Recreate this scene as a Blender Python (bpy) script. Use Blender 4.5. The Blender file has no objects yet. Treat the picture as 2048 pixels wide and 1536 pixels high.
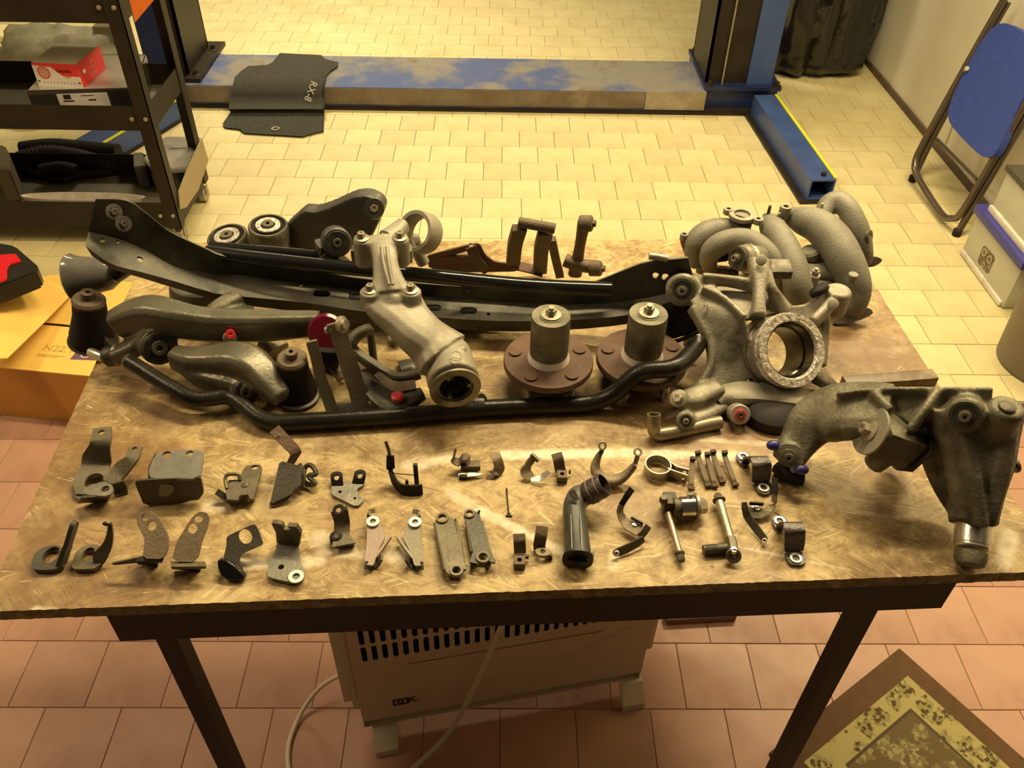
import bpy, bmesh, math, random
from mathutils import Vector as V, Matrix, noise
from mathutils.geometry import tessellate_polygon
random.seed(7)
SC = bpy.context.scene
COL = SC.collection
PI = math.pi

# ---------------------------------------------------------------- camera, light, exposure
FPX, PITCH, ROLL, YAW, CAMH = 1694.05, 0.731617, 0.0244049, 0.0228883, 1.62
FWD = V((math.sin(YAW)*math.cos(PITCH), math.cos(YAW)*math.cos(PITCH), -math.sin(PITCH)))
_r = V((math.cos(YAW), -math.sin(YAW), 0)); _u = _r.cross(FWD)
RT = math.cos(ROLL)*_r + math.sin(ROLL)*_u
UP = -math.sin(ROLL)*_r + math.cos(ROLL)*_u
CAMP = V((0, 0, CAMH))
cd = bpy.data.cameras.new('camera'); cam = bpy.data.objects.new('camera', cd); COL.objects.link(cam)
cd.sensor_width = 36; cd.lens = FPX/2048*36; cd.clip_start = .05; cd.clip_end = 60
cam.matrix_world = Matrix(((RT.x, UP.x, -FWD.x, 0), (RT.y, UP.y, -FWD.y, 0), (RT.z, UP.z, -FWD.z, CAMH), (0, 0, 0, 1)))
SC.camera = cam
SC.view_settings.view_transform = 'Standard'; SC.view_settings.look = 'None'
SC.view_settings.gamma = 1; SC.view_settings.use_curve_mapping = False
SC.view_settings.exposure = 0.0
w = bpy.data.worlds.new('world'); SC.world = w; w.use_nodes = True
w.node_tree.nodes['Background'].inputs[0].default_value = (1.0, .72, .40, 1)
w.node_tree.nodes['Background'].inputs[1].default_value = .05
def area(name, loc, target, sx, sy, power, col, spread=180):
    ld = bpy.data.lights.new(name, 'AREA'); ld.shape = 'RECTANGLE'; ld.size = sx; ld.size_y = sy
    ld.energy = power; ld.spread = math.radians(spread); ld.color = col
    o = bpy.data.objects.new(name, ld); COL.objects.link(o); o.location = loc
    o.rotation_euler = (V(target)-V(loc)).to_track_quat('-Z', 'Y').to_euler()
    return o
WARM = (1.0, .80, .44)
area('ceiling_lamp', (.25, 1.75, 2.70), (.2, 1.1, 0), 1.25, .12, 62, WARM)       # tube lamp above the bench
area('ceiling_lamp', (1.25, 2.55, 2.75), (1.0, 1.6, 0), .9, .12, 66, WARM)      # second tube, to its right
area('ceiling_lamp', (-1.0, 4.9, 2.9), (-.9, 4.4, 0), 1.2, .3, 57, (1, .85, .56), 112)    # lamp over the lift bay
area('ceiling_lamp', (-1.75, 1.1, 2.75), (-1.2, 1.0, 0), 1.2, .12, 30, (1, .74, .44))      # tube at the left of the bench
area('ceiling_lamp', (1.72, 1.0, 2.75), (1.3, .8, 0), 1.2, .12, 16, (1, .72, .42))      # tube at the right front

# ---------------------------------------------------------------- pixel helpers (points of the photograph on planes of known height)
T = .75
def ray(x, y): return (FWD*FPX + RT*(x-1024) + UP*(768-y))
def PX(x, y, z):
    d = ray(x, y); return CAMP + d*((z-CAMH)/d.z)
_z = [0, 0, 1]
def zoom(x0, y0, s): _z[:] = [x0, y0, s]
def W(x, y, h=0.): return PX(_z[0]+x*_z[2], _z[1]+y*_z[2], T+h)
def WL(pts): return [W(*p) for p in pts]
def depth(p): return (p-CAMP).dot(FWD)
def m_of(px, p): return px*_z[2]*depth(p)/FPX        # pixels (in the current crop) to metres at point p
def img(p, a, b, c):                                    # direction from image right / up / towards the viewer at p
    t = (CAMP-p).normalized(); r = RT; u = t.cross(r)
    return (r*a + u*b + t*c).normalized()

# ---------------------------------------------------------------- materials
MATS = {}
def mat(name, c1, c2=None, rough=.6, metal=0., scale=12., lo=.35, hi=.65, bump=0., bscale=60., c3=None, s3=3., lo3=.55, hi3=.7, spec=.5, coat=0., emis=None, tint=0., alpha=1., rv=0., trans=0.):
    if name in MATS: return MATS[name]
    if max(c1) < .045 and rough > .25: spec *= .55
    m = bpy.data.materials.new(name); m.use_nodes = True; MATS[name] = m
    nt = m.node_tree; N = nt.nodes; L = nt.links; b = N['Principled BSDF']
    def n(t, **k):
        q = N.new(t)
        for a, v in k.items(): setattr(q, a, v)
        return q
    tc = n('ShaderNodeTexCoord')
    b.inputs['Roughness'].default_value = rough; b.inputs['Metallic'].default_value = metal
    b.inputs['Specular IOR Level'].default_value = spec; b.inputs['Coat Weight'].default_value = coat
    b.inputs['Coat Roughness'].default_value = .08
    b.inputs['Alpha'].default_value = alpha; b.inputs['Transmission Weight'].default_value = trans
    base = None
    def noisemask(sc, a, z, det=6):
        x = n('ShaderNodeTexNoise'); x.inputs['Scale'].default_value = sc; x.inputs['Detail'].default_value = det
        x.inputs['Roughness'].default_value = .65
        L.new(tc.outputs['Object'], x.inputs['Vector'])
        r = n('ShaderNodeMapRange'); r.inputs[1].default_value = a; r.inputs[2].default_value = z
        L.new(x.outputs['Fac'], r.inputs[0]); return r.outputs[0]
    def mix(f, a, c):
        x = n('ShaderNodeMix', data_type='RGBA'); L.new(f, x.inputs[0])
        if isinstance(a, tuple): x.inputs[6].default_value = (*a, 1)
        else: L.new(a, x.inputs[6])
        x.inputs[7].default_value = (*c, 1); return x.outputs[2]
    cur = c1
    if c2: 
        mk = noisemask(scale, lo, hi); cur = mix(mk, cur, c2)
        if rv:
            r = n('ShaderNodeMapRange'); r.inputs[3].default_value = rough; r.inputs[4].default_value = rough+rv
            L.new(mk, r.inputs[0]); L.new(r.outputs[0], b.inputs['Roughness'])
    if c3: cur = mix(noisemask(s3, lo3, hi3), cur, c3)
    if tint:
        oi = n('ShaderNodeObjectInfo'); h = n('ShaderNodeHueSaturation')
        r = n('ShaderNodeMapRange'); r.inputs[3].default_value = 1-tint; r.inputs[4].default_value = 1+tint
        L.new(oi.outputs['Random'], r.inputs[0]); L.new(r.outputs[0], h.inputs['Value'])
        if isinstance(cur, tuple): h.inputs['Color'].default_value = (*cur, 1)
        else: L.new(cur, h.inputs['Color'])
        cur = h.outputs[0]
    if isinstance(cur, tuple): b.inputs['Base Color'].default_value = (*cur, 1)
    else: L.new(cur, b.inputs['Base Color'])
    if bump:
        x = n('ShaderNodeTexNoise'); x.inputs['Scale'].default_value = bscale; x.inputs['Detail'].default_value = 5
        L.new(tc.outputs['Object'], x.inputs['Vector'])
        q = n('ShaderNodeBump'); q.inputs['Strength'].default_value = bump; q.inputs['Distance'].default_value = .004
        L.new(x.outputs['Fac'], q.inputs['Height']); L.new(q.outputs[0], b.inputs['Normal'])
    if emis:
        b.inputs['Emission Color'].default_value = (*emis[:3], 1); b.inputs['Emission Strength'].default_value = emis[3]
    return m
cast = mat('cast_aluminium', (.31,.285,.22), (.15,.135,.09), rough=.52, metal=.35, scale=14, bump=.22, bscale=240, c3=(.06,.054,.034), s3=11, lo3=.47, hi3=.62)
castl = mat('light_cast_aluminium', (.33,.305,.235), (.24,.22,.165), rough=.55, metal=.25, scale=16, bump=.12, bscale=320, c3=(.16,.14,.095), s3=7, lo3=.55, hi3=.72)
castd = mat('dirty_cast_aluminium', (.185,.17,.115), (.095,.086,.055), rough=.55, metal=.35, scale=22, lo=.42, hi=.6, bump=.3, bscale=220, c3=(.045,.04,.026), s3=10, lo3=.48, hi3=.62)
forgedl = mat('pale_forged_steel', (.15,.14,.10), (.085,.078,.054), rough=.36, metal=.45, scale=10, bump=.12, bscale=200, c3=(.24,.22,.165), s3=6, lo3=.52, hi3=.72)
mani = mat('sandy_cast_aluminium', (.24,.228,.18), (.175,.166,.13), rough=.62, metal=.35, scale=18, bump=.3, bscale=420, c3=(.14,.13,.10), s3=8)
mach = mat('machined_steel', (.72,.69,.62), (.5,.47,.4), rough=.28, metal=.9, scale=60, bump=.1, bscale=300)
pitted = mat('pitted_bright_metal', (.78,.74,.66), (.34,.29,.22), rough=.38, metal=.6, scale=150, lo=.42, hi=.62, bump=.5, bscale=180)
chrome = mat('chrome', (.85,.83,.78), rough=.14, metal=1.)
zinc = mat('zinc_plated_steel', (.45,.41,.31), (.3,.27,.2), rough=.42, metal=.7, scale=40, bump=.1, bscale=200)
blackp = mat('black_painted_steel', (.010,.010,.009), (.035,.033,.026), rough=.33, metal=0, scale=9, bump=.12, bscale=150, c3=(.085,.08,.058), s3=7, lo3=.53, hi3=.72)
dirtyb = mat('dusty_black_steel', (.028,.028,.022), (.085,.083,.062), rough=.5, metal=.0, scale=10, lo=.42, hi=.64, bump=.2, bscale=160, c3=(.14,.125,.085), s3=11, lo3=.56, hi3=.75)
glossb = mat('glossy_black', (.010,.010,.010), rough=.16, spec=.6)
rodb = mat('black_bar_paint', (.008,.0075,.006), (.022,.019,.014), rough=.3, scale=20, bump=.12, bscale=220)
forged = mat('forged_dark_steel', (.085,.080,.060), (.045,.042,.030), rough=.4, metal=.35, scale=9, bump=.15, bscale=200, c3=(.20,.18,.13), s3=6, lo3=.54, hi3=.75)
rubber = mat('black_rubber', (.010,.008,.008), (.020,.016,.014), rough=.62, scale=20, spec=.35)
rust = mat('rusty_steel', (.12,.066,.040), (.070,.038,.024), rough=.75, metal=.1, scale=18, bump=.35, bscale=230, c3=(.16,.10,.062), s3=9)
rustg = mat('grey_rusty_steel', (.145,.108,.067), (.09,.064,.038), rough=.65, metal=.25, scale=16, bump=.3, bscale=230, c3=(.21,.17,.11), s3=8)
tanst = mat('tan_weathered_steel', (.25,.195,.125), (.165,.125,.078), rough=.6, metal=.2, scale=14, bump=.25, bscale=230, c3=(.30,.25,.17), s3=8)
brk = mat('olive_bracket_steel', (.145,.125,.078), (.085,.072,.044), rough=.5, metal=.35, scale=18, bump=.2, bscale=230, c3=(.23,.20,.135), s3=9)
brkd = mat('dark_bracket_steel', (.075,.068,.05), (.04,.036,.027), rough=.48, metal=.3, scale=18, bump=.2, bscale=230, c3=(.12,.09,.055), s3=10)
greyp = mat('grey_plate_steel', (.21,.205,.175), (.13,.125,.10), rough=.45, metal=.4, scale=20, bump=.15, bscale=230, c3=(.30,.28,.22), s3=12)
purp = mat('dark_violet_brown_paint', (.045,.032,.036), (.075,.055,.05), rough=.35, scale=25, bump=.3, bscale=230)
redm = mat('red_paint', (.62,.03,.03), rough=.4)
dkred = mat('dark_red_plastic', (.12,.006,.018), rough=.22)
bluem = mat('blue_rubber', (.02,.02,.20), (.04,.03,.12), rough=.35, scale=60)
white = mat('dirty_white', (.72,.68,.6), (.55,.5,.42), rough=.6, scale=30)
washer_m = mat('bright_washer', (.78,.74,.66), rough=.4, metal=.25)

# ---------------------------------------------------------------- mesh helpers
def new(): return bmesh.new()
def frame(ax, hint=None):
    z = V(ax).normalized(); h = V(hint) if hint is not None else (V((0,0,1)) if abs(z.z) < .9 else V((1,0,0)))
    x = (h - z*h.dot(z))
    if x.length < 1e-5: x = z.orthogonal()
    x.normalize(); return x, z.cross(x), z
def lathe(bm, p, ax, prof, seg=28, hint=None, cap=(True, True)):
    """prof: list of (r, d) along the axis from p"""
    x, y, z = frame(ax, hint); rings = []
    for r, d in prof:
        rings.append([bm.verts.new(p + z*d + (x*math.cos(2*PI*i/seg) + y*math.sin(2*PI*i/seg))*r) for i in range(seg)])
    for a, b in zip(rings, rings[1:]):
        for i in range(seg): bm.faces.new((a[i], a[(i+1) % seg], b[(i+1) % seg], b[i]))
    if cap[0]: bm.faces.new(rings[0][::-1])
    if cap[1]: bm.faces.new(rings[-1])
    return bm
def cyl(bm, a, b, r0, r1=None, seg=24, bev=0.):
    a = V(a); b = V(b); L = (b-a).length; r1 = r0 if r1 is None else r1
    pr = [(r0, 0), (r1, L)] if not bev else [(r0-bev, 0), (r0, bev), (r1, L-bev), (r1-bev, L)]
    return lathe(bm, a, b-a, pr, seg)
def ring(bm, p, ax, ro, ri, t, seg=28, bev=.0004):
    """annulus centred at p, thickness t along ax"""
    z = V(ax).normalized(); bev = min(bev, t*.3, (ro-ri)*.3); p = p - z*t/2
    x, y, z = frame(z); pr = [(ri, bev), (ri+bev, 0), (ro-bev, 0), (ro, bev), (ro, t-bev), (ro-bev, t), (ri+bev, t), (ri, t-bev)]
    rings = [[bm.verts.new(p + z*d + (x*math.cos(2*PI*i/seg) + y*math.sin(2*PI*i/seg))*r) for i in range(seg)] for r, d in pr]
    for k in range(8):
        a, b = rings[k], rings[(k+1) % 8]
        for i in range(seg): bm.faces.new((a[i], a[(i+1) % seg], b[(i+1) % seg], b[i]))
    return bm
def hexa(bm, p, ax, r, h, seg=6): return lathe(bm, p, ax, [(r, 0), (r, h*.8), (r*.88, h)], seg)
def bolt(bm, p, ax, r, h=None, fl=True):
    """flange bolt head: flange, hexagon, dimple"""
    h = h or r*1.1; z = V(ax).normalized()
    if fl: lathe(bm, p, z, [(r*1.75, 0), (r*1.75, r*.18), (r*1.1, r*.4)], 24)
    lathe(bm, p, z, [(r, 0), (r, h*.85), (r*.85, h), (r*.45, h), (r*.35, h*.85)], 6)
    return bm
def sm(pts, n=4, closed=False):
    """Catmull-Rom through the points"""
    if len(pts) < 3: return [V(p) for p in pts]
    P = [V(p) for p in pts]; out = []; m = len(P)
    for i in range(m if closed else m-1):
        if closed: a, b, c, d = P[i-1], P[i], P[(i+1) % m], P[(i+2) % m]
        else: a, b, c, d = P[max(i-1, 0)], P[i], P[i+1], P[min(i+2, m-1)]
        for k in range(n):
            t = k/n
            out.append(.5*((2*b) + (c-a)*t + (2*a-5*b+4*c-d)*t*t + (3*b-a-3*c+d)*t**3))
    if not closed: out.append(P[-1])
    return out
def smr(vals, n=4):
    return [x.x for x in sm([V((v, 0, 0)) for v in vals], n)]
def loft(bm, pts, radii, seg=16, hint=(0,0,1), n=4, power=2., cap=True, bore=0.):
    """sweep of a super-ellipse; radii: (a,b) or number per point, a across hint, b along hint"""
    R = [(r, r) if not isinstance(r, tuple) else r for r in radii]
    if n > 1 and len(pts) > 2:
        A = smr([r[0] for r in R], n); B = smr([r[1] for r in R], n); P = sm(pts, n)
    else: P = [V(p) for p in pts]; A = [r[0] for r in R]; B = [r[1] for r in R]
    rings = []; h = V(hint)
    for i, p in enumerate(P):
        t = (P[min(i+1, len(P)-1)] - P[max(i-1, 0)]).normalized()
        x = h - t*h.dot(t)
        if x.length < 1e-3: x = t.orthogonal()
        x.normalize(); h = x if hint is None else V(hint); y = t.cross(x)
        rg = []
        for k in range(seg):
            c, s = math.cos(2*PI*(k+.5)/seg), math.sin(2*PI*(k+.5)/seg)
            q = (abs(c)**power + abs(s)**power)**(-1/power)
            rg.append(bm.verts.new(p + x*c*q*B[i] + y*s*q*A[i]))
        rings.append(rg)
    for a, b in zip(rings, rings[1:]):
        for i in range(seg): bm.faces.new((a[i], a[(i+1) % seg], b[(i+1) % seg], b[i]))
    if cap: bm.faces.new(rings[0][::-1]); bm.faces.new(rings[-1])
    return bm
def tube(bm, pts, r, seg=14, n=5, wall=0):
    P = sm(pts, n); rings = []; x = None
    rr = r if isinstance(r, list) else None
    if rr: rr = smr(rr, n)
    def sweep(rad, flip=False):
        nonlocal x
        x = None; rings = []
        for i, p in enumerate(P):
            t = (P[min(i+1, len(P)-1)] - P[max(i-1, 0)]).normalized()
            x = t.orthogonal() if x is None else (x - t*x.dot(t)); x.normalize(); y = t.cross(x)
            q = (rr[i] if rr else r) + rad
            rings.append([bm.verts.new(p + (x*math.cos(2*PI*k/seg) + y*math.sin(2*PI*k/seg))*q) for k in range(seg)])
        for a, b in zip(rings, rings[1:]):
            for i in range(seg):
                f = (a[i], a[(i+1) % seg], b[(i+1) % seg], b[i]); bm.faces.new(f[::-1] if flip else f)
        return rings
    o = sweep(0)
    if wall:
        q = sweep(-wall, True)
        for e in (0, -1):
            for i in range(seg): bm.faces.new((o[e][i], o[e][(i+1) % seg], q[e][(i+1) % seg], q[e][i]))
    else: bm.faces.new(o[0][::-1]); bm.faces.new(o[-1])
    return bm
def rnd(poly, k=1, q=.25):
    """round the corners of a closed outline"""
    for _ in range(k):
        out = []
        for i in range(len(poly)):
            a, b, c = poly[i-1], poly[i], poly[(i+1) % len(poly)]
            out += [b.lerp(a, q), b.lerp(c, q)]
        poly = out
    return poly
def circ(c, r, ax, seg=14, sx=1., hint=None):
    x, y, z = frame(ax, hint)
    return [c + (x*math.cos(2*PI*i/seg)*sx + y*math.sin(2*PI*i/seg))*r for i in range(seg)]
def newell(P):
    n = V((0,0,0))
    for a, b in zip(P, P[1:]+P[:1]): n += V(((a.y-b.y)*(a.z+b.z), (a.z-b.z)*(a.x+b.x), (a.x-b.x)*(a.y+b.y)))
    return n.normalized()
def plate(bm, poly, t, holes=(), k=1, q=.25, down=True):
    """flat plate: outline points (3-D), rounded, extruded by t away from the viewer; holes: (centre, radius[, stretch])"""
    c = sum(poly, V((0,0,0)))/len(poly); n = newell(poly)
    if n.dot(CAMP-c) < 0: n = -n
    P = [p - n*(p-c).dot(n) for p in poly]
    P = rnd(P, k, q) if k else P
    loops = [P]
    for h in holes:
        hc = h[0] - n*(h[0]-c).dot(n)
        loops.append(circ(hc, h[1], n, 14, h[2] if len(h) > 2 else 1., h[3] if len(h) > 3 else None))
    tri = tessellate_polygon(loops); flat = [p for l in loops for p in l]
    e = -n*t if down else n*t
    top = [bm.verts.new(p) for p in flat]; bot = [bm.verts.new(p+e) for p in flat]
    for a, b, d in tri:
        try: bm.faces.new((top[a], top[b], top[d])); bm.faces.new((bot[d], bot[b], bot[a]))
        except ValueError: pass
    o = 0
    for l in loops:
        m = len(l)
        for i in range(m):
            try: bm.faces.new((top[o+i], top[o+(i+1) % m], bot[o+(i+1) % m], bot[o+i]))
            except ValueError: pass
        o += m
    bmesh.ops.recalc_face_normals(bm, faces=bm.faces)
    return bm
def strip(bm, path, wd, w, t, n=3, ends=(False, False), smooth=True):
    """bent sheet strip: path centre line, wd width direction, w width(s), t thickness"""
    w = w if isinstance(w, list) else [w]*len(path)
    P = [V(p) for p in path]
    if smooth and len(P) > 2:
        Q = [P[0]]; X = [w[0]]
        for i in range(1, len(P)-1):                      # round each bend
            a, b, c = P[i-1], P[i], P[i+1]; r = min((a-b).length, (c-b).length)*.32
            p0 = b + (a-b).normalized()*r; p2 = b + (c-b).normalized()*r
            for k in range(n+1):
                s = k/n; Q.append(p0*(1-s)**2 + b*2*s*(1-s) + p2*s*s); X.append(w[i])
        Q.append(P[-1]); X.append(w[-1]); P, w = Q, X
    def cap(P, w):
        a, b = P[0], P[1]; d = (b-a).normalized(); r1 = min(w[0]/2, (b-a).length*.9); q = []; x = []
        for k in range(5):
            th = PI/2*k/5; q.append(a + d*r1*(1-math.sin(th))*1.0 if False else a + d*r1*(1-math.cos(th))); x.append(max(w[0]*math.sin(th), w[0]*.25))
        return q + [a + d*r1] + P[1:], x + [w[0]] + w[1:]
    if ends[0]: P, w = cap(P, w)
    if ends[1]: a, b = cap(P[::-1], w[::-1]); P, w = a[::-1], b[::-1]
    rows = []
    for i, p in enumerate(P):
        tn = (P[min(i+1, len(P)-1)] - P[max(i-1, 0)]).normalized()
        d = V(wd) - tn*V(wd).dot(tn); d.normalize(); nn = tn.cross(d)
        rows.append([bm.verts.new(p + d*w[i]/2*a + nn*t/2*b) for a, b in ((1,1), (-1,1), (-1,-1), (1,-1))])
    for a, b in zip(rows, rows[1:]):
        for i in range(4): bm.faces.new((a[i], a[(i+1) % 4], b[(i+1) % 4], b[i]))
    bm.faces.new(rows[0][::-1]); bm.faces.new(rows[-1])
    return bm
def box(bm, o, x, y, z, bev=0.):
    """box from corner o along three edge vectors"""
    o, x, y, z = V(o), V(x), V(y), V(z)
    v = [bm.verts.new(o + x*a + y*b + z*c) for a, b, c in ((0,0,0),(1,0,0),(1,1,0),(0,1,0),(0,0,1),(1,0,1),(1,1,1),(0,1,1))]
    fs = [bm.faces.new([v[i] for i in f]) for f in ((3,2,1,0),(4,5,6,7),(0,1,5,4),(1,2,6,5),(2,3,7,6),(3,0,4,7))]
    if bev:
        es = list({e for f in fs for e in f.edges}); bmesh.ops.bevel(bm, geom=es, offset=bev, segments=2, affect='EDGES', profile=.6)
    return bm
def bar(bm, a, b, wx, wz, hint=(0,0,1), bev=0.):
    """rectangular bar from a to b, wz along hint, wx across"""
    a, b = V(a), V(b); z = (b-a).normalized(); x = V(hint) - z*V(hint).dot(z); x.normalize(); y = z.cross(x)
    return box(bm, a - x*wz/2 - y*wx/2, y*wx, x*wz, b-a, bev)
# boolean / voxel evaluation in a scratch scene
TMP = bpy.data.scenes.new('scratch')
def tdg():
    with bpy.context.temp_override(scene=TMP, view_layer=TMP.view_layers[0]):
        d = bpy.context.evaluated_depsgraph_get()
    d.update(); return d
def fuse(bm, voxel=0., cut=None, smooth=0, exact=True):
    bmesh.ops.recalc_face_normals(bm, faces=bm.faces)
    me = bpy.data.meshes.new('t'); bm.to_mesh(me); bm.free(); o = bpy.data.objects.new('t', me); TMP.collection.objects.link(o); tmp = [o]
    if voxel:
        m = o.modifiers.new('r', 'REMESH'); m.mode = 'VOXEL'; m.voxel_size = voxel
    if smooth:
        m = o.modifiers.new('s', 'SMOOTH'); m.iterations = smooth; m.factor = .5
    for c in (cut or []):
        bmesh.ops.recalc_face_normals(c, faces=c.faces)
        mc = bpy.data.meshes.new('c'); c.to_mesh(mc); c.free(); oc = bpy.data.objects.new('c', mc); TMP.collection.objects.link(oc); tmp.append(oc)
        m = o.modifiers.new('b', 'BOOLEAN'); m.object = oc; m.operation = 'DIFFERENCE'; m.solver = 'EXACT' if exact else 'FAST'
    dg = tdg()
    out = bpy.data.meshes.new_from_object(o.evaluated_get(dg))
    r = bmesh.new(); r.from_mesh(out); bpy.data.meshes.remove(out)
    for q in tmp:
        d = q.data; bpy.data.objects.remove(q); bpy.data.meshes.remove(d)
    return r
def cyc(p, ax, r, L, seg=20):
    c = new(); z = V(ax).normalized(); cyl(c, p - z*L/2, p + z*L/2, r, seg=seg); return c
def slotc(p, ax, xd, r, half, L):
    """capsule-shaped cutter"""
    c = new(); z = V(ax).normalized(); x = (V(xd) - z*V(xd).dot(z)).normalized(); y = z.cross(x); P = []
    for k in range(9): P.append(p + x*half + (x*math.cos(-PI/2+PI*k/8) + y*math.sin(-PI/2+PI*k/8))*r)
    for k in range(9): P.append(p - x*half + (x*math.cos(PI/2+PI*k/8) + y*math.sin(PI/2+PI*k/8))*r)
    a = [c.verts.new(q - z*L/2) for q in P]; b = [c.verts.new(q + z*L/2) for q in P]
    c.faces.new(a[::-1]); c.faces.new(b)
    for i in range(len(P)): c.faces.new((a[i], a[(i+1) % len(P)], b[(i+1) % len(P)], b[i]))
    return c
# ---------------------------------------------------------------- object helpers
def tag(o, label=None, cat=None, group=None, kind=None):
    if label: o['label'] = label
    if cat: o['category'] = cat
    if group: o['group'] = group
    if kind: o['kind'] = kind
    return o
def thing(name, label, cat, loc, group=None):
    o = bpy.data.objects.new(name, None); COL.objects.link(o); o.location = loc; o.empty_display_size = .05
    return tag(o, label, cat, group)
def org(o):
    p = V(o.location)
    if o.parent: p += org(o.parent)
    return p
def part(parent, name, bm, m, shade=True, label=None, kind=None, auto=40):
    bmesh.ops.recalc_face_normals(bm, faces=bm.faces)
    base = org(parent) if parent else V((0,0,0)); loc = V((0,0,0))
    if not parent:
        xs = [v.co for v in bm.verts]; loc = V((sum(v.x for v in xs)/len(xs), sum(v.y for v in xs)/len(xs), min(v.z for v in xs)))
    bm.transform(Matrix.Translation(-(base+loc)))
    for f in bm.faces: f.smooth = shade
    if shade:
        lim = math.radians(auto)
        for e in bm.edges:
            if len(e.link_faces) == 2 and e.link_faces[0].normal.angle(e.link_faces[1].normal, 0) > lim: e.smooth = False
    me = bpy.data.meshes.new(name); bm.to_mesh(me); bm.free(); me.materials.append(m)
    o = bpy.data.objects.new(name, me); COL.objects.link(o); o.location = loc
    if parent: o.parent = parent
    if label: o['label'] = label
    if kind: o['kind'] = kind
    return o
def solo(name, label, cat, bm, m, group=None, shade=True, auto=40):
    return tag(part(None, name, bm, m, shade, auto=auto), label, cat, group)
def struct(name, bm, m, shade=False): return tag(part(None, name, bm, m, shade), kind='structure')
def text(parent, name, s, size, origin, xd, yd, m, depth_=.0006, label=None, bend=None):
    cu = bpy.data.curves.new(name, 'FONT'); cu.body = s; cu.size = size; cu.extrude = depth_; cu.align_x = 'CENTER'; cu.align_y = 'CENTER'
    o = bpy.data.objects.new(name, cu); TMP.collection.objects.link(o); dg = tdg()
    me = bpy.data.meshes.new_from_object(o.evaluated_get(dg)); b = bmesh.new(); b.from_mesh(me)
    bpy.data.objects.remove(o); bpy.data.curves.remove(cu); bpy.data.meshes.remove(me)
    x = V(xd).normalized(); z = x.cross(V(yd)).normalized(); y = z.cross(x)
    for v in b.verts:
        q = v.co.copy(); v.co = V(origin) + x*q.x + y*q.y + z*q.z
        if bend: v.co = bend(v.co)
    return part(parent, name, b, m, shade=False, label=label)

# ================================================================ THE SETTING
zoom(0, 0, 1)
tile_y = mat('yellow_tile', (.66,.585,.33), (.57,.485,.25), rough=.33, scale=7, tint=.07, bump=.05, bscale=30, c3=(.50,.41,.21), s3=2.2, lo3=.56, hi3=.8, rv=.12)
tile_r = mat('red_tile', (.45,.26,.18), (.38,.205,.135), rough=.42, scale=5, tint=.06, bump=.05, bscale=30, c3=(.26,.12,.075), s3=2.5, lo3=.56, hi3=.8, rv=.12)
grout = mat('dark_grout', (.13,.09,.05), (.08,.06,.035), rough=.9, scale=20)
YB = 1.722                                             # where the red tiles end and the yellow ones begin
def slab(x0, x1, y0, y1, z0, z1): 
    b = new(); box(b, (x0, y0, z0), (x1-x0, 0, 0), (0, y1-y0, 0), (0, 0, z1-z0)); return b
def inview(x, y, m=60):
    p = V((x, y, 0))-CAMP; d = p.dot(FWD)
    if d < .1: return False
    u, v = 1024+FPX*p.dot(RT)/d, 768-FPX*p.dot(UP)/d
    return -m < u < 2048+m and -m < v < 1536+m
def tiles(floor, x0, x1, y0, y1, sx, sy, ox, oy, row0, m, seed, g=.0009):
    """every tile its own object, the largest in view; the rest one joined part"""
    rnd_ = random.Random(seed); spots = []
    k0 = math.floor((y0-oy)/sy+.01); k1 = math.ceil((y1-oy)/sy-.01)
    for k in range(k0, k1):
        off = 0 if (k+row0) % 2 == 0 else sx/2
        i0 = math.floor((x0-ox-off)/sx); i1 = math.ceil((x1-ox-off)/sx)
        for i in range(i0, i1):
            a, b = max(ox+off+i*sx, x0), min(ox+off+(i+1)*sx, x1); c, d = max(oy+k*sy, y0), min(oy+(k+1)*sy, y1)
            if b-a < .01 or d-c < .01: continue
            spots.append((a, b, c, d))
    vis = [s for s in spots if inview((s[0]+s[1])/2, (s[2]+s[3])/2)]
    vis.sort(key=lambda s: (V(((s[0]+s[1])/2, (s[2]+s[3])/2, 0))-CAMP).length)
    single = set(vis[:300]); cache = {}
    rest = new(); nrest = 0
    for s in spots:
        a, b, c, d = s
        if s in single:
            key = (round(b-a, 3), round(d-c, 3), rnd_.randrange(4))
            if key not in cache:
                q = new(); w_, h_ = (b-a)/2-g, (d-c)/2-g
                box(q, (-w_, -h_, -.008), (2*w_, 0, 0), (0, 2*h_, 0), (0, 0, .008))
                es = [e for e in q.edges if all(v.co.z > -.001 for v in e.verts)]
                bmesh.ops.bevel(q, geom=es, offset=.0009, segments=1, affect='EDGES')
                me = bpy.data.meshes.new('tile'); q.to_mesh(me); q.free(); me.materials.append(m); cache[key] = me
            o = bpy.data.objects.new('tile', cache[key]); COL.objects.link(o); o.parent = floor
            o.location = V(((a+b)/2, (c+d)/2, 0)) - V(floor.location) + V((0, 0, rnd_.uniform(-.0004, .0004)))
        else:
            box(rest, (a+g, c+g, -.008), (b-a-2*g, 0, 0), (0, d-c-2*g, 0), (0, 0, .0078)); nrest += 1
    if nrest: part(floor, 'tile_field', rest, m, shade=False, kind='stuff')
fl = struct('floor', slab(-3.2, 3.4, YB, 6.4, -.05, -.0035), grout)
tiles(fl, -3.2, 3.4, YB, 6.4, .1467, .1418, -.4305, 3.033-9*.1418-.0348+.0, 0, tile_y, 3)
fr = struct('floor', slab(-3.2, 3.4, -.9, YB, -.05, -.0022), mat('brown_grout', (.24,.13,.085), (.16,.09,.06), rough=.9, scale=20))
tiles(fr, -3.2, 3.4, -.9, YB, .1505, .148, -.516, .829, 0, tile_r, 5, .0006)

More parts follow.
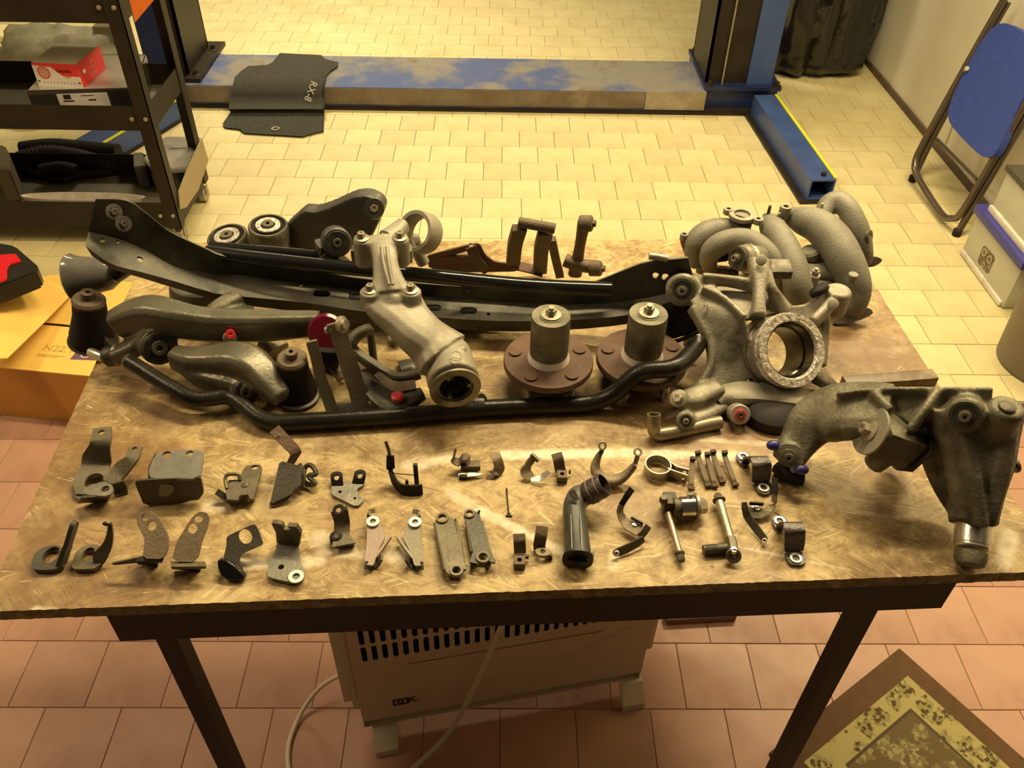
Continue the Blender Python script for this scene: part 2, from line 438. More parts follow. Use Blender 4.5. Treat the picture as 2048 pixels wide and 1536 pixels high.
wallm = mat('beige_wall_paint', (.74,.70,.57), (.68,.64,.51), rough=.55, scale=4, bump=.04, bscale=60)
basem = mat('dark_skirting', (.075,.05,.035), (.11,.075,.05), rough=.5, scale=12)
WX = 1.845
wr = struct('wall_right', slab(WX, WX+.08, YB-1.2, 6.4, .0, 2.9), wallm)
for y in (1.05, 2.15, 3.25, 4.35, 5.45):                # joints between the wall boards
    part(wr, 'board_joint', slab(WX-.003, WX+.001, y, y+.012, .05, 2.85), mat('wall_joint', (.40,.35,.25), rough=.7), shade=False)
struct('baseboard_right', slab(WX-.012, WX-.0005, YB-1.2, 6.4, .0, .028), basem)

struct('wall_back', slab(-3.28, WX+.08, 6.4, 6.48, 0, 2.9), wallm)
struct('wall_left', slab(-3.28, -3.2, -.9, 6.4, 0, 2.9), wallm)
# ---------------------------------------------------------------- the bench
FL, FRT, BR, BL = V((-.600, .562, 0)), V((.706, .628, 0)), V((.664, 1.398, 0)), V((-.648, 1.352, 0))
osb = bpy.data.materials.new('oriented_strand_board'); osb.use_nodes = True
def make_osb():
    nt = osb.node_tree; N = nt.nodes; L = nt.links; b = N['Principled BSDF']; b.inputs['Roughness'].default_value = .5
    tc = N.new('ShaderNodeTexCoord'); P = tc.outputs['Object']
    def math_(op, a, c=None, clamp=False):
        q = N.new('ShaderNodeMath'); q.operation = op; q.use_clamp = clamp
        for i, v in enumerate((a, c)):
            if v is None: continue
            if isinstance(v, (int, float)): q.inputs[i].default_value = v
            else: L.new(v, q.inputs[i])
        return q.outputs[0]
    def mixc(f, a, c):
        q = N.new('ShaderNodeMix'); q.data_type = 'RGBA'
        if isinstance(f, float): q.inputs[0].default_value = f
        else: L.new(f, q.inputs[0])
        for i, v in ((6, a), (7, c)):
            if isinstance(v, tuple): q.inputs[i].default_value = (*v, 1)
            else: L.new(v, q.inputs[i])
        return q.outputs[2]
    def rng(x, a, c, d=0., e=1.):
        q = N.new('ShaderNodeMapRange'); L.new(x, q.inputs[0])
        for i, v in zip((1, 2, 3, 4), (a, c, d, e)): q.inputs[i].default_value = v
        return q.outputs[0]
    def noise_(vec, sc, det=4, r=.6):
        q = N.new('ShaderNodeTexNoise'); q.inputs['Scale'].default_value = sc; q.inputs['Detail'].default_value = det; q.inputs['Roughness'].default_value = r
        L.new(vec, q.inputs['Vector']); return q
    # flakes: cells with a random turn each, long grain inside the cell
    wob = noise_(P, 16, 4); ad = N.new('ShaderNodeVectorMath'); ad.operation = 'MULTIPLY_ADD'
    L.new(wob.outputs['Color'], ad.inputs[0]); ad.inputs[1].default_value = (.07, .07, 0); L.new(P, ad.inputs[2])
    sq = N.new('ShaderNodeMapping'); sq.inputs['Scale'].default_value = (.75, 1.5, 1); L.new(ad.outputs[0], sq.inputs['Vector'])
    vo = N.new('ShaderNodeTexVoronoi'); vo.inputs['Scale'].default_value = 27; L.new(sq.outputs[0], vo.inputs['Vector'])
    se = N.new('ShaderNodeSeparateColor'); L.new(vo.outputs['Color'], se.inputs[0])
    ro = N.new('ShaderNodeVectorRotate'); ro.rotation_type = 'Z_AXIS'; L.new(P, ro.inputs['Vector']); L.new(rng(se.outputs[0], 0, 1, -.9, .9), ro.inputs['Angle'])
    st = N.new('ShaderNodeMapping'); st.inputs['Scale'].default_value = (9, 210, 1); L.new(ro.outputs[0], st.inputs['Vector'])
    grain = noise_(st.outputs[0], 1, 3).outputs['Fac']
    cell = rng(se.outputs[1], 0, 1)
    c = mixc(cell, (.315,.225,.088), (.40,.295,.125))
    mot = noise_(P, 34, 6, .75).outputs['Fac']
    c = mixc(math_('MULTIPLY', rng(mot, .49, .62), .85), c, (.19,.11,.040))
    c = mixc(math_('MULTIPLY', rng(mot, .50, .36), .6), c, (.55,.42,.21))
    c = mixc(math_('MULTIPLY', rng(grain, .58, .68), .85), c, (.20,.115,.045))
    c = mixc(math_('MULTIPLY', rng(grain, .41, .33), .7), c, (.60,.48,.26))
    big = noise_(P, 3.2, 5).outputs['Fac']
    c = mixc(math_('MULTIPLY', rng(big, .50, .64), .8), c, (.16,.080,.026))
    big2 = noise_(P, 7.5, 6, .7).outputs['Fac']
    c = mixc(math_('MULTIPLY', rng(big2, .57, .68), .65), c, (.12,.062,.024))
    hi_ = noise_(P, 5.1, 6, .7).outputs['Fac']
    c = mixc(math_('MULTIPLY', rng(hi_, .57, .70), .45), c, (.56,.45,.28))
    # thin pale and dark splinters
    s2 = N.new('ShaderNodeMapping'); s2.inputs['Scale'].default_value = (26, 420, 1); L.new(ro.outputs[0], s2.inputs['Vector'])
    fg = noise_(s2.outputs[0], 1, 2).outputs['Fac']
    c = mixc(math_('MULTIPLY', rng(fg, .66, .72), .8), c, (.11,.06,.022))
    c = mixc(math_('MULTIPLY', rng(fg, .33, .28), .8), c, (.70,.58,.36))
    # worn whitish streaks (paint and dust rubbed into the board)
    sp = N.new('ShaderNodeSeparateXYZ'); L.new(P, sp.inputs[0]); X, Y = sp.outputs[0], sp.outputs[1]
    wv = noise_(P, 14, 6, .7).outputs['Fac']
    fine = noise_(P, 70, 5, .8).outputs['Fac']
    tot = None
    for (x0, y0), (x1, y1), wd, am in STREAKS:
        dx, dy = x1-x0, y1-y0; l2 = dx*dx+dy*dy
        ax_, ay_ = math_('SUBTRACT', X, x0), math_('SUBTRACT', Y, y0)
        t = math_('DIVIDE', math_('ADD', math_('MULTIPLY', ax_, dx), math_('MULTIPLY', ay_, dy)), l2, clamp=True)
        ex, ey = math_('SUBTRACT', ax_, math_('MULTIPLY', t, dx)), math_('SUBTRACT', ay_, math_('MULTIPLY', t, dy))
        dist = math_('SQRT', math_('ADD', math_('MULTIPLY', ex, ex), math_('MULTIPLY', ey, ey)))
        dist = math_('ADD', dist, math_('MULTIPLY', math_('SUBTRACT', wv, .5), wd*2.2))
        s = math_('MULTIPLY', rng(dist, wd, wd*.35), am)
        tot = s if tot is None else math_('MAXIMUM', tot, s)
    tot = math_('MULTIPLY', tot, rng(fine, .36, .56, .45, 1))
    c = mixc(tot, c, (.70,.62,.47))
    # oil stains
    tot = None
    for (x0, y0), rad, am in STAINS:
        ex, ey = math_('SUBTRACT', X, x0), math_('SUBTRACT', Y, y0)
        dist = math_('SQRT', math_('ADD', math_('MULTIPLY', ex, ex), math_('MULTIPLY', ey, ey)))
        dist = math_('ADD', dist, math_('MULTIPLY', math_('SUBTRACT', wv, .5), rad*1.6))
        s = math_('MULTIPLY', rng(dist, rad, rad*.2), am)
        tot = s if tot is None else math_('MAXIMUM', tot, s)
    c = mixc(tot, c, (.14,.065,.028))
    L.new(c, b.inputs['Base Color'])
    L.new(rng(big, .4, .7, .62, .46), b.inputs['Roughness'])
    bp = N.new('ShaderNodeBump'); bp.inputs['Strength'].default_value = .25; bp.inputs['Distance'].default_value = .0012
    L.new(math_('ADD', math_('MULTIPLY', cell, .8), grain), bp.inputs['Height']); L.new(bp.outputs[0], b.inputs['Normal'])
def TP(x, y):                                            # table point of the photograph, in the board's own coordinates
    p = PX(x, y, T); return (p.x, p.y-.98)
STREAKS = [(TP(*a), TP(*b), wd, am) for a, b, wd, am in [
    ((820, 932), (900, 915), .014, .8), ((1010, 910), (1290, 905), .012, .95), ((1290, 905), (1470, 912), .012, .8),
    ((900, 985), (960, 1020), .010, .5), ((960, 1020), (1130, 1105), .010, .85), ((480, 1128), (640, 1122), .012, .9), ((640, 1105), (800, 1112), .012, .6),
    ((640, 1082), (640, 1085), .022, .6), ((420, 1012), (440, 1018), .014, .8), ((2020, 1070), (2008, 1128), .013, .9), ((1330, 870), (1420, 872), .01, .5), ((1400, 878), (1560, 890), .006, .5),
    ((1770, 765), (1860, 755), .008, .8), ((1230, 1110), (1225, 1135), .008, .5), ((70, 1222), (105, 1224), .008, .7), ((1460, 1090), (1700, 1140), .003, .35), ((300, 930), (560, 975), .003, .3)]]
STAINS = [(TP(*a), r, am) for a, r, am in [
    ((245, 735), .03, .7), ((255, 1020), .035, .55), ((330, 830), .05, .5), ((1700, 700), .10, .55), ((1480, 860), .05, .6), ((1690, 880), .06, .5), ((1740, 960), .08, .4),
    ((1730, 1010), .07, .4), ((1370, 800), .05, .5), ((570, 1020), .035, .4), ((1960, 960), .06, .35), ((990, 760), .05, .4), ((470, 1018), .006, .9), ((1425, 1134), .004, 1.)]]
make_osb()
osbe = mat('board_edge', (.30,.24,.10), (.13,.10,.04), rough=.8, scale=90, bump=.6, bscale=140, c3=(.45,.36,.18), s3=40)
darks = mat('dark_brown_steel', (.012,.008,.006), (.022,.015,.011), rough=.5, scale=10, bump=.05)
bench = thing('workbench', 'wooden strand board workbench on a dark steel frame covered with car parts', 'table', (0, .98, 0))
BT = .018
tb = new()
def jag(a, b, n, amp, seed):
    r = random.Random(seed); d = (b-a).normalized(); nr = V((-d.y, d.x, 0))
    return [a.lerp(b, i/n) + (nr*r.uniform(-amp, amp) if 0 < i else V((0,0,0))) for i in range(n)]
out = jag(FL, FRT, 260, .0005, 1) + jag(FRT, BR, 90, .0005, 2) + jag(BR, BL, 90, .0005, 3) + jag(BL, FL, 120, .0006, 4)
tv = [tb.verts.new((p.x, p.y, T)) for p in out]; bv = [tb.verts.new((p.x, p.y, T-BT)) for p in out]
tb.faces.new(tv); tb.faces.new(bv[::-1])
for i in range(len(out)): tb.faces.new((bv[i], bv[(i+1) % len(out)], tv[(i+1) % len(out)], tv[i]))
bpart = part(bench, 'board_top', tb, osb, shade=False)
bpart.data.materials.append(osbe)
for p in bpart.data.polygons:
    if abs(p.normal.z) < .5: p.material_index = 1
bpart.data.update()
ux = (FRT-FL).normalized(); uy = V((-ux.y, ux.x, 0))
def hollow(a, b, wx, wz, t=.003, hint=(0,0,1)):
    bm = new(); a, b = V(a), V(b); z = (b-a).normalized(); x = V(hint) - z*V(hint).dot(z); x.normalize(); y = z.cross(x)
    for s in (-1, 1):
        c = y*s*(wx/2-t/2); bar(bm, a+c, b+c, t, wz, hint)
        c = x*s*(wz/2-t/2); bar(bm, a+c, b+c, wx-2*t, t, hint)
    return bm
fy = uy*.004
def on_front(x, y):                                     # point of the vertical plane through the board's front edge
    p0 = FL+fy; d = ray(x, y); n = V((uy.x, uy.y, 0)); return CAMP + d*((V((p0.x, p0.y, 0))-CAMP).dot(n)/d.dot(n))
q0, q1 = on_front(249, 1299), on_front(1893, 1199)
zbot = (q0.z+q1.z)/2; RH = T-BT-.0005-zbot; zr = zbot+RH/2
RA = V((q0.x, q0.y, zr)) + uy*.025; RB = V((q1.x, q1.y, zr)) + uy*.025
def mitred(A, B, w_, h_, cutl):
    """square tube whose ends are cut at an angle: front wall shorter than the back wall"""
    bm = new(); t = .003; d = (B-A).normalized()
    def quadbox(c0, c1, c2, c3, th):
        a = [bm.verts.new(c) for c in (c0, c1, c2, c3)]; e = [bm.verts.new(c+th) for c in (c0, c1, c2, c3)]
        bm.faces.new(a[::-1]); bm.faces.new(e)
        for i in range(4): bm.faces.new((a[i], a[(i+1) % 4], e[(i+1) % 4], e[i]))
    f0, f1 = A - uy*w_/2, B - uy*w_/2; k0, k1 = A + uy*w_/2 - d*cutl, B + uy*w_/2 + d*cutl; zz = V((0,0,h_/2))
    quadbox(f0-zz, f1-zz, f1+zz, f0+zz, uy*t); quadbox(k0-zz, k1-zz, k1+zz, k0+zz, -uy*t)
    for z_ in (-zz, zz-V((0,0,t))): quadbox(f0+z_+uy*t, f1+z_+uy*t, k1+z_-uy*t, k0+z_-uy*t, V((0,0,t)))
    return bm
part(bench, 'front_rail', mitred(RA, RB, .05, RH, .034), darks, shade=False)
part(bench, 'back_rail', hollow(RA+uy*.66, RB+uy*.66, .05, RH), darks, shade=False)
for s in (.17, .83):
    a = RA.lerp(RB, s); part(bench, 'side_rail', hollow(a+uy*.026, a+uy*.634, .04, .04), darks, shade=False)
# legs

def leg(topx, topy):
    p = on_front(topx, topy)
    q = RA + (RB-RA)*((V((p.x, p.y, 0))-V((RA.x, RA.y, 0))).dot(ux)/(RB-RA).length)
    for dy in (0, .66):
        b = new(); bar(b, (q.x+uy.x*dy, q.y+uy.y*dy, .002), (q.x+uy.x*dy, q.y+uy.y*dy, zr-RH/2-.0005), .026, .028, hint=tuple(uy))
        part(bench, 'leg', b, darks, shade=False)
leg(326, 1290); leg(1760, 1205)

# ================================================================ BACKGROUND THINGS
def PY(x, y, Y):
    d = ray(x, y); return CAMP + d*(Y/d.y)
def PXX(x, y, X):
    d = ray(x, y); return CAMP + d*(X/d.x)
def PP(x, y, p0, n):
    d = ray(x, y); return CAMP + d*((p0-CAMP).dot(n)/d.dot(n))
def prism(bm, px, ztop, zbot, bev=0.):
    P = [PX(_z[0]+x*_z[2], _z[1]+y*_z[2], ztop) for x, y in px]
    a = [bm.verts.new(p) for p in P]; b = [bm.verts.new((p.x, p.y, zbot)) for p in P]; m = len(P)
    fs = [bm.faces.new(a), bm.faces.new(b[::-1])] + [bm.faces.new((b[i], b[(i+1) % m], a[(i+1) % m], a[i])) for i in range(m)]
    bmesh.ops.recalc_face_normals(bm, faces=fs)
    if bev: bmesh.ops.bevel(bm, geom=list({e for f in fs for e in f.edges}), offset=bev, segments=2, affect='EDGES')
    return bm
def g2(p, z): return V((p.x, p.y, z))

# ---------------------------------------------------------------- two-post lift
zoom(0, 0, 1)
liftb = mat('worn_blue_paint', (.075,.11,.26), (.22,.21,.19), rough=.32, scale=3.4, lo=.43, hi=.56, bump=.1, bscale=80, c3=(.16,.12,.08), s3=6, lo3=.58, hi3=.7, rv=-.08)
blue = mat('blue_paint', (.045,.085,.26), (.03,.06,.18), rough=.4, scale=5)
blued = mat('dark_and_shaded_blue', (.010,.018,.075), rough=.4)
steelb = mat('brown_black_steel', (.014,.010,.006), (.026,.019,.012), rough=.45, scale=8)
bface = mat('bare_steel_face', (.20,.16,.12), (.12,.085,.06), rough=.45, metal=.3, scale=8, c3=(.30,.26,.2), s3=4)
lift = thing('vehicle_lift', 'blue two-post vehicle lift with a worn floor beam between its columns', 'vehicle lift', (.3, 4.1, 0))
Y0 = PX(800, 218, 0).y; zb = PY(800, 176, Y0).z; Y1 = PX(800, 114, zb).y
XL, XR = PX(395, 160, zb).x, PX(1402, 160, zb).x
part(lift, 'floor_beam', slab(XL-.15, XR, Y0, Y1, .012, zb), liftb, shade=False)
part(lift, 'beam_front', slab(XL-.15, XR-.27, Y0-.004, Y0+.001, .02, zb-.003), bface, shade=False)
part(lift, 'beam_front', slab(XR-.265, XR, Y0-.006, Y0+.001, .016, zb+.001), mat('bare_steel_plate', (.36,.33,.26), (.24,.19,.13), rough=.4, metal=.3, scale=9), shade=False, label='bare steel cover plate')
part(lift, 'lower_flange', slab(XL-.15, XR+.32, Y0-.02, Y1+.02, 0, .012), steelb, shade=False)
def column(x0, xm, x1, yf, yb, zt, right):
    """dark channel with rails on the inner side, blue post on the outer side"""
    b = new(); box(b, (min(x0, xm), yf, zt), (abs(xm-x0), 0, 0), (0, .012, 0), (0, 0, 2.4)); box(b, (x0 if x0 < xm else x0-.012, yf, zt), (.012, 0, 0), (0, yb-yf, 0), (0, 0, 2.4))
    box(b, (min(x0, xm), yb-.012, zt), (abs(xm-x0), 0, 0), (0, .012, 0), (0, 0, 2.4))
    part(lift, 'column_channel', b, steelb, shade=False)
    part(lift, 'column_post', slab(min(xm, x1)+.001, max(xm, x1), yf-.01, yb+.01, zt, zt+2.4), blue if right else blued, shade=False)  # left post in darker blue, its shade put into the colour
zt = zb+.018
Yf = PX(1490, 166, zt).y
x0, xm, x1 = PX(1408, 160, zt).x, PX(1489, 162, zt).x, PX(1540, 165, zt).x
part(lift, 'base_plate', slab(XR-.005, x1+.04, Yf-.045, Yf+.40, zb, zt), blued, shade=False)
part(lift, 'base_box', slab(XR+.002, x1+.03, Yf-.03, Yf+.38, .012, zb), blued, shade=False)
column(x0, xm, x1, Yf, Yf+.33, zt, True)
for k in (0, 1):
    for j in (0, 1):
        b = new(); bolt(b, V((XR+.02+k*(x1-XR), Yf-.03+j*.40, zt)), (0,0,1), .012, .02); part(lift, 'anchor_bolt', b, steelb)
b = new(); cyl(b, V(((x0+xm)/2-.02, Yf-.02, zt)), V(((x0+xm)/2-.02, Yf-.02, zt+2.2)), .004); part(lift, 'lift_cable', b, zinc)
# outrigger foot coming forward from the column
def foot(p, mirror, L=None):
    (ax, ay), (bx, by), (cx, cy), (dx, dy) = p              # far left, far right, near right, near left of the top face
    zf = .095; q = [PX(ax, ay, zf), PX(bx, by, zf), PX(cx, cy, zf), PX(dx, dy, zf)]
    b = new(); A, B = (q[0]+q[1])/2, (q[3]+q[2])/2; A.z = B.z = zf-.042
    wd = (q[2]-q[3]).length
    part(lift, 'foot_tube', hollow(A, B, wd, .084, .006), blue, shade=False)
    d = (B-A).normalized(); n = V((-d.y, d.x, 0))
    if n.x < 0: n = -n
    s = new(); bar(s, A+n*(wd/2+.001)+V((0,0,.043)), B-d*.01+n*(wd/2+.001)+V((0,0,.043)), .012, .004)
    part(lift, 'warning_stripe', s, mat('yellow_stripe', (.62,.62,.03), rough=.5), shade=False)
    s = new(); bar(s, g2(A-n*.01, .006), g2(B+d*.012-n*.01, .006), wd+.03, .012); part(lift, 'foot_plate', s, steelb, shade=False)
    h = new(); hexa(h, B-d*.035+n*.01+V((0,0,.042)), (0,0,1), .011, .012); part(lift, 'clamp_bolt', h, steelb)
foot([(1508, 196), (1551, 184), (1672, 358), (1624, 362)], False)
foot([(318, 190), (356, 192), (182, 298), (118, 300)], True)
# left column, mostly behind the tool trolley
x1, xm, x0 = PX(296, 150, zt).x, PX(352, 150, zt).x, PX(404, 112, zt).x
column(x0, xm, x1, Yf, Yf+.33, zt, False)
part(lift, 'base_plate', slab(x1-.04, x0+.06, Yf-.045, Yf+.40, zb, zt), steelb, shade=False)
part(lift, 'base_box', slab(x1-.03, XL, Yf-.03, Yf+.38, .012, zb), blued, shade=False)
b = new(); cyl(b, V((x0-.03, Yf-.02, zt)), V((x0-.03, Yf-.02, zt+2.2)), .008); part(lift, 'guide_rod', b, zinc)
for j in (0, 1):
    b = new(); bolt(b, V((x0+.03, Yf+j*.3, zt)), (0,0,1), .012, .02); part(lift, 'anchor_bolt', b, steelb)

# ---------------------------------------------------------------- car mat draped over the beam
zoom(380, 60, .21484)
rows = [((835,214),(1222,232),zb+.008), ((768,300),(1262,272),zb+.008), ((720,324),(1378,298),zb+.009), ((545,335),(1372,335),zb+.010), ((470,385),(1300,385),zb+.010),
        ((415,440),(1262,430),zb+.011), ((398,520),(1246,520),zb+.006), ((382,600),(1242,600),zb*.72), ((366,680),(1243,680),zb*.40), ((358,735),(1244,735),.045), ((378,765),(1243,770),.022), ((303,870),(1238,860),.010), ((322,905),(1235,942),.009), ((462,922),(1178,953),.009), ((505,957),(1050,990),.009)]
def rowpt(r, t):
    (a, c, z) = rows[r]; sag = 0
    p = PX(380+(a[0]+(c[0]-a[0])*t)*.21484, 60+(a[1]+(c[1]-a[1])*t)*.21484, z); return p
b = new(); n = 22; G = [[rowpt(r, i/n) for i in range(n+1)] for r in range(len(rows))]
off = V((0, .005, -.005)); tp = [[b.verts.new(p) for p in r] for r in G]; bt = [[b.verts.new(p+off) for p in r] for r in G]
for r in range(len(rows)-1):
    for i in range(n):
        b.faces.new((tp[r][i], tp[r][i+1], tp[r+1][i+1], tp[r+1][i])); b.faces.new((bt[r][i], bt[r+1][i], bt[r+1][i+1], bt[r][i+1]))
    for i in (0, n): b.faces.new((tp[r][i], tp[r+1][i], bt[r+1][i], bt[r][i]))
for r in (0, len(rows)-1):
    for i in range(n): b.faces.new((tp[r][i], tp[r][i+1], bt[r][i+1], bt[r][i]))
carpet = mat('charcoal_carpet', (.050,.050,.042), (.068,.066,.055), rough=.95, scale=60, bump=.8, bscale=500, spec=.1)
matt = thing('floor_mat', 'charcoal carpet car mat draped over the worn blue beam', 'car mat', PX(560, 250, 0))
part(matt, 'carpet', b, carpet, auto=70)
A, B = rowpt(6, .88), rowpt(8, .835); B2 = rowpt(9, .82)
mid = A.lerp(rowpt(8, .82), .55); xd = (rowpt(8, .83)-rowpt(6, .89)); yd = (rowpt(7, .95)-rowpt(7, .8))
nrm = xd.cross(yd).normalized(); nrm = nrm if nrm.dot(CAMP-mid) > 0 else -nrm
text(matt, 'lettering', 'RX-8', .042, mid+nrm*.007-xd.normalized()*.018, xd, yd, mat('silver_thread', (.62,.6,.52), rough=.5), .001)
e = rowpt(12, .52); b = new(); ring(b, e+V((0,0,.003)), (0,0,1), .018, .010, .003); part(matt, 'eyelet', b, zinc)
# raised hem around the near edge
b = new(); tube(b, [rowpt(r, 1)+V((0,0,.001)) for r in (5,6,7,8,9,10,11,12)], .004, seg=8, n=3); part(matt, 'hem', b, mat('black_hem', (.03,.028,.024), rough=.8))

# ---------------------------------------------------------------- bin bag
c = PX(1668, 100, 0); c.x = WX-.318; c.y = PX(1690, 160, 0).y+.245
b = new(); seg, hs = 96, 40; R0 = .295
rg = []
for j in range(hs+1):
    t = j/hs; z = .002 + .80*t**1.15
    base = R0*(1.0 - .12*t) * (min(1, .80+.9*t*3) if t < .08 else 1)
    row = []
    for i in range(seg):
        a = 2*PI*i/seg; q = V((math.cos(a), math.sin(a), 0))
        fold = .022*noise.noise(V((math.cos(a)*5.5, math.sin(a)*5.5, t*1.1+3))) + .016*abs(noise.noise(V((math.cos(a)*9, math.sin(a)*9, t*2.5))))
        lump = .045*noise.noise(V((math.cos(a)*1.6+5, math.sin(a)*1.6, t*2.6)))
        cr = .014*(1-t)*noise.noise(V((math.cos(a)*8, math.sin(a)*8, t*22)))
        r = base + fold*2.0 + lump + cr
        if math.cos(a) < -.2: r += .035*(1-t)**2
        row.append(b.verts.new((c.x+q.x*r*1.02, c.y+q.y*r*.85, z + .01*noise.noise(V((q.x*6, q.y*6, t*7)))*(t > .02))))
    rg.append(row)
for a_, c_ in zip(rg, rg[1:]):
    for i in range(seg): b.faces.new((a_[i], a_[(i+1) % seg], c_[(i+1) % seg], c_[i]))
b.faces.new(rg[0][::-1])
# gathered neck
top = b.verts.new((c.x, c.y, .84)); 
for i in range(seg): b.faces.new((rg[-1][i], rg[-1][(i+1) % seg], top))
solo('bin_bag', 'large black plastic bin bag standing against the beige wall', 'bin bag', b, mat('black_film', (.012,.011,.008), rough=.24, spec=.5, bump=.15, bscale=60, coat=.25), auto=70)

# ---------------------------------------------------------------- folding chair leaning on the wall
zoom(1300, 0, .36523)
def zp(x, y): return (_z[0]+x*_z[2], _z[1]+y*_z[2])
f1 = PX(*zp(1430, 1008), 0); f2 = PX(*zp(1668, 1305), 0)
u = (f2-f1); u.z = 0; u.normalize(); top = V((WX-.03, f1.y, .86)); vdir = (top-f1); n = u.cross(vdir).normalized()
if n.dot(CAMP-f1) < 0: n = -n
def CH(x, y, o=0.): return PP(*zp(x, y), f1+n*(.012+o), n)
tubem = mat('grey_brown_tube', (.17,.14,.105), (.13,.10,.075), rough=.3, metal=.7, scale=10)
chair = thing('folding_chair', 'blue folding chair with grey tube frame folded flat against the wall', 'chair', (f1+f2)/2)
b = new(); tube(b, [CH(1960,-40), CH(1740,345), CH(1510,760), CH(1452,890), CH(1470,975), CH(1590,1165), CH(1650,1196), CH(1705,1165), CH(1830,960), CH(2060,560), CH(2180,350)], .0125, seg=14); part(chair, 'front_frame', b, tubem)
b = new(); tube(b, [CH(1672,1296,-.026), CH(1870,960,-.026), CH(2060,640,-.026), CH(2200,400,-.026)], .0125); part(chair, 'back_leg', b, tubem)
b = new(); tube(b, [CH(1432,1000,-.026), CH(1530,790,-.026), CH(1760,360,-.026), CH(1960,10,-.026)], .0125); part(chair, 'back_leg', b, tubem)
for q in ((1432, 1000), (1672, 1296)):
    a = CH(*q, -.026); b = new(); cyl(b, a+V((0,0,.03))-n*0, g2(a, .001), .0155, bev=.002); part(chair, 'rubber_foot', b, rubber)
b = new(); cyl(b, CH(1572, 762, -.02), CH(1790, 985, -.02), .006); part(chair, 'stretcher', b, tubem)
P = [(1905,130),(1960,125),(2060,185),(2110,260),(2075,460),(1985,640),(1895,845),(1850,865),(1800,850),(1650,695),(1630,640),(1640,560),(1740,350),(1840,180)]
b = new(); plate(b, rnd([CH(*p, .02) for p in P], 1), .028, k=1); part(chair, 'seat', b, mat('blue_cushion', (.025,.055,.30), (.035,.07,.36), rough=.6, scale=60, bump=.5, bscale=300))
b = new(); cyl(b, CH(1720, 395, -.01), CH(1735, 375, .03), .008); part(chair, 'pivot', b, zinc)

# ---------------------------------------------------------------- crates on the right
zoom(1780, 220, .26042)
gre = mat('grey_crate_plastic', (.50,.49,.40), (.45,.44,.36), rough=.45, scale=6)
a = PX(*zp(540, 1118), 0); c = PX(*zp(812, 1505), 0)
X0 = (a.x+c.x)/2; ya, yc = a.y, c.y
zr_ = PXX(*zp(650, 790), X0).z; 
crate = thing('storage_crate', 'grey plastic storage crate with a blue lid rim, bottom of its stack', 'crate', (X0+.15, (ya+yc)/2, 0))
yn = PXX(*zp(975, 1240), X0).y; yf_ = PXX(*zp(650, 790), X0).y
def hb(x0, x1, y0, y1, z0, z1, bev=.004): 
    b = new(); box(b, (x0, y0, z0), (x1-x0, 0, 0), (0, y1-y0, 0), (0, 0, z1-z0), bev); return b
part(crate, 'body', hb(X0+.012, WX-.02, yn, yf_, .002, zr_), gre)
b = hb(X0+.002, X0+.014, yn+.01, yf_-.01, .002, .02); part(crate, 'base_rib', b, white)
part(crate, 'lid', hb(X0-.004, WX-.02, yn-.015, yf_+.01, zr_, zr_+.03), mat('blue_plastic', (.045,.045,.26), rough=.4))
q = [PXX(*zp(x, y), X0+.0115) for x, y in ((722,1030),(812,1135),(752,1268),(668,1165))]
b = new(); plate(b, q, .002, k=1, q=.12); lab = part(crate, 'label', b, mat('brown_label', (.13,.10,.05), (.28,.24,.15), rough=.6, scale=60, lo=.5, hi=.6))
b = new()
for x, y, r in ((725,1095,.014), (765,1150,.014), (715,1190,.010), (755,1085,.007)):
    ring(b, PXX(*zp(x, y), X0+.010), (1,0,0), r, r*.6, .002)
part(crate, 'label_rings', b, mat('pale_print', (.42,.36,.22), rough=.7))
z2 = zr_+.03
crate2 = thing('storage_crate', 'grey white storage crate with a dark lid resting on the blue-rimmed crate', 'crate', (X0+.2, (ya+yc)/2, z2))
xu = PX(*zp(705, 775), z2).x
zl = PXX(*zp(850, 465), xu+.01).z
yu = PXX(*zp(985, 1110), xu).y; yv = PXX(*zp(700, 765), xu).y
xu = min(max(xu, X0+.02), WX-.12)
part(crate2, 'body', hb(xu+.008, WX-.02, yn+.02, yv, z2, zl), mat('pale_crate_plastic', (.50,.50,.41), (.44,.44,.35), rough=.45, scale=6))
part(crate2, 'base_rim', hb(xu-.004, xu+.01, yn+.02, yv, z2, z2+.022), white)
part(crate2, 'lid', hb(xu, WX-.02, yn+.01, yv+.01, zl, zl+.02), mat('dark_lid', (.06,.055,.04), rough=.5))
b = new(); P = PX(*zp(1010, 500), zl+.05)
loft(b, [V((xu+.05, yn+.05, zl+.045)), V((xu+.05, yn+.14, zl+.055)), V((xu+.07, yn+.24, zl+.04))], [.022, .03, .018], hint=(0,0,1))
solo('dark_tool', 'dark tool lying on the lid of the upper grey crate', 'tool', b, steelb)
# round bin at the right edge of the frame
e0, e1 = PX(1999, 745, 0), PX(2032, 777, 0); rr = .15
c = V((e0.x+rr*1.06, e1.y+rr*.75, 0))
bin_ = thing('round_bin', 'round grey brown bin standing on the tile border at the right', 'bin', c)
b = new(); lathe(b, V((c.x, c.y, .001)), (0,0,1), [(rr*.9, 0), (rr*.93, .004), (rr, .26), (rr+.006, .265), (rr+.006, .28), (rr-.006, .28), (rr*.9, .02)], 40, cap=(True, True)); part(bin_, 'body', b, mat('grey_brown_plastic', (.155,.125,.085), rough=.5))
b = new(); ring(b, V((c.x, c.y, .28)), (0,0,1), rr+.010, rr-.004, .012, seg=40); part(bin_, 'rim', b, mat('grey_brown_plastic', (.155,.125,.085)))

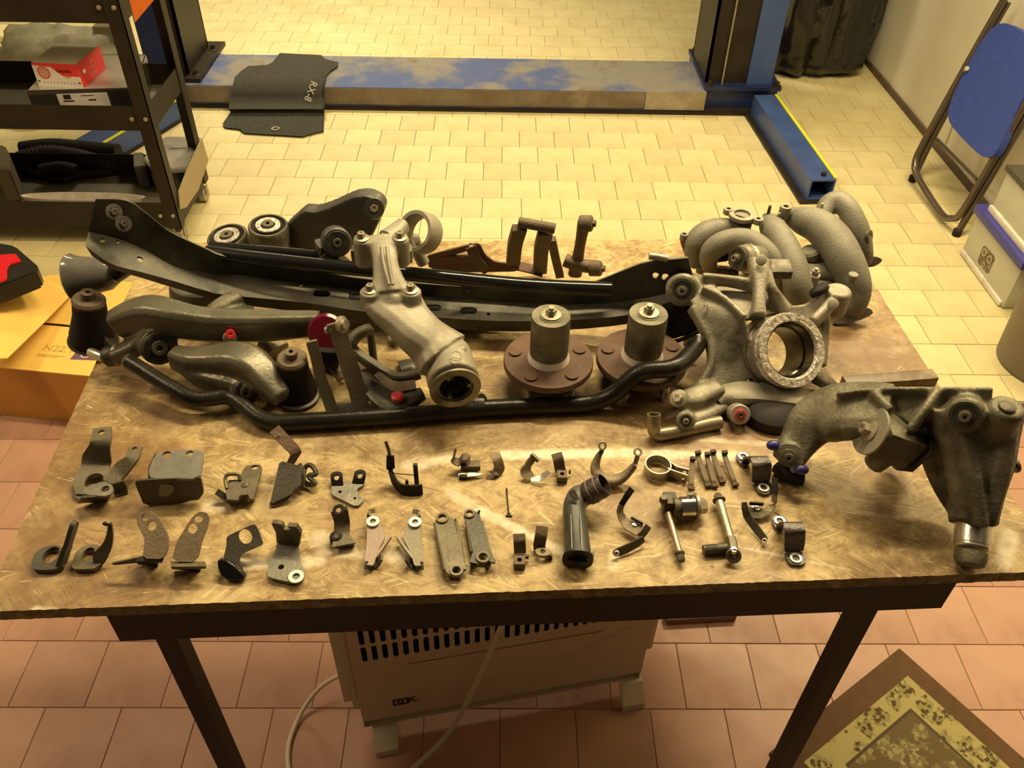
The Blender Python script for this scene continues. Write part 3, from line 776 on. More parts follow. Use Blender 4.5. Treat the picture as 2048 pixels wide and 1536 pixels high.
# ---------------------------------------------------------------- tool trolley at the left
zoom(0, 0, 1)
cartm = mat('dark_trolley_steel', (.016,.012,.007), (.026,.02,.012), rough=.45, scale=6)
traym = mat('trolley_tray_liner', (.10,.09,.055), (.075,.068,.045), rough=.7, scale=14)
Yc = PX(300, 492, 0).y; Yd = PX(396, 415, 0).y + .10
cart = thing('tool_trolley', 'dark brown three-shelf steel tool trolley at the left edge', 'trolley', (-1.5, Yc+.2, 0))
pf = PY(345, 440, Yc); xr = PY(360, 440, Yc).x; pw = .045
zlow = PY(355, 456, Yc).z
xl = -2.35
def zy(py, px=150): return PY(px, py, Yc).z
post = lambda x, y: (box(new(), (0,0,0), (1,0,0), (0,1,0), (0,0,1)))
for (x, y) in ((xr-pw, Yc-.004), (xr-pw, Yd-.02)):
    b = new(); box(b, (x, y, zlow), (pw, 0, 0), (0, .003, 0), (0, 0, 1.05-zlow)); box(b, (x+pw-.003, y, zlow), (.003, 0, 0), (0, .04 if y < Yd-.1 else -.04, 0), (0, 0, 1.05-zlow)); part(cart, 'post', b, cartm, shade=False)
for (x, y) in ((xl, Yc-.004), (xl, Yd-.02)):
    b = new(); box(b, (x, y, zlow), (pw, 0, 0), (0, .003, 0), (0, 0, 1.05-zlow)); part(cart, 'post', b, cartm, shade=False)
trays = []
for (pt, pb) in ((404, 452), (211, 260), (-20, 46)):
    zt_, zb_ = zy(pt), zy(pb); b = new()
    for y in (Yc, Yd-.022): box(b, (xl+.01, y, zb_), (xr-xl-.02, 0, 0), (0, .002, 0), (0, 0, zt_-zb_))
    for x in (xl+.01, xr-.006): box(b, (x, Yc, zb_), (.002, 0, 0), (0, Yd-Yc-.02, 0), (0, 0, zt_-zb_))
    tr = part(cart, 'tray', b, cartm, shade=False)
    b = new(); box(b, (xl+.012, Yc+.003, zb_+.004), (xr-xl-.026, 0, 0), (0, Yd-Yc-.028, 0), (0, 0, .004)); part(tr, 'tray_floor', b, traym, shade=False)
    trays.append((zb_+.008, zt_))
    for x in (xr-.018, xr-.03-.03):
        q = new(); lathe(q, V((x, Yc-.004, (zt_+zb_)/2)), (0,-1,0), [(.007, 0), (.006, .003), (.001, .005)], 12, cap=(True, True)); part(cart, 'rivet', q, zinc)
for (x, y) in ((xr-.02, Yc+.03), (xr-.02, Yd-.05), (xl+.03, Yc+.03), (xl+.03, Yd-.05)):

    b = new(); rw = (zlow-.006)/2*.85
    cyl(b, (x-.012, y, rw+.001), (x+.012, y, rw+.001), rw, bev=.003); cyl(b, (x, y, 2*rw-.004), (x, y, zlow+.01), .008)
    box(b, (x-.017, y-.012, rw), (.003, 0, 0), (0, .024, 0), (0, 0, rw+.004)); box(b, (x+.014, y-.012, rw), (.003, 0, 0), (0, .024, 0), (0, 0, rw+.004))
    part(cart, 'caster', b, zinc)
# orange pennant hanging from the front corner
b = new(); plate(b, [PY(256, -12, Yc-.014), PY(318, -12, Yc-.014), PY(270, 45, Yc-.014)], .0015, k=0)
solo('orange_cloth', 'bright orange pointed cloth hanging over the trolley front post', 'cloth', b, mat('orange_cloth', (.80,.20,.02), (.72,.17,.02), rough=.8, scale=30), shade=False)
# things on the middle shelf
s2 = trays[1][0]; hb_ = PY(150, 185, Yc+.03).z
zk = hb_
P = [(52, 182), (264, 177), (292, 108), (118, 108)]
kbox = thing('black_box', 'black flat box with a white paper label on the middle trolley shelf', 'box', g2(PX(160, 160, s2), s2))
b = new(); prism(b, P, zk, s2+.0005, .003); part(kbox, 'body', b, mat('black_lacquer', (.03,.028,.022), rough=.2, coat=.4))
b = new(); prism(b, [(56,180),(262,175),(289,110),(120,110)], zk+.0012, zk+.0001); part(kbox, 'lid', b, MATS.get('silver_and_sheen_lid') or mat('silver_and_sheen_lid', (.50,.47,.42), (.40,.37,.33), rough=.22, metal=.4, scale=20), shade=False)  # grey lid, lightened so its colour carries the lamp's reflection
pA, pB = PX(52, 182, zk), PX(264, 177, zk); hd = (pB-pA).normalized(); nn = V((hd.y, -hd.x, 0))
def onface(t, z): p = pA.lerp(pB, t); return g2(p, z) + nn*.0012
b = new(); plate(b, [onface(.27, zk-.012), onface(.75, zk-.010), onface(.76, s2+.006), onface(.28, s2+.006)], .001, k=0); lab = part(kbox, 'paper_label', b, white, shade=False)
for t0, t1, z0, z1 in ((.33,.40,.014,.028), (.32,.42,.032,.036), (.56,.63,.030,.034), (.50,.62,.017,.019)):
    b = new(); plate(b, [onface(t0, zk-z0)+nn*.0006, onface(t1, zk-z0)+nn*.0006, onface(t1, zk-z1)+nn*.0006, onface(t0, zk-z1)+nn*.0006], .0005, k=0)
    part(lab, 'print', b, mat('black_ink', (.02,.02,.02)), shade=False)
b = new(); lathe(b, g2(PX(95, 205, zk-.05), s2)+nn*.02, (0,0,1), [(.018, 0), (.018, .012), (.013, .022), (.003, .027)], 20)
solo('silver_knob', 'small silver dome in front of the black box on the trolley', 'knob', b, zinc)
# red and white carton
redc = mat('red_carton', (.68,.035,.03), rough=.45); whc = mat('white_carton', (.78,.74,.66), rough=.5)
car = thing('spark_plug_carton', 'red and white printed carton standing on the black box', 'box', g2(PX(150, 150, zk), zk))
zoom(0, 0, .2148)
zk += .0013
fa, fb = PX(*zp(365, 800), zk), PX(*zp(780, 822), zk)
sd = PX(*zp(1065, 640), zk)
fd = (fb-fa).normalized(); L1 = (fb-fa).length; sn = (sd-fb).normalized(); L2 = (sd-fb).length
fn = V((fd.y, -fd.x, 0)); fn = fn if fn.dot(CAMP-fa) > 0 else -fn
sd_ = -fn; L2 = min((sd-fb).dot(sd_), .2)
H = .072
b = new(); box(b, fa+V((0,0,.0006)), fd*L1, sd_*L2, (0,0,H), .0015); part(car, 'body', b, redc)
b = new(); box(b, fa+V((0,0,H+.0002))+fd*.002+sd_*.002, fd*(L1-.004), sd_*(L2-.004), (0,0,.0012)); part(car, 'top_panel', b, mat('grey_film', (.42,.38,.31), (.5,.46,.38), rough=.2, scale=8), shade=False)
def F(x, y, o=.0008): return fa + fd*(L1*x) + V((0,0,H*y)) + fn*o
b = new(); plate(b, [F(0,.0), F(1,.0), F(1,.48), F(.62,.48), F(.40,.86), F(0,.90)], .0006, k=0); part(car, 'white_panel', b, whc, shade=False)
b = new(); lathe(b, F(.22,.62,.0012), fn, [(.017, 0), (.017, .0006)], 28); o = part(car, 'oval_badge', b, mat('rose_badge', (.62,.32,.26), rough=.5)); 
b = new(); ring(b, F(.22,.62,.0018), fn, .019, .016, .0006); part(car, 'badge_ring', b, redc)
text(car, 'lettering', 'RACING', .012, F(.68,.70,.0018), fd, (0,0,1), mat('black_ink', (.02,.02,.02)), .0003)
text(car, 'lettering', '50', .018, F(.74,.52,.0018), fd, (0,0,1), mat('orange_ink', (.85,.18,.04)), .0003, label='orange lettering')
b = new()
for i in range(10): q = F(.16+i*.075, .17, .0012); box(b, q, fd*.0012, fn*.0005, (0,0,.004))
for x in (.03, .93): box(b, F(x, .20, .0012), fd*.006, fn*.0005, (0,0,.004))
part(car, 'scale_marks', b, mat('black_ink', (.02,.02,.02)), shade=False)
rn = fd
def S(x, y, o=.0008): return fa + fd*(L1+o) + sd_*(L2*x) + V((0,0,H*y))
b = new(); ring(b, S(.55,.62), rn, .013, .010, .0006); part(car, 'badge_ring', b, mat('rose_badge', (.62,.32,.26)))
b = new(); box(b, S(.14,.5), rn*.0006, sd_*.014, (0,0,.012)); part(car, 'square_mark', b, whc, shade=False)
text(car, 'lettering', 'RACING', .011, S(.5,.25,.0012), sd_, (0,0,1), mat('rose_badge', (.62,.32,.26)), .0003)
# clear-lidded box and things in the bottom shelf
zoom(0, 220, .2148)
s3_ = trays[0][0]
zc = s3_+.115
gb = thing('organiser_box', 'grey plastic organiser box with a silver lid on the lowest trolley shelf', 'box', g2(PX(*zp(1600, 620), s3_), s3_))
P = [(1335,450),(1400,320),(1540,245),(1868,248),(1885,300),(1745,535),(1640,545),(1420,540)]
b = new(); prism(b, P, zc, zc-.02, .004); part(gb, 'lid', b, mat('silver_and_sheen_lid', (.50,.47,.42), (.40,.37,.33), rough=.22, metal=.4, scale=20))
b = new(); prism(b, [(1580,320),(1740,318),(1735,350),(1578,352)], zc+.004, zc-.001); part(gb, 'handle_recess', b, mat('grey_latch', (.25,.23,.2)), shade=False)
P2 = [(x+ (8 if x < 1600 else -8), y) for x, y in P]
b = new(); prism(b, P2, zc-.0205, s3_+.001, .003); part(gb, 'body', b, mat('olive_grey_plastic', (.20,.185,.13), (.27,.25,.19), rough=.4, scale=12))
for x in (1440, 1680):
    b = new(); prism(b, [(x-40,548),(x+40,548),(x+40,575),(x-40,575)], zc-.03, zc-.07); part(gb, 'latch', b, mat('dark_latch', (.05,.045,.035), rough=.3), shade=False)
# tan side panel box hanging on the outside of the trolley
b = new(); A1, B1, C1, D1 = [PXX(*zp(x, y), xr+.004) for x, y in ((1876,262),(1945,490),(1745,905),(1690,925))]
q = [PXX(*zp(x, y), xr+.006) for x, y in ((1880,262),(1942,470),(1850,740),(1738,905),(1682,925),(1668,760),(1745,560))]
plate(b, q, .004, k=0); part(cart, 'side_panel', b, mat('tan_side_panel', (.30,.235,.14), rough=.5), shade=False, label='tan side panel of the lowest tray')
b = new(); zz = PX(*zp(1300, 820), s3_); prism(b, [(1238,395),(1335,392),(1350,520),(1245,530)], s3_+.085, s3_+.001, .003); solo('olive_box', 'small upright grey green box beside the organiser box', 'box', b, mat('olive_grey_dark', (.10,.095,.065), rough=.5))
# black hoses
r_ = random.Random(4); 
def hose(name, label, pts, r, m=rubber, cat='hose', rib=False):
    b = new(); P = [g2(PX(*zp(x, y), s3_+h), s3_+h) for x, y, h in pts]
    if rib: 
        Q = sm(P, 14); tube(b, Q, [r*(1+.14*(i % 2)) for i in range(len(Q))], seg=14, n=1)
    else: tube(b, P, r, seg=14, n=6)
    return solo(name, label, cat, b, m)
hose('rubber_hose', 'thick ribbed black hose lying across the lowest trolley shelf', [(180,470,.04),(420,410,.045),(700,440,.045),(960,500,.04),(1180,470,.04)], .030, rib=True)
hose('rubber_hose', 'thin black hose curling in front on the lowest trolley shelf', [(160,540,.02),(330,590,.018),(560,640,.018),(740,600,.02),(980,575,.018),(1180,520,.018)], .016)
hose('rubber_hose', 'black hose at the back of the lowest trolley shelf under the shelf above', [(200,360,.05),(480,330,.06),(760,350,.05),(1100,380,.05)], .026)
hose('rubber_hose', 'short black hose end lying on the olive tray liner', [(380,560,.055),(560,530,.06),(720,560,.05)], .020)
b = new(); prism(b, [(-60,330),(40,320),(85,400),(90,560),(-60,570)], s3_+.12, s3_+.001, .006); solo('tan_pouch', 'tan carton at the left end of the lowest trolley shelf', 'box', b, mat('tan_carton', (.19,.145,.08), rough=.7))
zc2 = trays[0][1]
dish = new(); ce = PX(160, 415, zc2-.022); rr = .165
lathe(dish, V((ce.x+.005, ce.y+.165-.02, s3_+.001)), (0,0,1), [(rr*.8, 0), (rr*.82, .002), (rr, zc2-s3_+.001), (rr-.004, zc2-s3_+.001), (rr*.79, .005)], 48, cap=(True, True))
b = dish
# shallow white basin, only its rim shows above the tray edge
bmesh.ops.scale(b, vec=(1.25, .16, 1), space=Matrix.Translation(-V((ce.x+.005, ce.y+.145, 0))), verts=b.verts)
bmesh.ops.translate(b, vec=(0, -.112, 0), verts=b.verts)
solo('white_dish', 'white narrow dish whose rim shows above the lowest trolley rail', 'dish', b, white)
# clutter on the floor behind the trolley, seen between its shelves
zoom(0, 0, .2148)
Yk = Yd+.22
def stand(name, label, cat, x0, x1, y0, m, d=.18, h=.3):
    """upright box on the floor behind the trolley; x in crop pixels, top at crop row y0"""
    p0, p1 = PY(*zp(x0, y0), Yk), PY(*zp(x1, y0), Yk); b = new(); box(b, (p0.x, Yk, .001), (p1.x-p0.x, 0, 0), (0, d, 0), (0, 0, p0.z), .006); return solo(name, label, cat, b, m)
gr = mat('crumpled_grey_cloth', (.20,.185,.12), (.13,.12,.075), rough=.7, scale=12, bump=1., bscale=30)
def heap(name, label, cat, x, y, z0, rx, ry, rz, m, seed, amp=.25, cy=None):
    p = PX(*zp(x, y), z0) if cy is None else PY(*zp(x, y), cy)
    b = new(); bmesh.ops.create_icosphere(b, subdivisions=4, radius=1.)
    for v in b.verts:
        k = 1 + amp*noise.noise(v.co*1.8+V((seed, 0, 0))) + amp*.5*noise.noise(v.co*5+V((seed, 3, 0)))
        v.co = V((v.co.x*rx*k, v.co.y*ry*k, max(v.co.z*rz*k + rz*.9, 0)))
    bmesh.ops.translate(b, vec=(p.x, p.y, 0.001), verts=b.verts); return solo(name, label, cat, b, m, auto=80)
Yk = 3.78
hz = PY(*zp(500, 300), Yk).z
heap('dust_sheet', 'crumpled grey green sheet heaped on the floor behind the trolley', 'cloth', 540, 330, 0, .30, .16, hz*.58, gr, 2., cy=Yk)
c = PY(*zp(325, 340), Yk-.12)
b = new(); lathe(b, V((c.x, Yk-.35, .12)), (0,1,0), [(.02,0),(.06,0),(.075,.01),(.085,.03),(.085,.07),(.07,.09),(.02,.09)], 32)
bmesh.ops.translate(b, vec=(0, 0, -.12+.0865), verts=b.verts)
solo('small_wheel', 'small black rubber wheel on the floor behind the trolley', 'roller', b, rubber)  # a small wheel lying loose on the floor
stand('cardboard_panel', 'brown cardboard panel standing beside the grey sheet behind the trolley', 'box', 850, 1050, 250, mat('brown_card', (.14,.105,.055), rough=.8), d=.12)  # a standing cardboard panel, drawn as a thick box
for k, (x, lab) in enumerate(((100, 'left'), (190, 'right'))):
    a = PX(*zp(x, 300), .14); c = PX(*zp(x+130, 470), .14); b = new(); cyl(b, g2(a, .02), g2(c, .02), .012)
    solo('chrome_pipe', 'chrome pipe on the floor behind the trolley, %s one of two' % lab, 'pipe', b, chrome, group='chrome pipes behind the trolley')
b = new(); prism(b, [(-300,225),(240,225),(215,340),(-300,340)], .03, .001, .004); solo('yellow_cloth', 'pale yellow folded cloth on the floor behind the trolley', 'cloth', b, mat('pale_yellow', (.75,.68,.35), rough=.8))

# ---------------------------------------------------------------- cardboard box with open flap and tool case
zoom(0, 460, .26036)
card = mat('orange_cardboard', (.62,.33,.07), (.56,.29,.06), rough=.75, scale=8)
cin = mat('bright_cardboard', (.80,.52,.12), (.74,.47,.10), rough=.75, scale=8)
Yb = PX(*zp(0, 1440), 0).y
zt1 = PY(*zp(60, 1068), Yb).z
fl_, fr_ = PX(*zp(-260, 1040), zt1), PX(*zp(735, 1135), zt1)
bk = PX(*zp(1020, 408), zt1)
boxo = thing('cardboard_box', 'orange cardboard box with an open flap beside the workbench', 'box', (-1.0, Yb+.25, 0))
bx = (fr_-fl_); bx.z = 0; bxn = bx.normalized(); by = V((-bxn.y, bxn.x, 0)); Ld = (bk-fr_).dot(by)
xmax = min(fr_.x, -.66); fr2 = fl_ + bxn*((xmax-fl_.x)/bxn.x)
Lx = (fr2-fl_).length; t_ = .005
b = new(); o = g2(fl_, 0.001); zz = zt1-.001
box(b, o, bxn*Lx, by*t_, (0,0,zz)); box(b, o+by*(Ld-t_), bxn*Lx, by*t_, (0,0,zz)); box(b, o+by*t_, bxn*t_, by*(Ld-2*t_), (0,0,zz)); box(b, o+bxn*(Lx-t_)+by*t_, bxn*t_, by*(Ld-2*t_), (0,0,zz)); box(b, o+by*t_+bxn*t_, bxn*(Lx-2*t_), by*(Ld-2*t_), (0,0,t_))
part(boxo, 'carton_body', b, card, shade=False)
# closed front flap, back flap, dark gap between them
q = fl_
def bp(u_, v_, z=0): return g2(fl_, zt1+z) + bxn*(Lx*u_) + by*(Ld*v_)
vg = (PX(*zp(450, 738), zt1)-g2(fl_, zt1)).dot(by)/Ld
for nm, v0, v1 in (('front_flap', 0, vg-.012), ('back_flap', vg+.012, 1)):
    b = new(); box(b, bp(0, v0, .0002), bxn*Lx, by*(Ld*(v1-v0)), (0,0,.004)); part(boxo, nm, b, cin, shade=False)
# raised side flap leaning to the left
P = [PX(*zp(330, 332), zt1+.06), PX(*zp(560, 480), zt1+.02), PX(*zp(330, 730), zt1+.05), PX(*zp(60, 972), zt1+.10), PX(*zp(-120, 985), zt1+.12), PX(*zp(-260, 760), zt1+.14), PX(*zp(-60, 560), zt1+.10)]
b = new(); plate(b, P, .004, k=0); part(boxo, 'open_flap', b, cin, shade=False)
ink = mat('brown_ink', (.42,.27,.07)); 
tc_ = PX(*zp(455, 915), zt1+.0046)
text(boxo, 'printed_code', 'N22.Y', .034, tc_, bxn, by, ink, .0002)
b = new(); ly = PX(*zp(400, 965), zt1+.0046); box(b, ly-bxn*.04, bxn*.075, by*.0015, (0,0,.0004)); box(b, ly-bxn*.04-by*.006, bxn*.06, by*.0015, (0,0,.0004)); part(boxo, 'printed_lines', b, ink, shade=False)
q = [PX(*zp(x, y), zt1+.0052) for x, y in ((600,915),(790,935),(750,1000),(538,992))]
b = new(); plate(b, q, .0008, k=0); part(boxo, 'sticker', b, mat('violet_sticker', (.14,.08,.14), rough=.4), shade=False)
b = new(); ring(b, PX(*zp(660, 958), zt1+.006), (0,0,1), .013, .010, .0006); part(boxo, 'sticker_ring', b, white)
# tool case resting on the flap
zk = zt1+.155
case = thing('tool_case', 'black tool case with a bright red lid panel on the cardboard box', 'case', g2(PX(*zp(0, 350), zk), zt1+.12))
b = new(); prism(b, [(-200,80),(0,92),(110,112),(290,268),(278,320),(0,430),(-200,470)], zk+.03, zk-.022, .006); part(case, 'body', b, mat('black_case', (.02,.018,.014), rough=.35))
b = new(); prism(b, [(-200,200),(0,188),(120,178),(162,238),(70,262),(50,300),(52,372),(0,398),(-200,430)], zk+.036, zk+.0295, .002); part(case, 'lid_panel', b, mat('bright_red_plastic', (.55,.01,.02), rough=.4))
b = new(); A = PX(*zp(280, 325), zk-.02); C = PX(*zp(-200, 500), zk-.02); 
cyl(b, PX(*zp(272, 335), zk-.012), PX(*zp(-150, 478), zk-.012), .012); part(case, 'edge_trim', b, mat('grey_trim', (.10,.085,.06), rough=.3))

# ---------------------------------------------------------------- convector heater under the bench
zoom(560, 1170, .45898)
P0, P1 = PX(*zp(470, 745), 0), PX(*zp(1540, 545), 0)
hu = (P1-P0); hu.z = 0; hL = hu.length; hu.normalize(); hn = V((hu.y, -hu.x, 0))       # hn towards the viewer
heatm = mat('cream_enamel', (.60,.50,.36), (.57,.47,.34), rough=.45, scale=5); heatp = mat('cream_plastic', (.62,.56,.42), rough=.5)
heater = thing('convector_heater', 'cream convector heater on two feet on the floor under the workbench', 'heater', (P0+P1)/2)
HB = .055; HT = .41
Z = V((0,0,1))
lm = (PY(*zp(415, 625), (P0-hn*.02).y)); 
base0 = P0 - hn*.035
def HP(s, d, z): return V((P0.x, P0.y, 0)) + hu*(s*hL) - hn*d + Z*z        # s along the heater, d back from the foot tip
S0, S1 = -.075, 1.035
D0, D1 = .035, .115
def hbx(s0, s1, d0, d1, z0, z1, bev=0):
    b = new(); o = HP(s0, d1, z0); box(b, o, hu*((s1-s0)*hL), hn*(d1-d0), Z*(z1-z0), bev); return b
front = hbx(S0, S1, D0, D0+.002, HB+.03, HT)
rows_ = []; cut = new()
nsl = 29; w_ = (S1-S0)*hL
for k in range(nsl):
    s = S0 + (S1-S0)*(.045 + .91*k/(nsl-1))
    for zc_ in (HT-.046, HT-.099):
        p = HP(s, D0, zc_); t = slotc(p, hn, Z, .0046, .0185, .02)
        me = bpy.data.meshes.new('q'); t.to_mesh(me); t.free(); cut.from_mesh(me); bpy.data.meshes.remove(me)
part(heater, 'front_panel', fuse(front, cut=[cut]), heatm, shade=False)
b = new()
box(b, HP(S0, D0+.002, HB), hu*w_, -hn*(D1-D0-.004), Z*.002); box(b, HP(S0, D1, HB+.002), hu*w_, hn*.002, Z*(HT-HB-.002)); 
for s in (S0, S1-.002/hL): box(b, HP(s, D1-.002, HB+.002), hu*.002, hn*(D1-D0-.004), Z*(HT-HB-.004))
box(b, HP(S0, D1-.002, HT-.002), hu*w_, hn*(D1-D0-.004), Z*.002)
part(heater, 'casing', b, heatm, shade=False)
b = new(); 
v = [HP(S0, D0, HB+.03), HP(S1, D0, HB+.03), HP(S1, D0+.012, HB), HP(S0, D0+.012, HB)]
fv = [b.verts.new(p) for p in v]; bv_ = [b.verts.new(p-hn*.002) for p in v]; b.faces.new(fv); b.faces.new(bv_[::-1])
for i in range(4): b.faces.new((fv[i], fv[(i+1) % 4], bv_[(i+1) % 4], bv_[i]))
part(heater, 'lower_panel', b, heatp, shade=False)
part(heater, 'dark_inner_box', hbx(S0+.03, S1-.03, D0+.02, D1-.02, HB+.05, HT-.02), mat('heater_inside', (.03,.02,.015), rough=.8), shade=False)  # dark box added so the slots look shaded inside
part(heater, 'end_cap', hbx(S0-.055, S0-.001, D0+.004, D1+.004, HB+.10, HT+.005, .004), heatp)
part(heater, 'end_cap', hbx(S1+.001, S1+.03, D0+.004, D1+.004, HB+.10, HT+.005, .004), heatp)
for s in (0, 1):
    b = new(); c0, c1 = HP(s-.045, 0, 0), HP(s+.045, 0, 0)
    for q in (0,):
        o = HP(s-.045, .17, 0.001); sec = [(0, 0), (.012, .0), (.052, .05), (.052, .06), (.118, .06), (.118, .05), (.158, 0), (.17, 0), (.17, .02), (.14, .064), (.03, .064), (0, .02)]
        P = [HP(s-.045, .17-a_, .001+z_) for a_, z_ in sec]; R = [HP(s+.045, .17-a_, .001+z_) for a_, z_ in sec]
        a_ = [b.verts.new(x) for x in P]; c_ = [b.verts.new(x) for x in R]; b.faces.new(a_); b.faces.new(c_[::-1])
        for i in range(len(P)): b.faces.new((a_[i], c_[i], c_[(i+1) % len(P)], a_[(i+1) % len(P)]))
    for vv in b.verts:
        if (vv.co-CAMP).length and vv.co.z > HB-.001: vv.co.z = min(vv.co.z, HB-.0005)
    part(heater, 'foot', b, heatp, shade=False)
b = new(); k = HP(S0-.02, D0+.02, HB+.075); lathe(b, HP(S0-.001, D0+.035, HB+.07), -hu, [(.026, 0), (.025, .012), (.018, .018), (.004, .02)], 24); part(heater, 'knob', b, heatp)
text(heater, 'logo_lettering', 'K.', .026, HP(.125, D0-.001, HB+.078), hu, Z, mat('dark_print', (.05,.02,.015)), .0004)
b = new(); q = HP(.075, D0-.0006, HB+.077)
for dx, dz, ww, hh in ((-.014, -.010, .028, .003), (-.014, .008, .028, .003), (-.014, -.010, .004, .021), (.011, -.010, .004, .021)): box(b, q+hu*dx+Z*dz, hu*ww, hn*.0006, Z*hh)
ring(b, q+Z*.0005, hn, .007, .0035, .0008); part(heater, 'logo', b, mat('dark_print', (.05,.02,.015)), shade=False)
b = new(); box(b, HP(.12, D0-.0002, HT-.153), hu*(hL*.72), hn*.0008, Z*.0022); part(heater, 'front_rule', b, mat('brown_print', (.30,.18,.10)), shade=False)
b = new(); tube(b, [HP(.13, D0, HB+.12), HP(.25, D0, HB+.10), HP(.45, D0, HB+.10), HP(.7, D0, HB+.135), HP(.95, D0, HB+.20)], .0012, seg=6); part(heater, 'embossed_curve', b, heatm)
# cables
cabm = mat('off_white_cable', (.60,.54,.42), rough=.5)
b = new(); tube(b, [HP(S0-.06, D0+.05, HB+.12), PX(690, 1345, .14), PX(640, 1375, .06), PX(600, 1430, .012), PX(576, 1500, .006), PX(590, 1570, .005), PX(660, 1610, .005), PX(760, 1585, .005), PX(850, 1515, .02), PX(905, 1455, .06), PX(950, 1370, .19), PX(985, 1290, .33), PX(1010, 1235, .45), PX(1012, 1200, .55)], .0045, seg=10)
solo('power_cable', 'off-white heater cable looping over the red floor below the bench', 'cable', b, cabm)
zoom(0, 0, 1)
fo = thing('red_folder', 'flat brown board with red edge on the floor behind the heater', 'board', g2(PX(1405, 1230, .02), 0))
b = new(); prism(b, [(1330,1222),(1476,1219),(1474,1232),(1335,1240)], .022, .002, .001); part(fo, 'board', b, mat('brown_board', (.16,.08,.05)), shade=False)
b = new(); prism(b, [(1420,1219.5),(1474,1219),(1474,1226),(1425,1229)], .026, .0225); part(fo, 'cover', b, mat('dull_red', (.30,.035,.03)), shade=False)

# ---------------------------------------------------------------- rug
rug = thing('rug', 'brown bordered floral rug on the red floor at the lower right', 'rug', g2(PX(1800, 1450, 0), 0))
A, B_, C_ = PX(1797, 1299, 0), PX(1537, 1508, 0), PX(2060, 1535, 0)
u1 = (B_-A).normalized(); u2 = V((-u1.y, u1.x, 0)); u2 = u2 if u2.dot(C_-A) > 0 else -u2
L1, L2 = (B_-A).length*1.0, .95
def RG(a_, c_, z): return g2(A + u1*a_ + u2*c_, z)
b = new(); box(b, RG(0, 0, .0005), u1*L1, u2*L2, (0,0,.006), .002); part(rug, 'border', b, mat('brown_rug_border', (.105,.060,.032), (.13,.075,.042), rough=.95, scale=40, bump=.6, bscale=400, spec=.1))
def floral(name, ground, leaf, sc, inv=False):
    m = bpy.data.materials.new(name); m.use_nodes = True; nt = m.node_tree; N = nt.nodes; L = nt.links; bs = N['Principled BSDF']; bs.inputs['Roughness'].default_value = .95; bs.inputs['Specular IOR Level'].default_value = .1
    tc = N.new('ShaderNodeTexCoord'); w1 = N.new('ShaderNodeTexNoise'); w1.inputs['Scale'].default_value = 18; L.new(tc.outputs['Object'], w1.inputs['Vector'])
    ad = N.new('ShaderNodeVectorMath'); ad.operation = 'MULTIPLY_ADD'; L.new(w1.outputs['Color'], ad.inputs[0]); ad.inputs[1].default_value = (.022,.022,0); L.new(tc.outputs['Object'], ad.inputs[2])
    vo = N.new('ShaderNodeTexVoronoi'); vo.inputs['Scale'].default_value = sc; L.new(ad.outputs[0], vo.inputs['Vector'])
    v2 = N.new('ShaderNodeTexVoronoi'); v2.inputs['Scale'].default_value = sc*3.4; L.new(ad.outputs[0], v2.inputs['Vector'])
    w2 = N.new('ShaderNodeTexNoise'); w2.inputs['Scale'].default_value = 95; w2.inputs['Detail'].default_value = 3; L.new(tc.outputs['Object'], w2.inputs['Vector'])
    dsum = N.new('ShaderNodeMath'); dsum.operation = 'MULTIPLY_ADD'; L.new(w2.outputs['Fac'], dsum.inputs[0]); dsum.inputs[1].default_value = 1.1; sb_ = N.new('ShaderNodeMath'); sb_.operation = 'SUBTRACT'; L.new(vo.outputs['Distance'], sb_.inputs[0]); sb_.inputs[1].default_value = .55; L.new(sb_.outputs[0], dsum.inputs[2])
    r1 = N.new('ShaderNodeMapRange'); L.new(dsum.outputs[0], r1.inputs[0]); r1.inputs[1].default_value = .40; r1.inputs[2].default_value = .50
    r2 = N.new('ShaderNodeMapRange'); L.new(v2.outputs['Distance'], r2.inputs[0]); r2.inputs[1].default_value = .42; r2.inputs[2].default_value = .55
    r3 = N.new('ShaderNodeMapRange'); L.new(dsum.outputs[0], r3.inputs[0]); r3.inputs[1].default_value = .14; r3.inputs[2].default_value = .10
    mx = N.new('ShaderNodeMath'); mx.operation = 'MAXIMUM'; L.new(r1.outputs[0], mx.inputs[0]); L.new(r3.outputs[0], mx.inputs[1])
    m3 = N.new('ShaderNodeMath'); m3.operation = 'MULTIPLY'; m3.inputs[1].default_value = .9; L.new(r2.outputs[0], m3.inputs[0])
    m4 = N.new('ShaderNodeMath'); m4.operation = 'MAXIMUM'; L.new(mx.outputs[0], m4.inputs[0]); 
    m5 = N.new('ShaderNodeMath'); m5.operation = 'MULTIPLY'; L.new(m3.outputs[0], m5.inputs[0]); m5.inputs[1].default_value = .75; L.new(m5.outputs[0], m4.inputs[1])
    mi = N.new('ShaderNodeMix'); mi.data_type = 'RGBA'; L.new(m4.outputs[0], mi.inputs[0]); mi.inputs[6].default_value = (*leaf, 1); mi.inputs[7].default_value = (*ground, 1)
    L.new(mi.outputs[2], bs.inputs['Base Color']); return m
def RPX(x, y): p = PX(x, y, .006)-A; return p.dot(u1), p.dot(u2)
a0, c0 = RPX(1815, 1352)
b = new(); box(b, RG(a0, c0, .0052), u1*(L1-2*a0), u2*(L2-2*c0), (0,0,.0020)); part(rug, 'floral_border', b, floral('floral_cream', (.36,.31,.13), (.085,.062,.026), 26), shade=False)
a1, c1 = RPX(1822, 1425)
b = new(); box(b, RG(a1, c1, .0062), u1*(L1-2*a1), u2*(L2-2*c1), (0,0,.0020)); part(rug, 'floral_field', b, floral('floral_brown', (.13,.095,.045), (.30,.26,.12), 24), shade=False)
b = new()
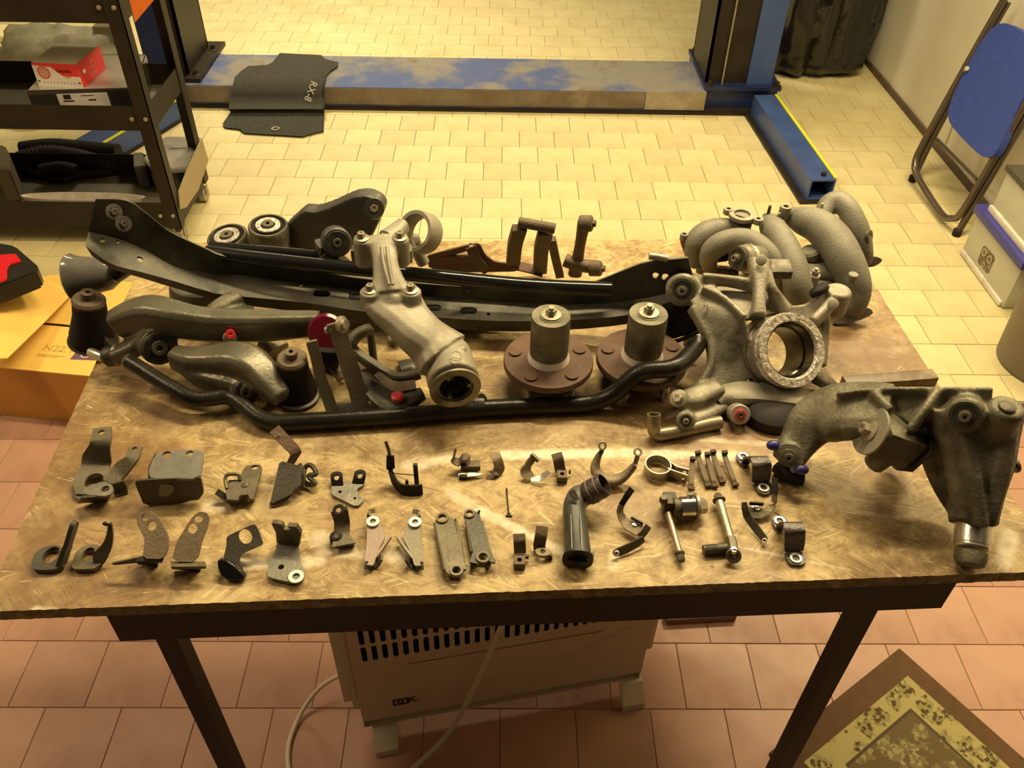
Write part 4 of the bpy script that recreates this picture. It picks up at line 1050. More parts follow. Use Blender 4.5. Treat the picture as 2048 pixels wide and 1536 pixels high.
for s0, s1, c_0, c_1 in ((a1-.006, a1, c1-.006, L2-c1), (a1, L1-a1, c1-.006, c1)): box(b, RG(s0, c_0, .0064), u1*(s1-s0), u2*(c_1-c_0), (0,0,.0016))
part(rug, 'dark_line', b, mat('rug_dark_line', (.07,.05,.025), rough=.95), shade=False)

# ================================================================ LARGE PARTS ON THE BENCH
def S0_(): zoom(0, 0, 1)
def G(x, y): return W(x, y, 0)
Zv = V((0, 0, 1))
# ---------------------------------------------------------------- long black cross member
S0_()
ST = [ # back-wall top, fold, front edge, bottom of the front lip
 ((191,398,.235),(177,463,.185),(171,492,.176),(184,512,.158)),
 ((254,402,.232),(237,478,.168),(222,527,.152),(226,538,.134)),
 ((295,429,.200),(290,499,.142),(286,545,.127),(287,557,.108)),
 ((339,463,.165),(350,533,.108),(344,561,.102),(345,575,.082)),
 ((410,497,.132),(417,546,.085),(407,580,.078),(409,594,.058)),
 ((455,514,.115),(490,551,.074),(454,590,.067),(456,606,.046)),
 ((600,537,.092),(600,565,.064),(600,604,.057),(600,624,.034)),
 ((722,557,.082),(722,577,.058),(722,622,.051),(722,642,.028)),
 ((850,568,.078),(850,592,.054),(850,633,.046),(850,654,.024)),
 ((1000,578,.076),(1000,603,.052),(1000,642,.044),(1000,663,.021)),
 ((1126,584,.078),(1126,606,.052),(1126,640,.045),(1126,660,.022)),
 ((1200,560,.098),(1210,607,.056),(1215,635,.050),(1216,653,.028)),
 ((1262,535,.125),(1290,596,.070),(1300,622,.060),(1302,640,.036)),
 ((1300,524,.145),(1345,584,.088),(1352,608,.078),(1356,624,.050)),
 ((1376,516,.160),(1392,575,.100),(1398,598,.090),(1400,612,.062))]
n_ = 6; cols = [sm([W(*s[k]) for s in ST], n_) for k in range(4)]
t = .0035; b = new(); rings_ = []
cc = [sum((c[i] for c in cols), V((0,0,0)))/4 for i in range(len(cols[0]))]
for i in range(len(cols[0])):
    a, f, e, d = [c[i] for c in cols]; tn = (cc[min(i+1, len(cc)-1)]-cc[max(i-1, 0)]).normalized()
    def off(p, q): 
        n = (q-p).cross(tn).normalized(); return n if n.dot(Zv*.8+V((0,-.6,0))) > 0 else -n
    n1, n2, n3 = off(a, f), off(f, e), off(e, d)
    outer = [a, f, e, d]; inner = [a-n1*t, f-(n1+n2).normalized()*t*1.2, e-(n2+n3).normalized()*t*1.2, d-n3*t]
    rings_.append([b.verts.new(p) for p in outer+inner[::-1]])
for p, q in zip(rings_, rings_[1:]):
    for i in range(8): b.faces.new((p[i], p[(i+1) % 8], q[(i+1) % 8], q[i]))
for r in (rings_[0], rings_[-1]):
    b.faces.new((r[0], r[1], r[6], r[7])); b.faces.new((r[1], r[2], r[5], r[6])); b.faces.new((r[2], r[3], r[4], r[5]))
cuts = []
def webpt(x, y): 
    return W(x, y, .053)
for x, y in ((643,586),(715,597),(865,613),(937,618)):
    h = .060 if x < 700 else .052; p = W(x, y, h); cuts.append(slotc(p, (0,-.15,1), (1,.03,0), .0068, .0070, .03))
for x, y, r in ((603,578,.0035),(977,620,.003),(700,590,.002)): cuts.append(cyc(W(x, y, .055), (0,0,1), r, .03, 12))
for x, y, r in ((205,484,.004),(279,512,.0045),(240,504,.0025)): cuts.append(cyc(W(x, y, .17 if x < 230 else .145), (.2,-.2,1), r, .05, 12))
nb = (W(1376,516,.16)-W(1300,524,.145)).cross(W(1345,584,.088)-W(1300,524,.145)).normalized()
for x, y, r in ((1311,560,.0050),(1311,543,.0042),(1329,541,.0040),(1330,562,.005)): cuts.append(cyc(W(x, y, .118), nb, r, .06, 12))
xm = thing('cross_member', 'long black pressed steel cross member lying over the back row of parts', 'car part', g2(W(700, 640, .02), T))
ch = part(xm, 'channel', fuse(b, cut=cuts), dirtyb, auto=35)
ch.data.materials.append(mat('dust_covered_steel', (.115,.11,.082), (.05,.048,.036), rough=.6, scale=12, lo=.42, hi=.66, bump=.2, bscale=160, c3=(.20,.185,.135), s3=9))
for p in ch.data.polygons:
    if p.normal.z > .62: p.material_index = 1                # dust settled on the upward facing web
b = new(); strip(b, [W(615,588,.042), W(800,612,.036), W(985,625,.033)], (0,1,0), .060, .002); part(xm, 'dark_slot_backing', b, rubber)  # black strip added behind the slots to make them dark
for x, y, h in ((228,424,.222),(247,448,.205)):
    b = new(); p = W(x, y, h); ax = img(p, .25, .1, 1); ring(b, p, ax, .0115, .0055, .004, 24); bolt(b, p, ax, .0055, .005, fl=False); part(xm, 'weld_nut', b, brkd)
for x, y, h in ((638,538,.093),(937,578,.079)):
    b = new(); p = W(x, y, h); ax = img(p, .05, -.25, 1); ring(b, p, ax, .0125, .004, .004, 24); part(xm, 'mounting_ear', b, blackp)
b = new(); p = W(1330, 516, .162); tube(b, [W(1298,512,.156), W(1316,514,.155), W(1336,518,.154)], .0055, seg=12); part(xm, 'end_tube', b, zinc)
b = new(); box(b, W(905, 655, .0005), (.09,0,0), (0,.03,0), (0,0,.020)); part(xm, 'lower_bracket', b, dirtyb)

# ---------------------------------------------------------------- glossy bars behind it
b = new(); tube(b, [W(414,505,.112), W(610,527,.110), W(850,551,.105), W(1060,571,.098), W(1222,578,.094)], .0115, seg=20)
solo('round_bar', 'long glossy black round bar lying behind the cross member', 'bar', b, glossb)
b = new(); tube(b, [W(420,493,.105), W(600,507,.104), W(680,517,.100)], .0085, seg=16)
solo('thin_bar', 'shorter thin black bar behind the long glossy black bar', 'bar', b, glossb)

# ---------------------------------------------------------------- two round bushings at the back left
zoom(100, 380, .24414)
def bush(label, top, bot, rpx, tilt, grp=None, lip=0.):
    p, q = W(*top), W(*bot); r = m_of(rpx, p); ax = (Zv + V(tilt)).normalized(); L = (p.z-q.z)/ax.z; q = p-ax*L
    t_ = thing('bushing', label, 'bushing', g2(q, T), grp)
    b = new(); lathe(b, q, ax, [(r*.86, 0), (r*.9, L*.25), (r*.96, L*.55), (r*1.0, L*.8), (r, L-.003), (r-.002, L), (r*.86, L), (r*.84, L-.006), (r*.2, L-.006)], 40); part(t_, 'outer_sleeve', b, castd)
    b = new(); lathe(b, p-ax*.0058, ax, [(r*.83, 0), (r*.80, .002), (r*.55, .001), (r*.50, .004), (r*.48, .004)], 32); part(t_, 'rubber_insert', b, rubber)
    b = new(); ring(b, p-ax*.001, ax, r*.62, r*.36, .004, 32); part(t_, 'metal_ring', b, pitted)
    b = new(); ring(b, p+ax*.001, ax, r*.30, r*.10, .006, 24); part(t_, 'inner_sleeve', b, castd)
    return t_
bush('dirty round metal bushing with a bright worn ring, left of two at the back left', (1447,372,.080), (1460,520,.012), 168, (-.12,-.1,0))
bush('taller round metal bushing with a grey centre, right of two at the back left', (1785,285,.105), (1800,500,.012), 162, (.05,-.08,0))

# ---------------------------------------------------------------- dark grey engine mount bracket
zoom(600, 350, .24414)
dgrey = mat('dark_grey_paint', (.055,.053,.047), (.075,.072,.062), rough=.42, scale=10, bump=.15, bscale=180, c3=(.10,.095,.075), s3=14, lo3=.6, hi3=.7)
mb = thing('engine_mount', 'dark grey engine mount bracket with a rubber bushing at the back of the bench', 'car part', g2(W(-20, 560, .02), T))
b = new()
P = [(-130,600,.045),(-120,400,.085),(0,310,.125),(30,295,.13),(110,335,.13),(230,300,.145),(420,195,.17),(530,175,.175),(640,195,.17),(690,260,.155),(670,330,.14),(620,440,.11),(560,560,.08),(350,640,.055),(200,680,.045)]
plate(b, [W(*p) for p in P], .028, k=1, q=.2)
b2 = new(); 
part(mb, 'bracket_body', fuse(b, voxel=.003, smooth=3), dgrey, auto=50)
p = W(605, 280, .165); ax = img(p, .05, .15, 1)
b = new(); ring(b, p, ax, .0165, .0085, .012, 28); part(mb, 'bolt_boss', b, blackp)
b = new(); bolt(b, p+ax*.002, ax, .0075, .006, fl=False); part(mb, 'bolt', b, rustg)
p = W(305, 555, .135); ax = img(p, .1, -.15, 1); q = W(250, 480, .12)
b = new(); cyl(b, p-ax*.035, p, .0235, bev=.002, seg=32); part(mb, 'bushing_barrel', b, dgrey)
b = new(); ring(b, p+ax*.001, ax, .0185, .009, .003, 32); part(mb, 'bushing_ring', b, blackp)
b = new(); ring(b, p+ax*.002, ax, .0075, .003, .005, 24); part(mb, 'bushing_core', b, forged)
b = new(); loft(b, [W(180,620,.11), W(300,720,.085), W(400,860,.06)], [(.018,.010), (.020,.010), (.021,.010)], hint=Zv, power=5); loft(b, [W(165,560,.125), W(190,700,.09), W(300,840,.06)], [(.006,.012)]*3, hint=Zv, power=5)
part(mb, 'support_arm', b, dgrey)

# ---------------------------------------------------------------- pale cast arm with four bolts
arm = thing('alloy_casting', 'pale cast aluminium casting with four bolts and a hollow round end', 'car part', g2(W(700, 900, .02), T))
b = new()
# upper yoke: two bosses, centre web, lower bosses, body, flare
bosses = [((505,520,.200),75),((820,515,.200),72),((575,945,.165),88),((910,945,.165),84)]
for (q, r) in bosses:
    p = W(*q); rr = m_of(r, p); cyl(b, p-Zv*(.045 if q[1] < 700 else .03), p, rr, seg=28, bev=.002)
loft(b, [W(505,560,.190), W(660,560,.192), W(820,555,.190)], [(.014,.009)]*3, hint=Zv, power=3)
loft(b, [W(670,530,.190), W(690,640,.185), W(705,760,.175), W(725,880,.165), W(740,980,.155)], [(.024,.013),(.019,.012),(.019,.012),(.024,.013),(.034,.015)], hint=Zv, power=3)
loft(b, [W(575,1000,.148), W(740,1030,.145), W(905,1000,.148)], [(.018,.014),(.02,.018),(.018,.014)], hint=Zv, power=3)
loft(b, [W(740,1000,.145), W(800,1090,.135), W(880,1190,.125), W(970,1290,.115), W(1080,1390,.10), W(1170,1480,.09)], [(.045,.017),(.042,.021),(.036,.024),(.035,.026),(.038,.028),(.046,.030)], hint=Zv, power=2.6)
zoom(580, 560, .24414)
p1 = W(1338, 855, .072); p1 = W(1345, 850, .075); ax = img(p1, .12, -.30, 1); ax = (ax*1.0).normalized()
R1 = m_of(215, p1)
p0 = W(1290, 640, .078)
axb = (p1-p0).normalized()
lathe(b, p0-axb*.010, axb, [(R1*.92, 0), (R1*.97, .006), (R1*.99, (p1-p0).length*.6), (R1, (p1-p0).length+.006), (R1-.003, (p1-p0).length+.009)], 44)
# small lugs on the flare
P = W(1440, 570, .105); cyl(b, W(1250,600,.100), P, .010, .007, seg=14)
body = fuse(b, voxel=.0022, smooth=4, cut=[cyc(p1, axb, R1*.70, .07, 40)], exact=False)
part(arm, 'cast_body', body, castl, auto=60)
b = new(); ring(b, p1+axb*.009, axb, R1*.99, R1*.70, .004, 44); part(arm, 'end_face', b, cast)
b = new(); p2 = p1+axb*.002
ring(b, p2, axb, R1*.72, R1*.60, .012, 40); part(arm, 'inner_liner', b, forged)
for a in (25, 155, 270):
    x, y, z = frame(axb); d = x*math.cos(math.radians(a))+y*math.sin(math.radians(a)); b = new(); bar(b, p2-axb*.012, p2+axb*.006, R1*.16, R1*.26, hint=tuple(d)); bmesh.ops.translate(b, vec=d*R1*.60, verts=b.verts); part(arm, 'inner_lug', b, castd)
b = new(); x, y, z = frame(axb); cyl(b, p2-axb*.02-x*R1*.5-y*.004, p2-axb*.02+x*R1*.5+y*.004, .0045); part(arm, 'cross_pin', b, forged)
p = W(1358, 622, .118); b = new(); ring(b, p, img(p, 0, .5, .8), .0085, .0065, .0012); part(arm, 'cast_mark', b, castl)
zoom(600, 350, .24414)
for (q, r), lab in zip(bosses, (0,0,0,0)):
    p = W(*q); b = new(); hx = m_of(36, p); bolt(b, p+Zv*.0005, Zv, hx, hx*1.5); o = part(arm, 'flange_bolt', b, zinc)
for q, w_ in (((660,620,.203),0), ((735,850,.184),0)): pass
for dx in (-1, 1):
    b = new(); tube(b, [W(690+dx*22,590,.203), W(705+dx*22,720,.194), W(745+dx*14,900,.177)], .0028, seg=8); part(arm, 'web_rib', b, castl)
b = new(); p = W(845, 640, .165); box(b, p-V((.012,.010,.012)), (.026,0,0), (0,.02,0), (0,0,.022), .002); part(arm, 'spacer_block', b, castd)
b = new(); p = W(490, 640, .165); box(b, p-V((.012,.010,.012)), (.022,0,0), (0,.02,0), (0,0,.022), .002); part(arm, 'spacer_block', b, castd)
b = new(); p = W(985, 470, .165); ax = img(p, -.55, .15, .80); rr = m_of(172, p)
lathe(b, p-ax*.016, ax, [(rr*.78, 0), (rr*.97, 0), (rr, .003), (rr, .029), (rr*.97, .032), (rr*.80, .032), (rr*.74, .028), (rr*.72, .016), (rr*.74, .004)], 40, cap=(False, False))
vs = list(b.verts); n40 = 40
# close the inner loop between last and first ring
rr0, rrl = vs[:n40], vs[-n40:]
for i in range(n40): b.faces.new((rrl[i], rrl[(i+1) % n40], rr0[(i+1) % n40], rr0[i]))
loft(b, [W(700,520,.19), W(790,470,.187), W(850,410,.19)], [(.012,.012),(.014,.013),(.010,.012)], hint=Zv, power=3)
part(arm, 'ring_eye', b, castl)
b = new(); tube(b, [W(930,520,.14), W(960,620,.11), W(1010,720,.085)], .0105, seg=14); part(arm, 'lower_stem', b, castl)

# ---------------------------------------------------------------- rusty brackets at the back
b = new()
plate(b, [W(1030,690,.055), W(1180,620,.065), W(1350,570,.075), W(1470,550,.08), W(1520,660,.055), W(1600,720,.04), W(1800,740,.035), W(1790,800,.02), W(1500,800,.02), W(1250,790,.02), W(1060,760,.03)], .004,
      [(W(1400,575,.075), .004)], k=1, q=.15)
rb = thing('rusty_bracket', 'flat rusty bracket with an angled slot behind the black bar', 'bracket', g2(W(1300, 780), T))
part(rb, 'plate', fuse(b, cut=[slotc(W(1240,640,.066), (0,-.5,1), W(1390,610,.07)-W(1090,670,.06), .0045, .030, .03)]), rust)
b = new(); strip(b, [W(1400,590,.08), W(1440,700,.05), W(1540,790,.02)], (1,.2,0), .018, .003); part(rb, 'bent_tab', b, rust)
ub = thing('frame_bracket', 'rusty brown upright frame bracket with a round top bar at the back', 'bracket', g2(W(1850, 800), T))
b = new(); cyl(b, W(1790,385,.155), W(2090,440,.150), .0085, bev=.001); part(ub, 'top_bar', b, rustg)
for pts in ([W(1800,430,.145), W(1760,560,.095), W(1745,720,.045)], [W(2010,470,.14), W(1975,600,.09), W(1965,790,.012)]):
    b = new(); strip(b, pts, (1,.1,0), .0235 if pts[0].x < .27 else .0235, .012); part(ub, 'upright', b, rustg)
b = new(); strip(b, [W(1740,735,.03), W(1860,760,.02), W(1990,800,.012)], (0,1,.3), .02, .003); part(ub, 'foot_tab', b, rust)
S0_()
b = new()
lb = thing('link_bracket', 'rusty link bracket with two bolt ends standing at the back right of the bars', 'bracket', g2(W(1175, 560), T))
strip(b, [W(1103,478,.115), W(1112,520,.06), W(1120,552,.02)], (1,0,0), .014, .010); part(lb, 'upright', b, rustg)
b = new(); loft(b, [W(1168,446,.14), W(1160,490,.09), W(1150,548,.025)], [(.011,.009),(.009,.008),(.012,.010)], hint=(0,1,0), power=3); part(lb, 'link_arm', b, rustg)
b = new(); loft(b, [W(1130,520,.055), W(1160,530,.05), W(1200,535,.045)], [(.012,.010)]*3, hint=Zv, power=3); part(lb, 'link_arm', b, rustg)
for x, y, h in ((1176,447,.140), (1195,537,.048)):
    p = W(x, y, h); b = new(); ax = img(p, .95, 0, .3); cyl(b, p-ax*.014, p+ax*.006, .0135, bev=.001); bolt(b, p+ax*.006, ax, .0065, .007); part(lb, 'bolt', b, rustg)
# small blocks glimpsed between bars and cross member
for x, y, lab in ((1045,577,'left'), (1075,580,'right')): pass

# ---------------------------------------------------------------- two wheel hubs
S0_()
def hub(label, cx, cy, tx, ty, rx, trx):
    pf = W(cx, cy, .052); R = m_of(rx, pf); pt = W(tx, ty, .052+.066); r = m_of(trx, pt)*1.04
    # the barrel stands upright on the flange centre
    h = .068
    t_ = thing('wheel_hub', label, 'wheel hub', g2(pf, T), 'wheel hubs')
    pt = g2(pf, 0) 
    b = new(); base = V((pf.x, pf.y, T+.044))
    lathe(b, base, Zv, [(R*.55, -.006), (R*.97, -.004), (R, -.002), (R, .006), (R*.985, .008), (R*.5, .009)], 56); part(t_, 'flange', b, rust)
    b = new(); lathe(b, base+Zv*.0091, Zv, [(r*1.10, 0), (r*1.09, .002), (r*1.01, .0065), (r*1.0, .011)], 40); part(t_, 'bright_shoulder', b, mat('turned_steel_sheen', (.95,.92,.84), rough=.25, metal=.4))  # polished shoulder, lamp reflection put into its pale colour
    b = new(); lathe(b, base+Zv*.0202, Zv, [(r*.99, 0), (r*.985, h-.004), (r*.96, h), (r*.60, h), (r*.60, h+.001)], 48); part(t_, 'barrel', b, castd)
    b = new(); lathe(b, base+Zv*(.0202+h+.0012), Zv, [(r*.52, 0), (r*.50, .002), (r*.25, .0025)], 32); part(t_, 'washer', b, zinc)
    b = new(); hexa(b, base+Zv*(.0202+h+.0035), Zv, r*.27, .008); lathe(b, base+Zv*(.0202+h+.0116), Zv, [(r*.15, 0), (r*.15, .004)], 14); part(t_, 'centre_nut', b, zinc)
    for k in range(5):
        a = math.radians(94+72*k); d = V((math.cos(a), math.sin(a), 0))*R*.76
        b = new(); lathe(b, base+d+Zv*.0092, Zv, [(R*.145, 0), (R*.14, .0022), (R*.02, .0026)], 24); part(t_, 'stud_head', b, rust)
        b = new(); q = base+d-Zv*.0062; cyl(b, q, q-Zv*.037, R*.085); 
        for j in range(7): lathe(b, q-Zv*(.008+j*.004), Zv, [(R*.085, 0), (R*.097, .001), (R*.085, .002)], 12, cap=(False, False))
        part(t_, 'wheel_stud', b, chrome if k != 2 else zinc)
    b = new(); lathe(b, base-Zv*.0065, -Zv, [(R*.46, 0), (R*.44, .012), (R*.36, .03), (R*.3, .03)], 36); part(t_, 'pilot', b, rubber)
hub('rusty wheel hub with grey barrel and five stud heads, left one in the open', 1097, 717, 1101, 634, 90, 38)
hub('rusty wheel hub with grey barrel, right one partly under the black stabiliser bar', 1284, 712, 1289, 634, 91, 38)

# ---------------------------------------------------------------- stabiliser bar along the front
pts = [(258,723,.050),(280,736,.047),(305,752,.043),(349,778,.036),(387,797,.030),(422,797,.027),(456,793,.025),(487,811,.022),(516,834,.0165),(548,845,.0135),(583,845,.0135),(700,838,.0135),(850,828,.0135),(963,817,.0135),(1102,811,.0135),(1180,806,.016),(1226,789,.032),(1256,762,.054),(1280,745,.068),(1305,740,.074),(1334,738,.076),(1361,727,.075),(1390,697,.068),(1398,682,.070)]
sb = thing('stabiliser_bar', 'long bent black stabiliser bar lying in front of the other parts', 'car part', g2(W(700, 838), T))
b = new(); tube(b, [W(*p) for p in pts], [.0112]*6+[.012]*3+[.0128]*15, seg=20, n=6); part(sb, 'bar', b, rodb)
b = new(); lathe(b, W(258,723,.050), W(258,723,.050)-W(280,736,.047), [(.0112, 0), (.0095, .005), (.004, .009), (.001, .0095)], 18, cap=(False, True)); part(sb, 'rounded_end', b, forged)
p = W(893, 824, .0135); q = W(880, 825, .0135); 
for x in (958, 1108):
    p = W(x, 812, .0137); d = (W(x+20, 811, .0137)-p).normalized()
    if x == 958:
        b = new(); ring(b, p, d, .0165, .0129, .016, 24); part(sb, 'bar_collar', b, blackp)
        b = new(); plate(b, [W(955,785,.035), W(972,790,.035), W(976,812,.02), W(958,815,.02)], .004, k=1); part(sb, 'bar_lug', b, blackp)

# ---------------------------------------------------------------- control arms with rubber mounts, left
def cone_mount(parent, base, top, rb_, rt, capm=rustg):
    b0, t0 = W(*base), W(*top); ax = (t0-b0).normalized(); L = (t0-b0).length; R, r = m_of(rb_, b0), m_of(rt, t0)
    b = new(); lathe(b, b0, ax, [(R*.96, 0), (R, .003), (R*.97, L*.18), (r*1.05, L*.62), (r*1.0, L*.88), (r*.93, L*.90)], 40); part(parent, 'rubber_cone', b, rubber)
    b = new(); lathe(b, b0-ax*.003, ax, [(R*1.08, 0), (R*1.08, .0028)], 40); part(parent, 'base_disc', b, forged)
    b = new(); lathe(b, b0+ax*L*.905, ax, [(r*1.0, 0), (r*1.02, .004), (r*.9, L*.1), (r*.5, L*.1+.001)], 36); part(parent, 'metal_cap', b, capm)
    b = new(); c = b0+ax*(L*1.005+.001); ring(b, c+ax*.005, ax, r*.42, r*.14, .012, 24); part(parent, 'cap_nut', b, capm)
def arm_bush(parent, p, r, ax, L=.03):
    b = new(); cyl(b, p-ax*L, p, r, bev=.001, seg=36); part(parent, 'bushing_shell', b, forged)
    b = new(); ring(b, p+ax*.0005, ax, r*.86, r*.60, .003, 32); part(parent, 'bushing_rubber', b, blackp)
    b = new(); ring(b, p+ax*.003, ax, r*.48, r*.2, .008, 24); part(parent, 'bushing_core', b, forged)
zoom(100, 550, .29297)
ca = thing('control_arm', 'forged dark control arm with a tall rubber mount hanging over the board edge', 'car part', g2(W(900, 500), T))
b = new()
loft(b, [W(440,340,.075), W(560,290,.085), W(700,270,.092), W(850,300,.090), W(1000,330,.085), W(1180,345,.080), W(1500,345,.078), W(1850,330,.078)],
     [(.016,.020),(.021,.023),(.024,.026),(.022,.026),(.019,.025),(.018,.024),(.016,.023),(.013,.019)], hint=Zv, power=6)
loft(b, [W(720,360,.075), W(640,440,.055), W(560,500,.045), W(430,560,.035)], [(.02,.016),(.018,.016),(.016,.014),(.013,.013)], hint=Zv, power=3)
p = W(745, 495, .062); ax = img(p, .1, -.2, 1); R = m_of(108, p)
cyl(b, p-ax*.034, p-ax*.0015, R*1.16, seg=36)
part(ca, 'forged_arm', fuse(b, voxel=.0024, smooth=3), forgedl, auto=60)
arm_bush(ca, p+ax*.001, R*.98, ax)
cone_mount(ca, (296,440,.020), (262,160,.098), 150, 108)
b = new(); loft(b, [W(420,430,.03), W(360,460,.022)], [.014,.012], n=1, power=3); part(ca, 'mount_arm', b, forged)
b = new(); p = W(1232, 402, .072); p = p+img(p,0,0,1)*.018; ring(b, p, img(p, 0,-.1,1), m_of(33, p), m_of(8, p), .004, 20); part(ca, 'paint_mark', b, redm, label='red paint dot')
b = new(); p = W(1228, 420, .068); ax = img(p, 0, -.15, 1); p = p+ax*.016; cyl(b, p-ax*.02, p+ax*.0, m_of(48, p), bev=.002); part(ca, 'drain_boss', b, tanst)
b = new(); cyl(b, W(460,545,.034), W(385,560,.030), .016, bev=.002); cyl(b, W(386,560,.030), W(362,566,.029), .012, bev=.002); part(ca, 'ball_joint', b, forged)
b = new(); tube(b, [W(372,566,.029), W(320,545,.030), W(275,528,.030)], .0075, seg=14); part(ca, 'threaded_stud', b, mach)
b = new(); ring(b, W(470,545,.034), (W(470,545,.034)-W(385,560,.030)), .0175, .015, .006); part(ca, 'boot_clip', b, zinc)

ca = thing('control_arm', 'forged dark control arm with the shorter rubber mount standing beside the stabiliser bar', 'car part', g2(W(1200, 700), T))
b = new()
loft(b, [W(850,560,.050), W(980,600,.050), W(1120,600,.052), W(1280,590,.058), W(1400,640,.055), W(1500,740,.045), W(1580,840,.035)],
     [(.014,.018),(.018,.022),(.021,.024),(.026,.025),(.025,.024),(.020,.020),(.014,.014)], hint=Zv, power=6)
loft(b, [W(860,575,.045), W(1000,700,.035), W(1200,760,.032), W(1400,800,.03)], [(.007,.014),(.009,.016),(.010,.018),(.010,.016)], hint=Zv, power=3)
p = W(1335, 800, .034); ax = img(p, .1, -.2, 1); R = m_of(84, p)
cyl(b, p-ax*.03, p-ax*.0015, R*1.14, seg=36)
part(ca, 'forged_arm', fuse(b, voxel=.0024, smooth=3), forgedl, auto=60)
arm_bush(ca, p+ax*.001, R*.98, ax)
cone_mount(ca, (1688,800,.008), (1650,562,.082), 136, 102)
b = new(); lathe(b, W(1700,830,.0045), Zv, [(m_of(140, p), 0), (m_of(138, p), .002)], 40); part(ca, 'grey_saucer', b, castl)
p = W(1080, 745, .042); 

# pale casting between the arms and the cross member, with its round drum
cb = thing('cast_bracket', 'light grey cast bracket with round drum half hidden under the cross member', 'car part', g2(W(1100, 280), T))
b = new(); lathe(b, W(1010, 255, .002), V((.15,.15,1)), [(.040, 0), (.043, .004), (.043, .045), (.040, .050), (.036, .050)], 44); part(cb, 'drum', b, castd)
b = new(); loft(b, [W(1060,290,.052), W(1160,220,.058), W(1290,150,.060)], [(.012,.010),(.014,.012),(.016,.012)], hint=Zv, power=3)
loft(b, [W(1060,300,.046), W(1220,290,.050), W(1400,270,.046)], [(.022,.010),(.026,.012),(.020,.010)], hint=Zv, power=3); part(cb, 'web', fuse(b, voxel=.0025, smooth=3), castd, auto=60)
b = new(); loft(b, [W(1240,440,.024), W(1270,500,.018)], [(.014,.016),(.013,.014)], n=1, power=3); loft(b, [W(1500,440,.03), W(1560,520,.02)], [(.022,.02),(.018,.016)], n=1, power=3); part(cb, 'lower_lug', b, tanst)

# smoky bell over the box
S0_()
be = thing('smoky_bell', 'glossy smoke grey bell shaped cover beside the raised end of the cross member', 'cover', g2(W(190, 560, .03), T))
b = new(); p0 = W(232, 545, .085); p1 = W(140, 558, .075); ax = (p1-p0).normalized(); L = (p1-p0).length
lathe(b, p0, ax, [(.018, 0), (.026, L*.15), (.029, L*.45), (.033, L*.7), (.038, L*.86), (.040, L*.90), (.038, L*.94), (.026, L*1.0), (.008, L*1.03)], 40); part(be, 'bell', b, mat('smoky_plastic', (.13,.125,.11), (.07,.066,.055), rough=.15, scale=16, coat=.5))
b = new(); loft(b, [W(232,545,.09), W(262,528,.105)], [(.018,.016),(.014,.014)], n=1); part(be, 'neck', b, glossb)

# ---------------------------------------------------------------- flat U bracket, hooked bar, forged link between
zoom(580, 560, .24414)
ub = thing('fork_bracket', 'dull brown steel fork bracket with two upright flat arms', 'bracket', g2(W(450, 1060), T))
flat = mat('brown_flat_steel', (.20,.165,.11), (.13,.105,.07), rough=.5, metal=.2, scale=14, bump=.15, bscale=200)
b = new(); strip(b, [W(175,500,.105), W(215,640,.080), W(250,800,.052), W(310,960,.024), W(345,1068,.007)], (1,.25,0), [.0155,.0155,.0165,.0175,.0175], .008, smooth=False); part(ub, 'arm', b, flat)
b = new(); strip(b, [W(370,350,.130), W(430,540,.098), W(500,740,.062), W(550,900,.034), W(590,1060,.008)], (1,.25,0), [.024,.0235,.026,.025,.025], .010, smooth=False); part(ub, 'arm', b, flat)
b = new(); strip(b, [W(335,1050,.0075), W(450,1062,.0055), W(600,1050,.0075)], (0,1,.4), .018, .009); part(ub, 'base_bar', b, forged)
for x, y, h, r in ((415,365,.130,.0125), (665,1005,.020,.006), (300,410,.12,.006)):
    p = W(x, y, h); ax = img(p, .9, .0, .5); b = new(); lathe(b, p, ax, [(r, 0), (r, .004), (r*.6, .006), (r*.6, .010)], 18); part(ub, 'bolt', b, zinc)
dk = thing('red_disc', 'dark red glossy disc held behind the fork bracket', 'disc', g2(W(300, 560), T))
p = W(290, 430, .085); ax = img(p, -.2, -.1, 1); b = new(); lathe(b, p-ax*.02, ax, [(.026, 0), (.028, .004), (.028, .014), (.024, .018), (.004, .019)], 36); part(dk, 'disc', b, dkred)
b = new(); loft(b, [W(320,560,.065), W(325,640,.045), W(330,700,.004)], [(.014,.012),(.015,.013),(.013,.012)], hint=(0,1,0), power=4); part(dk, 'black_block', b, rubber)
b = new(); tube(b, [W(345,700,.02), W(385,760,.014), W(420,815,.008)], .007, seg=10); part(dk, 'stub', b, tanst)
hk = thing('hooked_bar', 'dull steel square bar bent into a hook beside the fork bracket', 'bar', g2(W(700, 700), T))
b = new(); loft(b, [W(655,405,.082), W(600,420,.084), W(545,455,.080), W(512,510,.072), W(520,570,.062), W(570,620,.054), W(700,710,.043), W(800,770,.036), W(870,800,.034), W(960,795,.034), W(1060,765,.036)], [(.0075,.0075)]*11, hint=Zv, power=6, n=4)
part(hk, 'bar', b, mat('grey_green_steel', (.125,.115,.08), (.085,.078,.055), rough=.45, metal=.25, scale=14, bump=.1, bscale=200))
b = new(); cyl(b, g2(W(655,405,.082), T+.001), W(655,405,.074), .006); part(hk, 'end_post', b, forged)
fk = thing('forged_link', 'dark forged link with a red topped bolt lying beside the pale casting', 'car part', g2(W(850, 1000), T))
b = new(); loft(b, [W(590,770,.030), W(660,850,.028), W(760,960,.022), W(850,1010,.018), W(960,985,.020), W(1090,930,.024)], [(.014,.008),(.018,.009),(.022,.011),(.024,.012),(.018,.010),(.010,.008)], hint=Zv, power=3); part(fk, 'link_body', b, forged)
